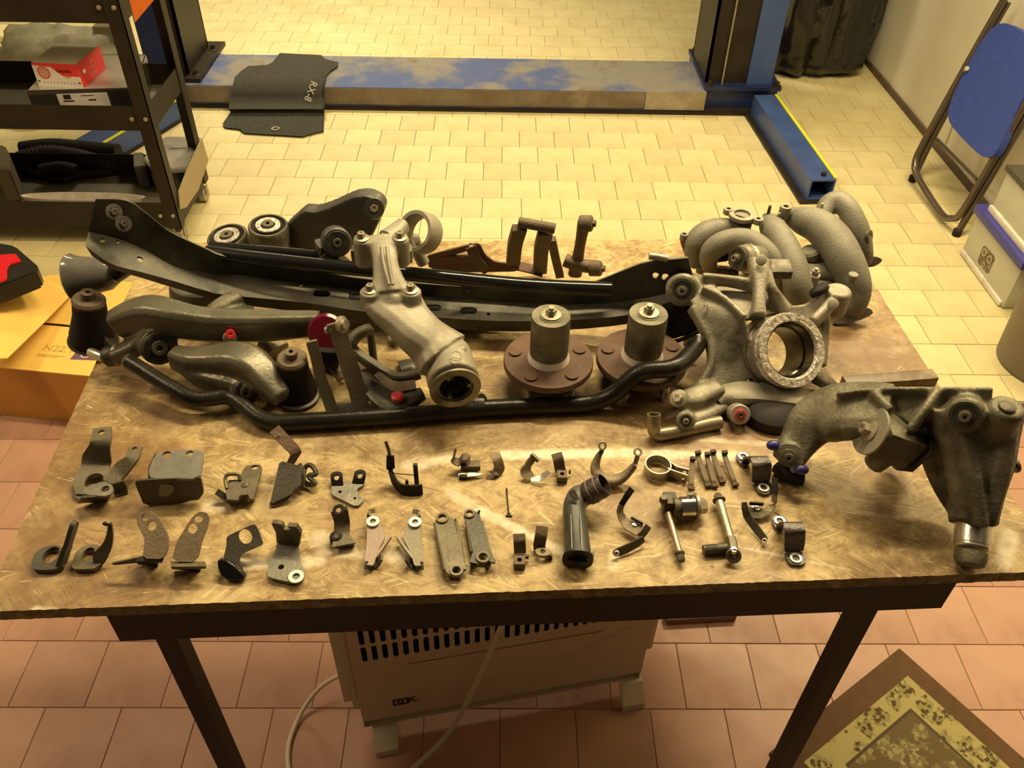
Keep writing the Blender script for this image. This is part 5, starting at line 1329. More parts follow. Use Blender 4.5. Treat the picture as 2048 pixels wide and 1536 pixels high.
b = new(); strip(b, [W(710,765,.040), W(800,845,.035), W(880,880,.033), W(1030,855,.036)], (0,1,.5), [.010,.014,.016,.014], .003); part(fk, 'pale_lip', b, tanst)
p = W(880, 965, .032); b = new(); cyl(b, p-Zv*.012, p, .0085, bev=.001); part(fk, 'bolt_shank', b, zinc)
b = new(); lathe(b, p+Zv*.0005, Zv, [(.0095, 0), (.0095, .004), (.007, .006), (.0045, .006)], 16); part(fk, 'red_cap', b, redm, label='red paint on the bolt head')
b = new(); cyl(b, W(800,500,.012), W(860,490,.012), .009, bev=.002); cyl(b, W(860,490,.012), W(885,487,.012), .006); solo('small_pin', 'small dull pin lying under the pale casting beside the hooked bar', 'pin', b, castd)
b = new(); loft(b, [W(900,720,.006), W(980,700,.007), W(1040,715,.006)], [(.014,.006)]*3, hint=Zv, power=2.5); solo('small_clamp', 'small dark clamp on the board under the pale casting', 'clamp', b, forged)

# ---------------------------------------------------------------- intake manifold at the back right
zoom(1300, 370, .27344)
im = thing('intake_manifold', 'sandy grey cast intake manifold with curved runners at the back right corner', 'manifold', g2(W(1100, 800), T))
def runner(pts, rs, extra=None):
    b = new(); P = [W(*p) for p in pts]; R = [m_of(r, p) for r, p in zip(rs, P)]
    loft(b, P, [(r, r) for r in R], seg=24, hint=(0,.3,1), n=5)
    for e in (0, -1):                                     # rounded ends
        bmesh.ops.create_icosphere(b, subdivisions=3, radius=R[e]*.99, matrix=Matrix.Translation(P[e]))
    return b
def rpart(name, *a, **k): part(im, name, fuse(runner(*a), voxel=.0028, smooth=3), mani, auto=70)
rpart('runner', [(330,560,.035), (320,470,.060), (365,380,.080), (470,330,.088), (590,330,.088), (700,380,.080)], [55,75,85,85,80,70])
rpart('runner', [(440,620,.030), (430,520,.062), (500,440,.085), (620,400,.098), (740,420,.102), (850,500,.095), (910,590,.080), (930,700,.055)], [50,75,85,85,90,85,80,70])
rpart('runner', [(880,290,.100), (905,330,.102), (965,420,.100), (1020,520,.092), (1060,630,.080), (1080,740,.062), (1100,830,.040)], [84,96,102,102,102,106,112])
rpart('runner', [(1060,240,.110), (1120,260,.112), (1230,300,.112), (1340,400,.105), (1420,530,.092), (1480,660,.072), (1510,780,.050), (1490,880,.030)], [80,104,124,132,130,120,108,92])
rpart('runner', [(1270,210,.115), (1310,140,.125), (1385,120,.130), (1450,180,.125), (1490,270,.110), (1530,370,.092), (1560,480,.070), (1570,540,.055)], [65,75,78,80,88,85,70,60])
b = new(); p = W(1165,470,.085); cyl(b, W(1180,600,.050), p, m_of(78, p), bev=.004, seg=32); loft(b, [W(1020,700,.05), W(1170,640,.05), W(1330,640,.05)], [(.03,.02)]*3, power=3); part(im, 'plenum', b, mani)
b = new(); loft(b, [W(700,470,.050), W(900,600,.045), W(1100,740,.035), W(1300,830,.030)], [(.045,.022)]*4, power=3.5, hint=Zv); part(im, 'plenum', b, mani)
# throttle flange with ears
p = W(672, 222, .118); q = Zv*1.0
b = new(); R = m_of(95, p)
ring(b, p, q, R, R*.62, .007, 36); 
for x, y, r in ((572,190,.0085), (790,262,.0085), (985,195,.010)):
    c = W(x, y, .118 if x < 900 else .125); ring(b, c, q, r, r*.45, .010 if x < 900 else .022, 20)
part(im, 'round_flange', b, castl)
b = new(); ring(b, p-Zv*.006, q, R*.66, R*.36, .006, 32); ring(b, p-Zv*.010, q, R*.40, R*.2, .006, 28); part(im, 'flange_seat', b, cast)
b = new(); cyl(b, p-Zv*.045, p-Zv*.0128, R*.85, R*.9, seg=32); bar(b, W(590,200,.1135), W(770,255,.1135), .018, .008); part(im, 'flange_neck', b, mani)
for x, y, h, r in ((880,150,.132,.0035), (945,205,.128,.0035), (1262,135,.142,.0035)):
    c = W(x, y, h); b = new(); cyl(b, c-Zv*.022, c, r, r*.7, seg=12); lathe(b, c-Zv*.026, Zv, [(.0085,0),(.0085,.006),(.0055,.008)], 16); part(im, 'nipple', b, forged if x == 880 else zinc)
for x, y, h, r, L in ((1405,360,.125,.007,.014), (1490,650,.098,.008,.016)):
    c = W(x, y, h); b = new(); cyl(b, c-Zv*L, c, r, bev=.001); part(im, 'boss', b, mani)
c = W(1215, 625, .085); b = new(); cyl(b, c-Zv*.045, c-Zv*.008, .0095, bev=.001); cyl(b, c-Zv*.0078, c, .0058); cyl(b, c, c+Zv*.004, .0035); part(im, 'sensor_stub', b, castl)
b = new(); plate(b, [W(215,400,.075), W(265,385,.080), W(300,470,.055), (W(385,600,.02)), W(350,640,.010), W(250,500,.045)], .007, [(W(248,375,.075), .003)], k=1, q=.2); ring(b, W(248,378,.078), Zv, .007, .0035, .012, 16); ring(b, W(372,612,.022), Zv, .008, .004, .014, 16); part(im, 'port_flange', b, mani)
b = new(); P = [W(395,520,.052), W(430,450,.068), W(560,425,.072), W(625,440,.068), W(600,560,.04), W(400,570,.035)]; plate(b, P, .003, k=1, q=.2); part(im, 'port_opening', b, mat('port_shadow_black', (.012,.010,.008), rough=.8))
b = new(); loft(b, [W(400,630,.012), W(520,640,.012), W(640,650,.012)], [(.010,.012)]*3, power=3); part(im, 'port_flange', b, castd)
b = new(); plate(b, [W(1330,1030,.004), W(1400,930,.020), W(1540,890,.030), (W(1620,905,.028)), W(1640,945,.020), W(1500,1000,.006)], .007, k=1); part(im, 'base_flange', b, mani)
b = new(); plate(b, [W(1530,520,.062), W(1600,520,.062), W(1700,535,.060), W(1690,570,.052), W(1620,605,.044), W(1560,590,.046)], .009, k=1); part(im, 'side_flange', b, castd)
b = new(); c = W(1592, 375, .098); ring(b, c, img(c, .8, 0, .6), .011, .005, .010, 20); plate(b, [W(1570,320,.105), W(1615,370,.095), W(1612,420,.085), W(1560,420,.085)], .004, k=1); part(im, 'side_lug', b, castd)

# ---------------------------------------------------------------- first wheel carrier, with the bright bearing ring
kn = thing('wheel_carrier', 'cast aluminium wheel carrier with a big bright pitted bearing ring facing the camera', 'car part', g2(W(700, 1450), T))
pc = W(1038, 1208, .085); axk = img(pc, .50, .06, .86)
Rk = m_of(277, pc)
b = new()
lathe(b, pc-axk*.060, axk, [(Rk*.80,0),(Rk*1.02,.003),(Rk*1.06,.012),(Rk*1.06,.024),(Rk*.96,.028),(Rk*.96,.047)], 56)
def sheet(b, rows, t, n=5, bulge=.003):
    L = sm([W(*r[0]) for r in rows], n); R = sm([W(*r[1]) for r in rows], n); up, dn = [], []
    for i, (l, r) in enumerate(zip(L, R)):
        tn = L[min(i+1, len(L)-1)]-L[max(i-1, 0)]; nn = (r-l).cross(tn).normalized()
        if nn.dot(CAMP-l) < 0: nn = -nn
        up.append([b.verts.new(l.lerp(r, k/8)+nn*bulge*math.sin(PI*k/8)) for k in range(9)]); dn.append([b.verts.new(l.lerp(r, k/8)-nn*t) for k in range(9)])
    m = len(up)
    for i in range(m-1):
        for k in range(8):
            b.faces.new((up[i][k], up[i][k+1], up[i+1][k+1], up[i+1][k])); b.faces.new((dn[i][k], dn[i+1][k], dn[i+1][k+1], dn[i][k+1]))
        for k in (0, 8): b.faces.new((up[i][k], up[i+1][k], dn[i+1][k], dn[i][k]))
    for i in (0, m-1):
        for k in range(8): b.faces.new((up[i][k], up[i][k+1], dn[i][k+1], dn[i][k]))
def LP(pts): return [W(*p) for p in pts]
# big left panel
sheet(b, [((290,640,.122),(420,670,.128)),((270,800,.112),(560,820,.122)),((330,900,.106),(695,980,.112)),((400,1020,.092),(725,1110,.092)),((445,1180,.070),(750,1270,.062)),((450,1300,.050),(745,1390,.042)),((400,1420,.032),(650,1470,.028)),((290,1510,.022),(500,1530,.020)),((240,1560,.014),(380,1580,.014))], .011)
loft(b, LP([(300,900,.100),(395,1060,.082),(445,1220,.060),(420,1380,.038),(300,1530,.018)]), [(.006,.010)]*5, hint=Zv, power=3)
loft(b, LP([(380,760,.128),(540,840,.124),(690,980,.116)]), [(.005,.008)]*3, hint=Zv, power=3)
# rib between the two top bosses and the white pocket
loft(b, LP([(380,690,.128),(560,700,.130),(760,735,.132)]), [(.006,.012),(.006,.010),(.007,.012)], hint=Zv, power=3)
plate(b, LP([(395,720,.112),(760,750,.118),(800,960,.108),(700,990,.100)]), .006, k=0)
loft(b, LP([(800,560,.155),(800,680,.145),(795,820,.130),(790,960,.112)]), [(.019,.013),(.013,.011),(.009,.012),(.012,.016)], hint=Zv, power=3)
loft(b, LP([(860,640,.148),(890,760,.135),(940,850,.120),(1000,930,.108)]), [(.006,.010),(.006,.010),(.007,.012),(.010,.012)], hint=Zv, power=3)
plate(b, LP([(820,700,.128),(870,720,.128),(960,900,.108),(820,940,.106)]), .006, k=0)
plate(b, LP([(960,870,.108),(1120,880,.106),(1230,820,.112),(1290,740,.118),(1390,780,.112),(1330,900,.098),(1300,1010,.085),(1270,1250,.050),(1240,1330,.04),(1100,1100,.07),(980,980,.09)]), .010, [(W(1250,955,.09), .0055)], k=1)
loft(b, LP([(1190,1010,.092),(1270,930,.102),(1340,850,.112)]), [(.008,.012)]*3, hint=Zv, power=3)
loft(b, LP([(1290,960,.090),(1275,1150,.060),(1260,1330,.035)]), [(.006,.010)]*3, hint=Zv, power=3)
# bosses
B1 = W(235, 772, .120); a1 = img(B1, .02, -.12, 1); r1 = m_of(122, B1); cyl(b, B1-a1*.052, B1-a1*.002, r1, bev=.003, seg=36)
B2 = W(640, 535, .150); a2 = img(B2, -.78, .02, .62); r2 = m_of(102, B2); cyl(b, B2-a2*.050, B2-a2*.006, r2*.98, bev=.003, seg=36)
B3 = W(1370, 800, .110); a3 = img(B3, .1, .25, .9); r3 = m_of(98, B3); cyl(b, B3-Zv*.035, B3+Zv*.010, r3, bev=.004, seg=32)
zoom(1280, 600, .375)
B4 = W(245, 645, .030); a4 = img(B4, .05, -.15, 1); r4 = m_of(52, B4); cyl(b, B4-a4*.025, B4, r4, bev=.002, seg=28)
B5 = W(205, 525, .045); a5 = img(B5, -.3, .2, 1); cyl(b, B5-a5*.028, B5-a5*.002, m_of(46, B5), bev=.002, seg=28)
loft(b, LP([(210,540,.035),(300,520,.030),(420,470,.030)]), [(.014,.012),(.018,.012),(.016,.012)], hint=Zv, power=3)
loft(b, LP([(245,640,.016),(330,600,.014),(430,560,.014),(470,540,.016)]), [(.016,.010),(.018,.009),(.014,.009),(.010,.009)], hint=Zv, power=3)
loft(b, LP([(930,400,.040),(1010,450,.030),(1065,500,.018)]), [(.014,.010),(.012,.008),(.008,.006)], hint=Zv, power=3)
body = fuse(b, voxel=.0024, smooth=3, cut=[cyc(pc, axk, Rk*.72, .16, 48)], exact=False)
part(kn, 'cast_body', body, cast, auto=60)
b = new(); lathe(b, pc-axk*.0128, axk, [(Rk*1.0,0),(Rk*1.01,.004),(Rk*.99,.006),(Rk*.99,.010),(Rk,.012),(Rk*.985,.0145),(Rk*.78,.0145),(Rk*.74,.011),(Rk*.73,.0)], 64, cap=(False, False))
vs = list(b.verts); 
for i in range(64): b.faces.new((vs[-64:][i], vs[-64:][(i+1) % 64], vs[:64][(i+1) % 64], vs[:64][i]))
part(kn, 'bearing_ring', b, pitted, auto=35, label='bright pitted bearing ring')
b = new(); lathe(b, pc-axk*.070, axk, [(Rk*.718,0),(Rk*.718,.030),(Rk*.68,.032),(Rk*.68,.044),(Rk*.715,.046),(Rk*.715,.066),(Rk*.70,.066),(Rk*.695,.047),(Rk*.655,.045),(Rk*.655,.031),(Rk*.66,0)], 56, cap=(False, False)); part(kn, 'bore_liner', b, mat('dark_polished_steel', (.10,.095,.08), (.05,.045,.038), rough=.22, metal=.8, scale=30), auto=35)
b = new(); ring(b, pc-axk*.034, axk, Rk*1.085, Rk*1.04, .005, 56); part(kn, 'rusty_edge', b, rustg)
def bushset(par, c, ax, r, core=.45, m2=castd, nut=True):
    b = new(); ring(b, c, ax, r*.97, r*.70, .004, 36); part(par, 'bushing_shell', b, m2)
    b = new(); ring(b, c-ax*.001, ax, r*.70, r*.40, .004, 32); part(par, 'bushing_rubber', b, brkd)
    b = new(); lathe(b, c-ax*.002, ax, [(r*.40,0),(r*.40,.006),(r*.30,.0065),(r*.30,.011),(r*.14,.011),(r*.12,.007)], 28); part(par, 'bushing_core', b, cast)
bushset(kn, B1, a1, r1*.80)
bushset(kn, B2, a2, r2*.86, m2=forged)
b = new(); ring(b, B2-a2*.022, a2, r2*1.04, r2*.9, .008, 36); part(kn, 'bright_collar', b, pitted)
zoom(1300, 370, .27344)
for x, y, h, n_ in ((815,547,.172,Zv), (1340,870,.118,Zv)):
    c = W(x, y, h); b = new(); nn_ = img(c, .1, .15, 1); lathe(b, c, nn_, [(m_of(40, c), -.004), (m_of(40, c), .0008), (m_of(36, c), .0014)], 24); part(kn, 'round_plug', b, castl)
b = new(); c = W(1215, 790, .122); loft(b, LP([(1180,800,.116),(1230,770,.124),(1275,745,.122)]), [(.008,.006)]*3, power=3); part(kn, 'black_insert', b, rubber)
b = new(); box(b, W(880, 690, .115), (.033,0,0), (0,.028,.006), (0,0,.014), .002); part(kn, 'top_tab', b, cast)
c = W(408, 895, .113); text(kn, 'cast_mark', 'N', .010, c+img(c,0,0,1)*.002, RT, img(c,0,1,0), castl, .0008)
zoom(1280, 600, .375)
bushset(kn, B4, a4, r4*.8); b = new(); bolt(b, B5+a5*.0006, a5, .0075, .008); part(kn, 'bolt', b, zinc)
# lower ball joint arm with the red ringed bush
b = new(); loft(b, LP([(400,540,.020),(440,510,.024),(520,500,.026),(640,500,.024),(800,520,.020),(940,540,.016)]), [(.012,.008),(.016,.010),(.020,.012),(.022,.012),(.022,.012),(.02,.010)], hint=Zv, power=3); part(kn, 'lower_arm', b, castl)
b = new(); loft(b, LP([(810,590,.008),(840,595,.008),(950,600,.010),(950,520,.028)]), [(.016,.010)]*4, hint=Zv, power=5, n=1); part(kn, 'lower_block', b, cast)
c = W(535, 612, .026); ax = img(c, .25, -.15, 1); r = m_of(55, c)
b = new(); cyl(b, c-ax*.034, c, r, bev=.0015, seg=32); part(kn, 'lower_bushing', b, castl)
b = new(); ring(b, c+ax*.001, ax, r*.55, r*.36, .003, 24); part(kn, 'red_ring', b, redm, label='red painted ring')
b = new(); ring(b, c+ax*.001, ax, r*.36, r*.12, .006, 20); part(kn, 'bushing_core', b, forged)
b = new(); c = W(690, 590, .010); lathe(b, W(690, 615, .0015), Zv, [(.040,0),(.042,.004),(.040,.016),(.028,.024),(.01,.026)], 40); part(kn, 'dark_disc', b, rubber)  # dark domed disc below the lower arm

# ---------------------------------------------------------------- second wheel carrier at the right
k2 = thing('wheel_carrier', 'dirty cast wheel carrier with a long leg and steel stub at the right bench corner', 'car part', g2(W(1200, 1000), T))
b = new()
loft(b, LP([(795,840,.035),(850,750,.048),(930,650,.070),(1050,600,.095),(1200,590,.115),(1350,590,.130)]), [(.022,.016),(.026,.018),(.034,.020),(.040,.022),(.040,.022),(.036,.020)], hint=(0,-.35,1), power=3.5)
plate(b, LP([(1010,560,.108),(1080,505,.128),(1260,490,.145),(1580,492,.160),(1850,500,.172),(1900,560,.165),(1740,640,.150),(1560,640,.138),(1480,700,.125),(1380,620,.130),(1200,600,.122),(1060,620,.105)]), .012, k=1)
loft(b, LP([(1050,520,.126),(1270,498,.145),(1580,496,.160),(1880,500,.176)]), [(.004,.010)]*4, hint=Zv, power=3)
loft(b, LP([(1580,500,.160),(1520,590,.150),(1440,700,.130)]), [(.006,.014)]*3, hint=Zv, power=3)
loft(b, LP([(1240,505,.145),(1330,600,.142)]), [(.006,.010)]*2, hint=Zv, power=3, n=1)
# main leg
loft(b, LP([(1780,560,.150),(1790,700,.125),(1800,850,.098),(1790,1000,.072),(1780,1120,.052),(1778,1195,.042)]), [(.066,.026),(.056,.028),(.044,.028),(.034,.026),(.029,.024),(.027,.022)], hint=(0,-.2,1), power=3)
loft(b, LP([(1930,620,.150),(1925,800,.118),(1895,960,.090),(1860,1100,.066),(1840,1190,.048)]), [(.014,.020)]*3+[(.012,.018),(.010,.016)], hint=Zv, power=3)
loft(b, LP([(1660,720,.125),(1730,900,.098),(1760,1080,.070),(1772,1190,.05)]), [(.010,.024)]*4, hint=Zv, power=3)
# rear leg in shadow
loft(b, LP([(1560,690,.110),(1600,840,.075),(1660,1000,.050),(1720,1130,.038)]), [(.030,.018),(.026,.016),(.022,.014),(.016,.012)], hint=Zv, power=3)
loft(b, LP([(1500,560,.120),(1400,760,.060),(1380,860,.020)]), [(.026,.020),(.022,.016),(.018,.014)], hint=Zv, power=3)
C1 = W(1735, 618, .168); c1 = img(C1, -.05, -.22, 1); q1 = m_of(98, C1); cyl(b, C1-c1*.05, C1-c1*.002, q1, bev=.003, seg=36)
C2 = W(1965, 565, .185); q2 = m_of(92, C2); cyl(b, C2-Zv*.05-c1*.004, C2, q2, bev=.004, seg=32)
C3 = W(795, 838, .052); c3 = img(C3, .0, -.25, 1); q3 = m_of(82, C3); cyl(b, C3-c3*.04, C3-c3*.005, q3*.8, bev=.002, seg=32)
body = fuse(b, voxel=.0026, smooth=3)
part(k2, 'cast_body', body, castd, auto=60)
bushset(k2, C1, c1, q1*.86, m2=forged)
b = new(); c = W(1960, 568, .187); lathe(b, c, Zv, [(m_of(44, c), -.002), (m_of(44, c), .001), (m_of(38, c), .002)], 24); part(k2, 'round_plug', b, castd)
b = new(); P = [(700,820),(760,765),(850,775),(880,850),(850,900),(812,930),(790,880),(770,870),(740,860)]
plate(b, [PP(_z[0]+x*_z[2], _z[1]+y*_z[2], C3, c3) for x, y in P], .004, k=1, q=.2); part(k2, 'end_plate', b, cast)
b = new(); lathe(b, C3+c3*.0005, c3, [(q3*.55,0),(q3*.53,.003),(q3*.30,.0035),(q3*.28,.008),(q3*.12,.008),(q3*.1,.004)], 28); part(k2, 'end_bolt', b, castd)
for x, y, h in ((712, 775, .058), (862, 905, .040)):
    c = W(x, y, h); b = new(); bmesh.ops.create_icosphere(b, subdivisions=3, radius=.0088, matrix=Matrix.Translation(c) @ Matrix.Diagonal((1.1, .8, .8, 1))); part(k2, 'blue_seal', b, bluem, label='blue rubber seal')
b = new(); loft(b, LP([(745,880,.012),(800,925,.012),(870,940,.012)]), [(.014,.010)]*3, power=3); part(k2, 'joint_boot', b, rubber)
# square mount with two bolts and a big washer
m0 = W(1345, 735, .118); am = img(m0, -.86, .36, .30)
b = new(); cc_ = W(1345, 740, .105)
x, y, z = frame(am, Zv)
hb2 = .030
P0_ = cc_ - am*.030
box(b, P0_ - x*.023 - y*.024, x*.046, y*.048, am*.056, .005); part(k2, 'mount_block', b, castd)
b = new(); cyl(b, cc_-x*.024-am*.01, cc_-x*.050-am*.01, .017, .014, seg=24, bev=.002); part(k2, 'mount_boss', b, castd)
b = new(); ring(b, cc_+am*.033, am, .032, .008, .004, 40); part(k2, 'large_washer', b, castl)
b = new(); bolt(b, cc_+am*.0355, am, .0085, .012); part(k2, 'mount_bolt', b, zinc)
b = new(); plate(b, [cc_-am*.033+x*a_*.029+y*c_*.029 for a_, c_ in ((-1,-1),(1,-1),(1,1),(-1,1))], .003, k=1, q=.2); part(k2, 'mount_plate', b, forged)
b = new(); bolt(b, cc_-am*.036, -am, .008, .009); cyl(b, cc_-am*.045, cc_-am*.056, .0045); part(k2, 'mount_nut', b, zinc)
# steel stub
s0, s1 = W(1776, 1200, .040), W(1766, 1335, .024); d = (s1-s0).normalized()
b = new(); lathe(b, s0-d*.004, d, [(.0225,0),(.0225,.004),(.0205,.006),(.0205,.028),(.0195,.029),(.0195,.031),(.0205,.032),(.0205,(s1-s0).length),(.019,(s1-s0).length+.002)], 36); part(k2, 'steel_stub', b, mach)
b = new(); lathe(b, s1+d*.0025, d, [(.019,0),(.0185,.010),(.016,.016),(.012,.018)], 30); part(k2, 'stub_end', b, castd)
# bolt and clip at the right
b = new(); cyl(b, W(1915,905,.085), W(1990,885,.090), .0038); cyl(b, W(1990,885,.090), W(2012,880,.091), .0095, .0095, bev=.001); part(k2, 'sensor_bolt', b, forged)
b = new(); c = W(1895, 945, .075); lathe(b, c, img(c, .8, -.3, .5), [(.010,-.008),(.011,.002),(.006,.004)], 20); part(k2, 'black_plug', b, rubber)

# flat bar lying behind it
b = new(); zoom(0, 0, 1)
a, c = W(1686, 768, .012), W(1868, 762, .012)
fb_ = thing('flat_bar', 'brown steel bar lying on the board behind the second wheel carrier', 'bar', g2((a+c)/2, T))
bar(b, W(1686, 772, .012), W(1866, 758, .012), .022, .0235, bev=.001); part(fb_, 'bar', b, mat('worn_brown_bar', (.10,.065,.035), (.30,.23,.14), rough=.45, scale=18, lo=.48, hi=.66, bump=.2))

# glossy black plastic elbow beside the first wheel carrier
el = thing('plastic_elbow', 'glossy black plastic elbow pipe between right wheel hub and wheel carrier', 'pipe', g2(W(1370, 690), T))
zoom(980, 560, .24414)
b = new(); tube(b, LP([(1430,245,.075),(1500,225,.078),(1590,215,.078)]), .0095, seg=16); part(el, 'hose_end', b, rubber)
b = new(); plate(b, LP([(1420,300,.072),(1530,270,.075),(1620,190,.080),(1690,260,.070),(1745,400,.045),(1600,470,.035),(1410,500,.030),(1400,380,.052)]), .016, k=2); part(el, 'shell', fuse(b, voxel=.003, smooth=3), glossb, auto=60)
b = new(); tube(b, LP([(1420,520,.030),(1560,490,.032),(1690,430,.040),(1760,400,.045)]), .0035, seg=8); part(el, 'seam', b, rubber)
b = new(); loft(b, LP([(1600,500,.020),(1680,520,.016)]), [(.012,.008)]*2, n=1); part(el, 'clip', b, castd)

# bent tube with an open end
zoom(980, 560, .24414)
pt = thing('bent_pipe', 'short dull pipe with an open upright end in front of the wheel carrier', 'pipe', g2(W(1400, 1270), T))
b = new(); tube(b, LP([(1342,1100,.042),(1342,1170,.030),(1345,1230,.016),(1375,1262,.0105),(1450,1255,.0105),(1600,1225,.0105),(1800,1180,.0105),(1890,1165,.0105)]), .0098, seg=20, n=5, wall=.0022); part(pt, 'tube', b, mat('dull_tube', (.30,.25,.16), (.17,.14,.09), rough=.38, metal=.5, scale=14))

# ================================================================ SMALL BRACKETS SET OUT IN TWO ROWS
def FP(pts, h): return [W(x, y, h) for x, y in pts]
def mm(z): return m_of(z, W(1000, 800, .01))
def bracket(name, label, x, y, cat='bracket', grp=None): return thing(name, label, cat, g2(W(x, y), T), grp)
def rg_(par, name, x, y, h, r, ri, m, ax=Zv, t=.0018, lab=None):
    b = new(); ring(b, W(x, y, h), ax, mm(r), mm(ri), t, 28); return part(par, name, b, m, label=lab)
def shot(b, x, y, h, ax, r, L=.02): return cyc(W(x, y, h), ax, mm(r), L, 14)
zoom(0, 840, .2148)
t = bracket('steel_bracket', 'three armed grey steel bracket at the left end of the upper row', 880, 600)
b = new(); strip(b, [W(955,75,.046), W(940,205,.044), W(895,405,.014), W(860,560,.010), W(800,700,.006)], (1,.1,0), [mm(170), mm(190), mm(270), mm(330), mm(190)], .0035)
part(t, 'main_plate', fuse(b, cut=[shot(None, 945,120,.046, (0,0,1), 32), cyc(W(880,575,.010), (0,0,1), mm(88), .02, 24)]), brk)
b = new(); strip(b, [W(1265,255,.036), W(1230,370,.034), W(1110,480,.018), W(1030,590,.011)], (1,-.5,0), [mm(130), mm(130), mm(170), mm(190)], .0035); part(t, 'side_arm', fuse(b, cut=[shot(None, 1255,275,.036,(0,0,1),26)]), brk)
b = new(); plate(b, FP([(775,640),(860,600),(970,570),(1045,600),(1060,660),(1010,705),(900,705),(790,690)], .026), .0035, [(W(980,640,.026), mm(38))], k=1); part(t, 'front_tab', b, greyp)
b = new(); strip(b, [W(900,705,.025), W(880,735,.012), W(860,760,.002)], (1,.25,0), mm(250), .003); strip(b, [W(1090,580,.02), W(1120,640,.008), W(1130,690,.002)], (1,.4,0), mm(120), .003); part(t, 'front_wall', b, brkd)
b = new(); plate(b, FP([(680,600),(760,580),(790,730),(730,745),(670,700)], .005), .003, k=1); part(t, 'left_foot', b, brk)
t = bracket('angle_bracket', 'grey angle bracket with two holes and a dark scuffed front plate', 1600, 760)
b = new(); plate(b, FP([(1480,295),(1840,270),(1890,300),(1895,350),(1860,545),(1400,545),(1385,470),(1420,370)], .046), .004, [(W(1550,320,.046), mm(42)), (W(1765,312,.046), mm(38))], k=1, q=.15); part(t, 'top_plate', b, greyp)
b = new(); plate(b, [W(1255,590,.045), W(1300,548,.046), W(1820,532,.046), W(1865,560,.044), W(1898,680,.018), W(1850,742,.006), W(1780,735,.006), W(1700,770,.002), W(1345,795,.002), W(1255,620,.040)], .0035, k=1, q=.15); part(t, 'front_plate', b, brkd)
b = new(); plate(b, [p + V((0,-.0008,0)) for p in (W(1400,610,.036), W(1470,590,.038), W(1625,600,.037), W(1620,660,.026), W(1560,715,.016), W(1450,690,.020), W(1405,650,.028))], .0006, k=2); part(t, 'worn_patch', b, greyp)
b = new(); plate(b, [W(1450,300,.044), W(1470,310,.046), W(1400,470,.045), W(1385,540,.030), W(1375,430,.020)], .003, k=0); part(t, 'side_wall', b, brkd)
# lower row
t = bracket('ring_bracket', 'dark bracket with a large hole and thin upright arm, first in the lower row', 480, 1300)
b = new(); plate(b, FP([(290,1350),(310,1260),(380,1190),(500,1160),(580,1180),(600,1280),(570,1385),(320,1400)], .009), .007, [(W(475,1255,.009), mm(68), 1.3, (0,1,0))], k=1); part(t, 'base_plate', b, brkd)
b = new(); strip(b, [W(570,1350,.004), W(610,1230,.020), W(650,1110,.036), W(700,945,.056)], (.35,1,.2), [mm(120), mm(110), mm(80), mm(80)], .0055, ends=(False, True)); part(t, 'upright_arm', b, brkd)
rg_(t, 'hole_rim', 665, 1000, .047, 22, 12, greyp, ax=(1,-.4,.2))
t = bracket('ring_bracket', 'dark bracket with a twisted upright tab, second in the lower row', 850, 1320)
b = new(); plate(b, FP([(660,1365),(700,1230),(780,1170),(900,1155),(960,1230),(930,1380),(700,1392)], .009), .006, [(W(822,1245,.009), mm(52), 1.35, (0,1,0))], k=1); part(t, 'base_plate', b, brk)
b = new(); plate(b, [W(862,1320,.012), W(870,1240,.020), W(960,1150,.032), W(990,1070,.042), W(1005,970,.054), W(1035,960,.055), W(1052,1080,.040), W(1040,1190,.026), W(990,1310,.010), W(930,1385,.003)], .004, k=1, q=.2); part(t, 'upright_tab', b, brk)
b = new(); cyl(b, W(1000,975,.053), W(965,960,.054), .0022); part(t, 'pin', b, rubber)
t = bracket('tilted_plate', 'tan steel plate with two overlapping holes leaning over a long thin foot', 1400, 1340, 'plate')
b = new(); plate(b, [W(1265,900,.060), W(1310,845,.063), W(1400,840,.063), W(1480,920,.059), W(1560,1070,.049), W(1565,1180,.041), W(1520,1295,.032), W(1330,1288,.032), W(1345,1110,.046), W(1280,990,.054)], .004, [(W(1352,905,.059), mm(34)), (W(1412,985,.054), mm(42))], k=1, q=.18); part(t, 'plate', b, tanst)
b = new(); plate(b, [W(1035,1338,.026), W(1325,1272,.033), W(1525,1280,.032), W(1505,1332,.026), W(1310,1328,.026), W(1060,1352,.024)], .004, k=0); part(t, 'foot', b, brk)
b = new(); strip(b, [W(1370,1300,.030), W(1375,1300,.012), W(1380,1345,.002)], (1,0,0), mm(170), .004); part(t, 'support', b, brkd)
t = bracket('tilted_plate', 'tan steel plate with a slot and round hole standing on a short foot', 1750, 1390, 'plate')
b = new(); plate(b, [W(1600,1315,.028), W(1640,1130,.044), W(1700,1040,.050), W(1780,915,.058), W(1850,855,.061), W(1920,860,.061), W(1948,910,.058), W(1925,1010,.051), W(1880,1110,.044), W(1832,1315,.028)], .004, [(W(1845,925,.057), mm(28), 1.4, (1,0,0)), (W(1790,1010,.051), mm(44))], k=1, q=.18); part(t, 'plate', b, tanst)
b = new(); plate(b, FP([(1582,1318),(1910,1318),(1912,1362),(1592,1366)], .026), .005, k=0); part(t, 'foot', b, brk)
b = new(); strip(b, [W(1740,1340,.021), W(1745,1345,.012), W(1750,1390,.002)], (1,0,0), mm(220), .004); part(t, 'support', b, brkd)

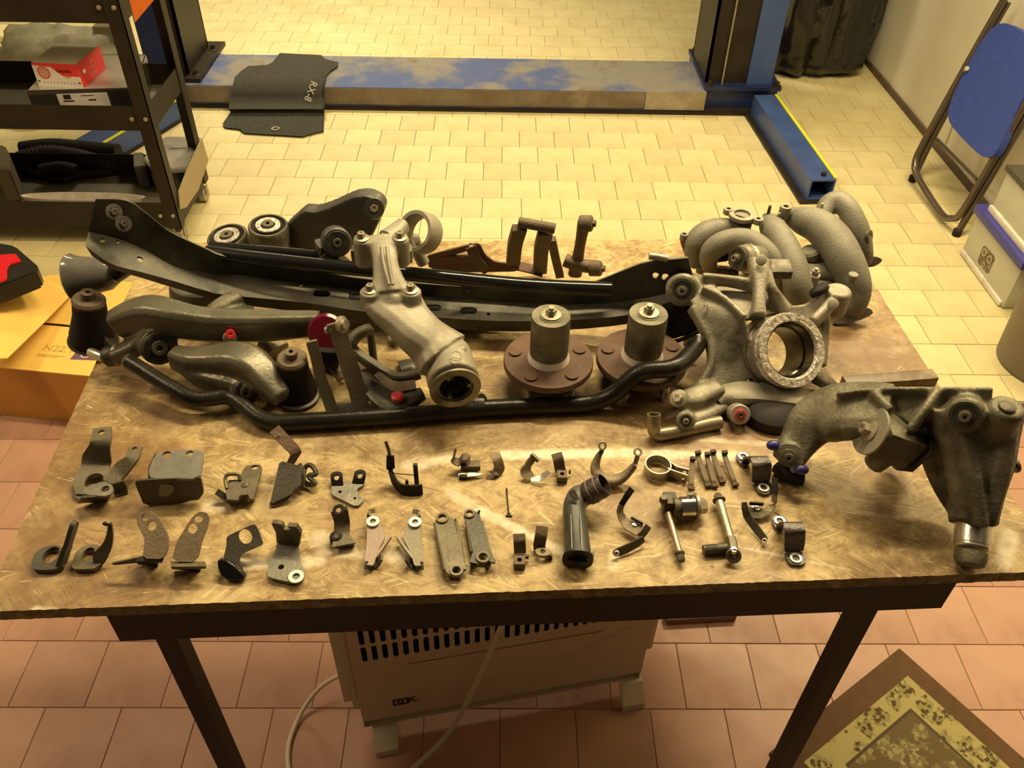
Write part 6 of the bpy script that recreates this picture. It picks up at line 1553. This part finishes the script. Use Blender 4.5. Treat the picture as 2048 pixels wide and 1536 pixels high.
zoom(400, 840, .2148)
t = bracket('latch_bracket', 'olive bracket with an open loop and a bent tongue in the upper row', 380, 700)
b = new(); plate(b, FP([(250,740),(235,640),(262,560),(370,552),(395,470),(430,425),(560,412),(578,450),(495,735),(462,732),(448,692),(372,700),(350,745)], .018), .004, [(W(510,440,.018), mm(30), 1.2, (1,0,0)), (W(0,0,0), .0001)][:1], k=1, q=.12); part(t, 'plate', b, brk)
b = new(); tube(b, [W(250,640,.018), W(235,560,.022), W(250,512,.026), W(310,502,.026), W(360,512,.024), W(372,560,.019)], .0025, seg=8); part(t, 'loop', b, brk)
b = new(); strip(b, [W(155,665,.016), W(230,715,.010), W(300,735,.004)], (.2,1,.8), mm(60), .003); strip(b, [W(300,745,.016), W(310,755,.002)], (1,0,0), mm(130), .003); strip(b, [W(480,720,.016), W(485,745,.002)], (1,0,0), mm(45), .003); part(t, 'tongue', b, brkd)
b = new(); p = W(418,598,.019); bolt(b, p, Zv, .0026, .002); part(t, 'rivet', b, brk)
t = bracket('twisted_bracket', 'dark rusty bracket with a long brown strap and a wire clip', 800, 720)
b = new(); strip(b, [W(690,85,.062), W(870,270,.045), W(895,310,.040), W(840,410,.022)], (1,.9,0), [mm(115), mm(110), mm(110), mm(90)], .003); part(t, 'strap', b, rust)
rg_(t, 'strap_hole', 735, 140, .060, 14, 6, greyp)
b = new(); plate(b, [W(740,375,.034), W(950,435,.030), W(935,600,.022), W(880,640,.018), W(850,690,.014), W(655,790,.004), W(690,600,.018)], .004, k=1, q=.12); part(t, 'plate', b, brkd)
b = new(); plate(b, [W(640,790,.004), W(690,690,.012), W(860,610,.018), W(890,660,.012), W(790,770,.004), W(670,820,.002)], .003, k=1); part(t, 'rusty_foot', b, rust)
b = new(); strip(b, [W(900,430,.022), W(930,520,.020), W(920,610,.010)], (1,0,.4), mm(110), .003); part(t, 'side_leaf', b, brk)
b = new(); tube(b, [W(960,560,.014), W(975,450,.020), W(1030,420,.024), W(1085,500,.020), W(1010,520,.016), W(1075,590,.012), W(1000,600,.006), W(960,560,.008)], .0035, seg=8, n=4); part(t, 'wire_clip', b, brkd)
t = bracket('eared_plate', 'flat black and grey plate with two round ears in the upper row', 1380, 650, 'plate')
b = new(); plate(b, FP([(1225,590),(1520,575),(1530,600),(1462,640),(1470,690),(1530,735),(1485,792),(1435,798),(1330,745),(1225,695)], .0045), .003, [(W(1303,668,.0045), mm(17)), (W(1442,728,.0045), mm(15))], k=1, q=.15); part(t, 'plate', b, greyp)
for x, y in ((1272, 535), (1490, 518)):
    b = new(); strip(b, [W(x, y-52, .014), W(x, y, .012), W(x+(8 if x < 1400 else -20), y+75, .004)], (1,0,0), mm(112), .003, ends=(True, False)); part(t, 'ear', fuse(b, cut=[cyc(W(x, y, .012), (0,-.1,1), mm(27), .02, 14)]), rubber)
t = bracket('square_end_bracket', 'brown bracket with a square holed end and a glossy black cap in the lower row', 330, 1400)
b = new(); plate(b, [W(245,1080,.030), W(500,965,.036), W(530,1000,.034), W(592,1155,.022), W(400,1235,.018), W(360,1290,.014), W(425,1480,.004), W(220,1480,.004), W(220,1300,.012), W(245,1180,.022)], .0045, [(W(425,1085,.026), mm(56), 1.3, (.6,-.8,0))], k=1, q=.12); part(t, 'plate', b, brkd)
b = new(); plate(b, [W(145,1315,.024), W(190,1290,.026), W(270,1315,.024), W(405,1440,.014), W(410,1480,.010), W(380,1498,.006), W(200,1492,.006)], .010, k=1, q=.25); part(t, 'black_cap', fuse(b, voxel=.0016, smooth=2), glossb, auto=60)
t = bracket('forked_bracket', 'grey bracket with a forked top and a bright washer in the lower row', 800, 1450)
b = new(); plate(b, FP([(715,1140),(915,1155),(925,1260),(975,1420),(955,1480),(870,1512),(700,1480),(625,1450),(640,1330),(700,1220)], .008), .005, [(W(755,1368,.008), mm(27))], k=1, q=.18); part(t, 'plate', b, greyp)
b = new(); plate(b, [W(668,960,.046), W(700,945,.048), W(765,965,.047), W(775,1030,.038), W(850,1050,.037), W(815,985,.045), W(900,985,.046), W(932,1075,.034), W(925,1165,.009), W(715,1145,.009), W(700,1060,.03)], .006, k=0); part(t, 'fork', b, brk)
rg_(t, 'washer', 895, 1458, .010, 68, 32, washer_m, lab='bright washer')
rg_(t, 'fork_washer', 800, 1055, .020, 48, 20, washer_m, ax=(0,-.5,1))
t = bracket('step_bracket', 'narrow bracket with black top tab and dark bush, left of the pink plate', 1310, 1150)
b = new(); strip(b, [W(1275,790,.040), W(1300,850,.036), W(1325,950,.020), W(1320,1060,.012), W(1335,1170,.010)], (1,.1,0), [mm(110), mm(150), mm(140), mm(140), mm(210)], .0035, ends=(True, False)); part(t, 'strap', fuse(b, cut=[shot(None,1290,838,.037,(0,-.3,1),24,.03)]), brk)
rg_(t, 'tab_ring', 1290, 838, .0385, 52, 26, rubber, ax=(0,-.35,1))
b = new(); p = W(1275, 1095, .017); lathe(b, W(1275, 1110, .006), Zv, [(mm(62),-.005),(mm(62),.006),(mm(50),.008),(mm(22),.008),(mm(18),.004)], 28); part(t, 'bush', b, rubber)
b = new(); box(b, W(1240,1185,.0015), (mm(190),0,0), (0,.006,0), (0,0,.010), .0015); part(t, 'front_lip', b, brkd)
pink = mat('pinkish_grey_steel', (.34,.26,.21), (.27,.205,.165), rough=.55, metal=.15, scale=16, bump=.2, bscale=230)
grn = mat('greenish_grey_steel', (.27,.25,.18), (.20,.185,.13), rough=.55, metal=.15, scale=16, bump=.2, bscale=230)
def washered(label, sx, cx, m, dy=0):
    def X(x): return cx + sx*(x-1610)
    t = bracket('washer_plate', label, cx, 1350, 'plate')
    b = new(); plate(b, [W(X(x), y+dy, h) for x, y, h in ((1548,905,.016),(1600,872,.018),(1665,925,.016),(1700,1010,.014),(1725,1090,.013),(1650,1230,.012),(1618,1350,.011),(1530,1345,.011),(1552,1150,.013),(1556,1010,.015))], .004, [(W(X(1610),945+dy,.016), mm(27))], k=1, q=.15); part(t, 'plate', b, m)
    rg_(t, 'washer', X(1610), 943+dy, .018, 60, 27, washer_m, lab='bright washer')
    b = new(); strip(b, [W(X(1568),895+dy,.018), W(X(1580),850+dy,.018), W(X(1630),845+dy,.016)], (.3*sx,1,.3), mm(40), .003); part(t, 'top_hook', b, brk)
    b = new(); strip(b, [W(X(1772),1088+dy,.012), W(X(1720),1170+dy,.010), W(X(1630),1290+dy,.008)], (.4*sx,.6,1), mm(50), .003); part(t, 'side_wing', b, m)
    b = new(); strip(b, [W(X(1540),1350+dy,.010), W(X(1600),1365+dy,.002), W(X(1655),1330+dy,.004), W(X(1695),1275+dy,.016)], (.2*sx,1,.5), mm(70), .003, smooth=False); part(t, 'channel_end', b, brkd)
washered('pinkish steel plate with a bright washer, left of the mirrored pair', 1, 1610, pink)
washered('greenish steel plate with a bright washer, right of the mirrored pair', -1, 2003, grn, 6)

zoom(740, 840, .2148)
t = bracket('wire_strap', 'black bent strap with a standing pin in the middle of the upper row', 330, 660, 'strap')
b = new(); strip(b, [W(190,330,.046), W(192,480,.020), W(235,590,.009), W(300,650,.009), W(400,655,.009), W(490,645,.009)], (0,.2,1), [mm(70), mm(80), mm(110), mm(115), mm(115), mm(110)], .0032); part(t, 'strap', b, rubber)
b = new(); strip(b, [W(145,200,.070), W(170,270,.058), W(188,350,.042)], (.6,.5,0), mm(28), .002); part(t, 'thin_tail', b, brkd)
b = new(); strip(b, [W(195,330,.046), W(192,480,.018)], (1,.2,0), mm(42), .002); part(t, 'olive_strip', b, brk)
b = new(); box(b, W(415,600,.004), (mm(42),0,0), (0,.004,0), (0,0,.038)); part(t, 'standing_pin', b, blackp)
b = new(); cyl(b, W(345,610,.010), W(342,560,.018), .0022); part(t, 'stub', b, brkd)
b = new(); cyl(b, W(205,495,.016), W(425,515,.016), .0007, seg=8); part(t, 'wire', b, brkd)
t = bracket('spring_clip', 'small rusty clip with a curled top and a flat polished foot, left of four clips', 900, 540, 'clip')
b = new(); strip(b, [W(800,265,.030), W(775,370,.018), W(830,400,.014), W(865,345,.022), W(910,350,.022), W(915,430,.012)], (.2,1,.2), mm(85), .0025, n=3); part(t, 'curl', b, rustg)
b = new(); box(b, W(845,480,.004), (mm(190),mm(10),0), (0,.012,0), (0,0,.009), .001); part(t, 'block', b, rustg)
b = new(); plate(b, FP([(805,505),(900,485),(1050,495),(1030,515),(860,530)], .006), .002, k=1); part(t, 'foot_leaf', b, mach)
b = new(); box(b, W(830,560,.0005), (mm(80),0,0), (0,.006,0), (0,0,.006), .001); part(t, 'rubber_pad', b, rubber)
t = bracket('spring_clip', 'small curled dull steel strap, second of the four clips', 1190, 520, 'clip')
b = new(); strip(b, [W(1160,310,.022), W(1185,370,.020), W(1210,450,.010), W(1180,490,.003), W(1125,500,.006), W(1150,540,.002)], (1,-.15,0), mm(100), .0022); part(t, 'curl', b, tanst)
t = bracket('spring_clip', 'small twisted clip with a polished leaf pointing right, third of the four clips', 1500, 570, 'clip')
b = new(); strip(b, [W(1540,330,.026), W(1480,400,.020), W(1440,480,.010), (W(1500,545,.004))], (1,.6,0), [mm(60), mm(80), mm(110), mm(90)], .0025); part(t, 'curl', b, tanst)
b = new(); strip(b, [W(1500,320,.028), W(1570,380,.024)], (.8,-.6,0), mm(45), .004); part(t, 'top_tab', b, brk)
b = new(); strip(b, [W(1500,560,.004), W(1590,540,.010), W(1668,480,.016)], (0,1,.5), [mm(30), mm(60), mm(30)], .002); part(t, 'leaf', b, mach)
t = bracket('spring_clip', 'small brown clip with a square holed block, right of the four clips', 1780, 590, 'clip')
b = new(); strip(b, [W(1735,310,.026), W(1755,370,.022), W(1765,440,.010), W(1775,480,.005)], (1,.05,0), mm(105), .0025); part(t, 'strap', b, rustg)
def nutblock(t, x, y, m=rustg):
    b = new(); s = mm(100); p = W(x, y, .012); box(b, p+V((-s/2, -s*.5, -.0115)), (s,0,0), (0,s,0), (0,0,.0115), .001)
    part(t, 'block', fuse(b, cut=[cyc(p, (0,0,1), mm(22), .012, 12)]), m)
nutblock(t, 1790, 500)
b = new(); cyl(b, W(1850,480,.008), W(1870,482,.008), .0035); part(t, 'pin', b, brkd)
t = bracket('black_pin', 'tiny thin black pin with a triangular foot lying on the bare board', 1285, 800, 'pin')
b = new(); loft(b, [W(1272,638,.0015), W(1276,700,.0015), W(1285,800,.0015), W(1292,875,.0015)], [(.0012,.001),(.0008,.001),(.0008,.001),(.001,.001)], n=1); plate(b, FP([(1290,850),(1325,895),(1262,893)], .002), .0015, k=0); part(t, 'pin', b, rubber)
def rolled(label, poly, holes, x, y, h, m):
    t = bracket('link_plate', label, x, y, 'plate')
    P = [W(a, c, h) for a, c in poly]; b = new(); plate(b, P, .003, [(W(a, c, h), mm(r), 1.2, (1,0,0)) for a, c, r in holes], k=1, q=.12); part(t, 'plate', b, m)
    for a, c, r in holes: rg_(t, 'hole_collar', a, c, h, r*1.5, r*.9, brk, t=.005)
    return t
t = rolled('olive link plate with a sunken ring at each end, left of two', [(602,975),(615,910),(680,890),(760,905),(800,960),(845,1150),(875,1390),(850,1440),(745,1445),(700,1400),(650,1150)], [(672,918,40),(805,1405,40)], 740, 1200, .014, brk)
for a, c in (((610,960),(700,1400)), ((800,950),(875,1400))):
    b = new(); tube(b, [W(*a,.012), W((a[0]+c[0])/2, (a[1]+c[1])/2, .011), W(*c,.010)], .003, seg=8); part(t, 'rolled_edge', b, brk)
b = new(); strip(b, [W(760,960,.012), W(800,930,.010)], (.5,1,0), mm(25), .002); part(t, 'ear', b, brkd)
b = new(); box(b, W(740,1490,.0005), (mm(90),0,0), (0,.004,0), (0,0,.009)); part(t, 'foot', b, brkd)
t = rolled('darker link plate with dark rings and splayed ears, right of two', [(868,900),(890,855),(950,845),(1015,855),(1045,960),(1080,1100),(1120,1230),(1170,1310),(1160,1330),(1100,1310),(1050,1345),(920,1322),(935,1290),(960,1230),(930,1080),(895,950)], [(925,878,34),(1052,1282,42)], 1040, 1250, .014, brkd)
for a, c in (((900,950),(950,1230)), ((1040,950),(1120,1250))):
    b = new(); tube(b, [W(*a,.012), W((a[0]+c[0])/2, (a[1]+c[1])/2, .011), W(*c,.010)], .0025, seg=8); part(t, 'rolled_edge', b, brk)
b = new(); strip(b, [W(1010,880,.013), W(1018,840,.016)], (1,0,0), mm(22), .002); part(t, 'ear', b, brkd)
for a in (960, 1100):
    b = new(); cyl(b, W(a,1350,.001), W(a,1345,.010), .0035); part(t, 'foot', b, brkd)
for lab, pts, bx_, by_ in (('small brown U strap with a square block, left of two near the black grip', [W(1388,1060,.024), W(1392,1130,.020), W(1396,1195,.008), W(1396,1240,.002)], 1392, 1285),
                           ('small brown U strap with a flat holed foot, right of two near the black grip', [W(1605,990,.030), W(1592,1080,.024), W(1575,1165,.010), W(1580,1200,.003)], 1615, 1225)):
    t = bracket('block_clip', lab, bx_, by_+60, 'clip'); b = new(); strip(b, pts, (1,.05,0), mm(108), .0025); part(t, 'strap', b, rustg)
    if bx_ < 1500: nutblock(t, bx_, by_+15); b = new(); cyl(b, W(1450,1270,.008), W(1478,1275,.008), .003); part(t, 'pin', b, brkd)
    else:
        b = new(); plate(b, FP([(1535,1210),(1570,1185),(1660,1190),(1702,1240),(1640,1265),(1560,1260)], .010), .004, [(W(1610,1222,.010), mm(24))], k=1); part(t, 'foot', b, tanst)
        b = new(); box(b, W(1655,1300,.0005), (mm(40),0,0), (0,.006,0), (0,0,.008)); part(t, 'peg', b, brkd)

zoom(1080, 840, .2149)
t = bracket('black_grip', 'thick black hollow grip with a round clamp end and grey stripes', 340, 1250, 'grip')
gm = mat('dusty_black_plastic', (.028,.029,.025), (.06,.06,.05), rough=.38, scale=14, c3=(.11,.11,.09), s3=10, lo3=.55, hi3=.72)
b = new(); loft(b, [W(450,690,.026), W(370,715,.024), W(318,800,.022), W(325,950,.020), W(340,1120,.018), W(352,1290,.018)], [(.012,.013),(.0145,.015),(mm(100),.016),(mm(105),.016),(mm(112),.017),(mm(120),.018)], hint=Zv, power=2.8); part(t, 'handle', fuse(b, cut=[]), gm, auto=50)
b = new(); loft(b, [W(352,1292,.018), W(352,1300,.018)], [(mm(135),.019)]*2, hint=Zv, power=2.8, n=1); plate(b, FP([(420,1275),(470,1250),(512,1205),(505,1260),(440,1305)], .022), .004, k=1); part(t, 'end_collar', b, gm)
b = new(); loft(b, [W(352,1302,.016), W(350,1340,.012)], [(mm(95),.012),(mm(60),.008)], hint=Zv, n=1); part(t, 'dark_core', b, rubber)
c0, c1_ = W(380,700,.032), W(560,620,.036); d = (c1_-c0).normalized(); dd = img(c0, .72, .42, .40)
b = new(); lathe(b, W(440,690,.030), dd, [(.0150,0),(.0160,.002),(.0160,.026),(.0145,.028),(.0135,.028),(.0135,.002)], 36, cap=(True, False)); part(t, 'clamp_barrel', b, purp)
for s in (.008, .020): b = new(); ring(b, W(440,690,.030)+dd*s, dd, .0166, .0156, .0018, 36); part(t, 'grey_stripe', b, tanst)
for x in (285, 375): b = new(); tube(b, [W(x,880,.036), W(x+5,1000,.0375), W(x+12,1200,.0365)], .0008, seg=6); part(t, 'light_line', b, greyp)
b = new(); plate(b, [W(255,690,.048), W(310,635,.050), W(345,680,.048), W(370,750,.042), W(320,745,.042)], .002, k=1); part(t, 'top_gusset', b, brkd)
t = bracket('curved_bracket', 'curved tan two armed bracket with a ring on each end, behind the black grip', 650, 580)
b = new(); loft(b, [W(565,300,.040), W(530,370,.030), W(515,460,.020), W(570,540,.013), W(660,565,.011), W(750,545,.013), W(830,480,.022), W(880,420,.032)], [(mm(22),.003),(mm(36),.004),(mm(50),.005),(mm(60),.006),(mm(60),.006),(mm(50),.006),(mm(36),.005),(mm(28),.004)], hint=Zv, power=3, n=4); part(t, 'curved_arm', b, tanst)
for x, y, h, ax in ((580,240,.050,(.1,-.8,.8)), (910,300,.046,(.1,-.6,.9))):
    b = new(); ring(b, W(x,y,h), ax, mm(42), mm(23), .003, 28); part(t, 'end_ring', b, zinc)
    b = new(); strip(b, [W(x-2,y+35,h-.003), W(x-(18 if x < 700 else 25),y+(75 if x < 700 else 110),h-.010)], (1,.1,0), mm(40), .003); part(t, 'ring_neck', b, brkd)
b = new(); box(b, W(580,620,.0005), (mm(110),0,0), (0,.012,0), (0,0,.008), .001); part(t, 'dark_foot', b, brkd)
t = bracket('band_clamp', 'round steel band clamp with two holed tails standing on the board', 1100, 500, 'clamp')
cz = W(1097, 430, .012); R = mm(128)
b = new(); lathe(b, V((cz.x, cz.y, T+.0012)), Zv, [(R,0),(R,.015),(R-.0016,.015),(R-.0016,0)], 56, cap=(False, False)); vs = list(b.verts)
for i in range(56): b.faces.new((vs[-56:][i], vs[-56:][(i+1) % 56], vs[:56][(i+1) % 56], vs[:56][i]))
part(t, 'band', b, zinc)
def tail(p0, p1, off_):
    b = new(); strip(b, [W(*p0), W(*p1), W(p1[0]+off_[0], p1[1]+off_[1], p1[2])], (0,.0,1), .015, .0016); part(t, 'tail', fuse(b, cut=[cyc(W(p1[0]+off_[0]*.72, p1[1]+off_[1]*.72, p1[2]), (.25,1,0), .0032, .03, 14)]), zinc)
tail((1180,480,.0085), (1240,505,.0085), (128,42)); tail((1215,425,.0085), (1262,465,.0085), (118,28))
t = bracket('curved_strap', 'brown curved strap bracket with a dark upper tail and a tilted lower leaf', 880, 1120, 'strap')
b = new(); strip(b, [W(855,640,.042), W(800,720,.036), W(757,790,.028)], (1,.5,0), mm(60), .0025); part(t, 'dark_tail', b, rubber)
b = new(); strip(b, [W(757,790,.028), W(740,850,.020), W(770,930,.013), W(830,975,.012), W(930,1030,.012)], (.9,.55,.2), [mm(60), mm(60), mm(75), mm(120), mm(120)], .0025); part(t, 'curved_strip', b, tanst)
b = new(); strip(b, [W(930,1090,.006), W(975,1040,.012), W(1010,985,.020)], (.2,.6,1), mm(60), .0025); part(t, 'side_wing', b, brk)
b = new(); strip(b, [W(965,1105,.012), W(880,1160,.010), W(770,1215,.008), W(680,1245,.008)], (0,.5,1), [mm(60), mm(80), mm(85), mm(70)], .0025, ends=(False, True)); part(t, 'lower_leaf', b, brkd)
rg_(t, 'leaf_hole', 712, 1238, .0095, 24, 12, washer_m, ax=(-.2,-1,.5), t=.003)
b = new(); strip(b, [W(848,905,.020), W(960,965,.018)], (0,0,1), .005, .002); part(t, 'small_flange', b, brkd)
b = new(); bolt(b, W(885,965,.0145), Zv, .0025, .002); part(t, 'rivet', b, mach)

zoom(1280, 840, .2148)
t = bracket('link_bolt', 'long bolt passing through a block with a shiny bush on its side', 330, 1150, 'bolt')
b = new(); box(b, W(205,890,.004), (mm(130),0,0), (0,.022,0), (0,0,.024), .004); part(t, 'block', b, castd)
b = new(); lathe(b, W(218,745,.030), Zv, [(mm(38),-.002),(mm(38),.003),(mm(30),.006)], 20); part(t, 'block_cap', b, brk)
d0, d1 = W(310,815,.018), W(480,805,.018); d = (d1-d0).normalized()
b = new(); lathe(b, d0, d, [(.0135,0),(.0135,.005),(.0115,.0055),(.0115,.009)], 32); part(t, 'collar', b, brk)
b = new(); lathe(b, d0+d*.0092, d, [(.0135,0),(.0135,.018),(.012,.019)], 32); part(t, 'shiny_bush', b, chrome)
b = new(); lathe(b, d0+d*.0285, d, [(.017,0),(.0175,.001),(.0175,.0032),(.010,.004)], 32); hexa(b, d0+d*.0325, d, .0105, .011); part(t, 'hex_head', b, zinc)
b = new(); cyl(b, W(470,740,.026), W(468,685,.034), .0042); part(t, 'locating_tab', b, zinc)
b = new(); cyl(b, W(535,905,.006), W(525,890,.008), .004); part(t, 'small_plug', b, rubber)
b = new(); cyl(b, W(262,870,.014), W(370,1245,.009), .0042, seg=18); part(t, 'shank', b, mat('rosy_steel', (.42,.30,.23), (.25,.19,.14), rough=.35, metal=.6, scale=20))
e = (W(370,1245,.009)-W(262,870,.014)).normalized()
b = new(); lathe(b, W(368,1238,.0095), e, [(mm(45),0),(mm(45),.002),(mm(34),.004)], 24); hexa(b, W(368,1238,.0095)+e*.004, e, mm(36), .008); part(t, 'flange_nut', b, brkd)
t = bracket('link_bolt', 'long flanged bolt with an eye end and a short side stud', 820, 1200, 'bolt')
e = (W(850,1130,.009)-W(740,760,.014)).normalized()
b = new(); lathe(b, W(738,752,.013), -e, [(mm(60),0),(mm(60),.002),(mm(40),.005)], 28); hexa(b, W(738,752,.013)-e*.0045, -e, mm(38), .006); part(t, 'flange_head', b, rustg)
b = new(); cyl(b, W(738,752,.013), W(848,1130,.010), .0056, seg=20); part(t, 'shank', b, zinc)
b = new(); loft(b, [W(840,1110,.010), W(855,1170,.010), W(865,1235,.010)], [(mm(44),.008)]*3, power=4, n=1); part(t, 'eye_block', b, brk)
c = W(872, 1262, .013); ax = img(c, .05, -.5, .85)
b = new(); ring(b, c, img(c, .05, -.35, .9), mm(66), mm(40), .006, 32); ring(b, c, img(c, .05, -.35, .9), mm(40), mm(20), .004, 24); part(t, 'eye_ring', b, brk)
b = new(); hexa(b, W(868,1225,.016), Zv, mm(34), .005); part(t, 'nut', b, mach)
b = new(); P0_, P1_ = W(810,1190,.008), W(590,1210,.008); tube(b, [P0_, P1_], .0062, seg=18); dd = (P1_-P0_)
for k in range(9): lathe(b, P0_+dd*(.45+.055*k), dd, [(.0062,0),(.0067,.0006),(.0062,.0012)], 14, cap=(False, False))
part(t, 'side_stud', b, brkd)
pins = [((487,365),(478,615),.010,'leftmost thin rusty clip of the five'), ((530,310),(628,588),.008,'second thin rusty clip of the five, with its head behind the leftmost'), ((620,322),(692,592),.008,'middle thin rusty clip of the five, pressed against its neighbours'), ((672,300),(762,552),.008,'fourth thin rusty clip of the five, right side of the tight trio'), ((778,308),(882,580),.008,'thin rusty clip lying alone at the right end of the five')]
for (a, c, h, lab) in pins:
    t = bracket('rusty_clip', lab, (a[0]+c[0])/2, c[1], 'clip', 'thin rusty clips in the upper row')
    A, C = W(*a, h+.004), W(*c, h-.002); d = (C-A); wd = V((d.y, -d.x, 0)).normalized()*-1
    b = new(); strip(b, [A+V((0,0,.004)), A+d*.08, A+d*.5, A+d*.92, C-V((0,0,.003))], wd, mm(46), .003); part(t, 'clip_body', b, rustg)
    b = new(); box(b, A-wd*mm(26)+V((0,0,.002)), wd*mm(56), d.normalized()*.005, (0,0,.0045), .0008); part(t, 'clip_head', b, rust)
    b = new(); box(b, C-wd*mm(26)-V((0,0,.004)), wd*mm(60), d.normalized()*.005, (0,0,.0045), .0008); part(t, 'clip_end', b, rust)
def saddle(label, e0, arch, e1, poly):
    t = bracket('saddle_clamp', label, e1[0], e1[1]+40, 'clamp')
    b = new(); strip(b, [W(*p) for p in arch], (1,.02,0), [mm(x) for x in (90,140,180,185,180,165)], .0035, n=4); part(t, 'arched_strap', b, purp)
    b = new(); plate(b, FP(poly[0], .005), .0035, k=1); part(t, 'rear_lug', b, purp)
    b = new(); plate(b, FP(poly[1], .005), .0035, k=1); part(t, 'front_lug', b, purp)
    rg_(t, 'washer', e0[0], e0[1], .0062, 54, 30, washer_m, lab='bright worn washer'); rg_(t, 'washer', e1[0], e1[1], .0062, 54, 32, washer_m, lab='bright worn washer')
saddle('black saddle clamp with bright washers, upper of two near the right wheel carrier', (962,338), [(985,388,.005),(1040,352,.020),(1110,345,.033),(1135,420,.033),(1132,500,.018),(1120,575,.005)], (1152,628),
       ([(885,330),(930,295),(1000,300),(1040,345),(1010,420),(950,430)], [(1050,570),(1190,550),(1230,600),(1215,680),(1150,695),(1090,660)]))
saddle('glossy black saddle clamp with bright washers, at the end of the lower row', (1302,938), [(1305,1010,.005),(1360,968,.022),(1425,958,.035),(1440,1035,.035),(1440,1125,.019),(1430,1218,.005)], (1452,1285),
       ([(1220,920),(1270,885),(1350,900),(1385,945),(1330,1010),(1280,1045)], [(1345,1215),(1500,1210),(1555,1290),(1530,1345),(1420,1350),(1370,1310)]))
t = bracket('curved_strap', 'thin olive curved strap with a dark upper end between the two saddle clamps', 1110, 900, 'strap')
b = new(); strip(b, [W(1255,540,.034), W(1258,620,.028), W(1252,695,.022)], (1,0,0), mm(54), .0025); part(t, 'dark_tail', b, rubber)
b = new(); strip(b, [W(1252,695,.022), W(1250,780,.015), W(1190,850,.010), W(1090,875,.008), W(1000,850,.010)], (.5,.8,.3), [mm(54), mm(60), mm(70), mm(100), mm(90)], .0025); part(t, 'curved_strip', b, brk)
b = new(); strip(b, [W(970,765,.028), W(978,830,.022), W(1000,900,.014), W(1080,1010,.008), W(1175,1130,.006)], (.5,.3,1), [mm(45), mm(60), mm(70), mm(75), mm(65)], .0025, ends=(False, True)); part(t, 'lower_leaf', b, brkd)
b = new(); strip(b, [W(1020,775,.020), W(1148,785,.018)], (0,0,1), .005, .002); part(t, 'small_flange', b, rubber)
b = new(); bolt(b, W(1080,812,.0125), Zv, .003, .002); part(t, 'rivet', b, mach)
rg_(t, 'leaf_hole', 1160, 1122, .008, 22, 11, washer_m, ax=(-.5,-.6,.6), t=.003)
b = new(); tube(b, [W(1250,860,.006), W(1300,890,.006), W(1360,960,.003)], .0008, seg=6); part(t, 'wire', b, brkd)
bpy.data.scenes.remove(TMP)
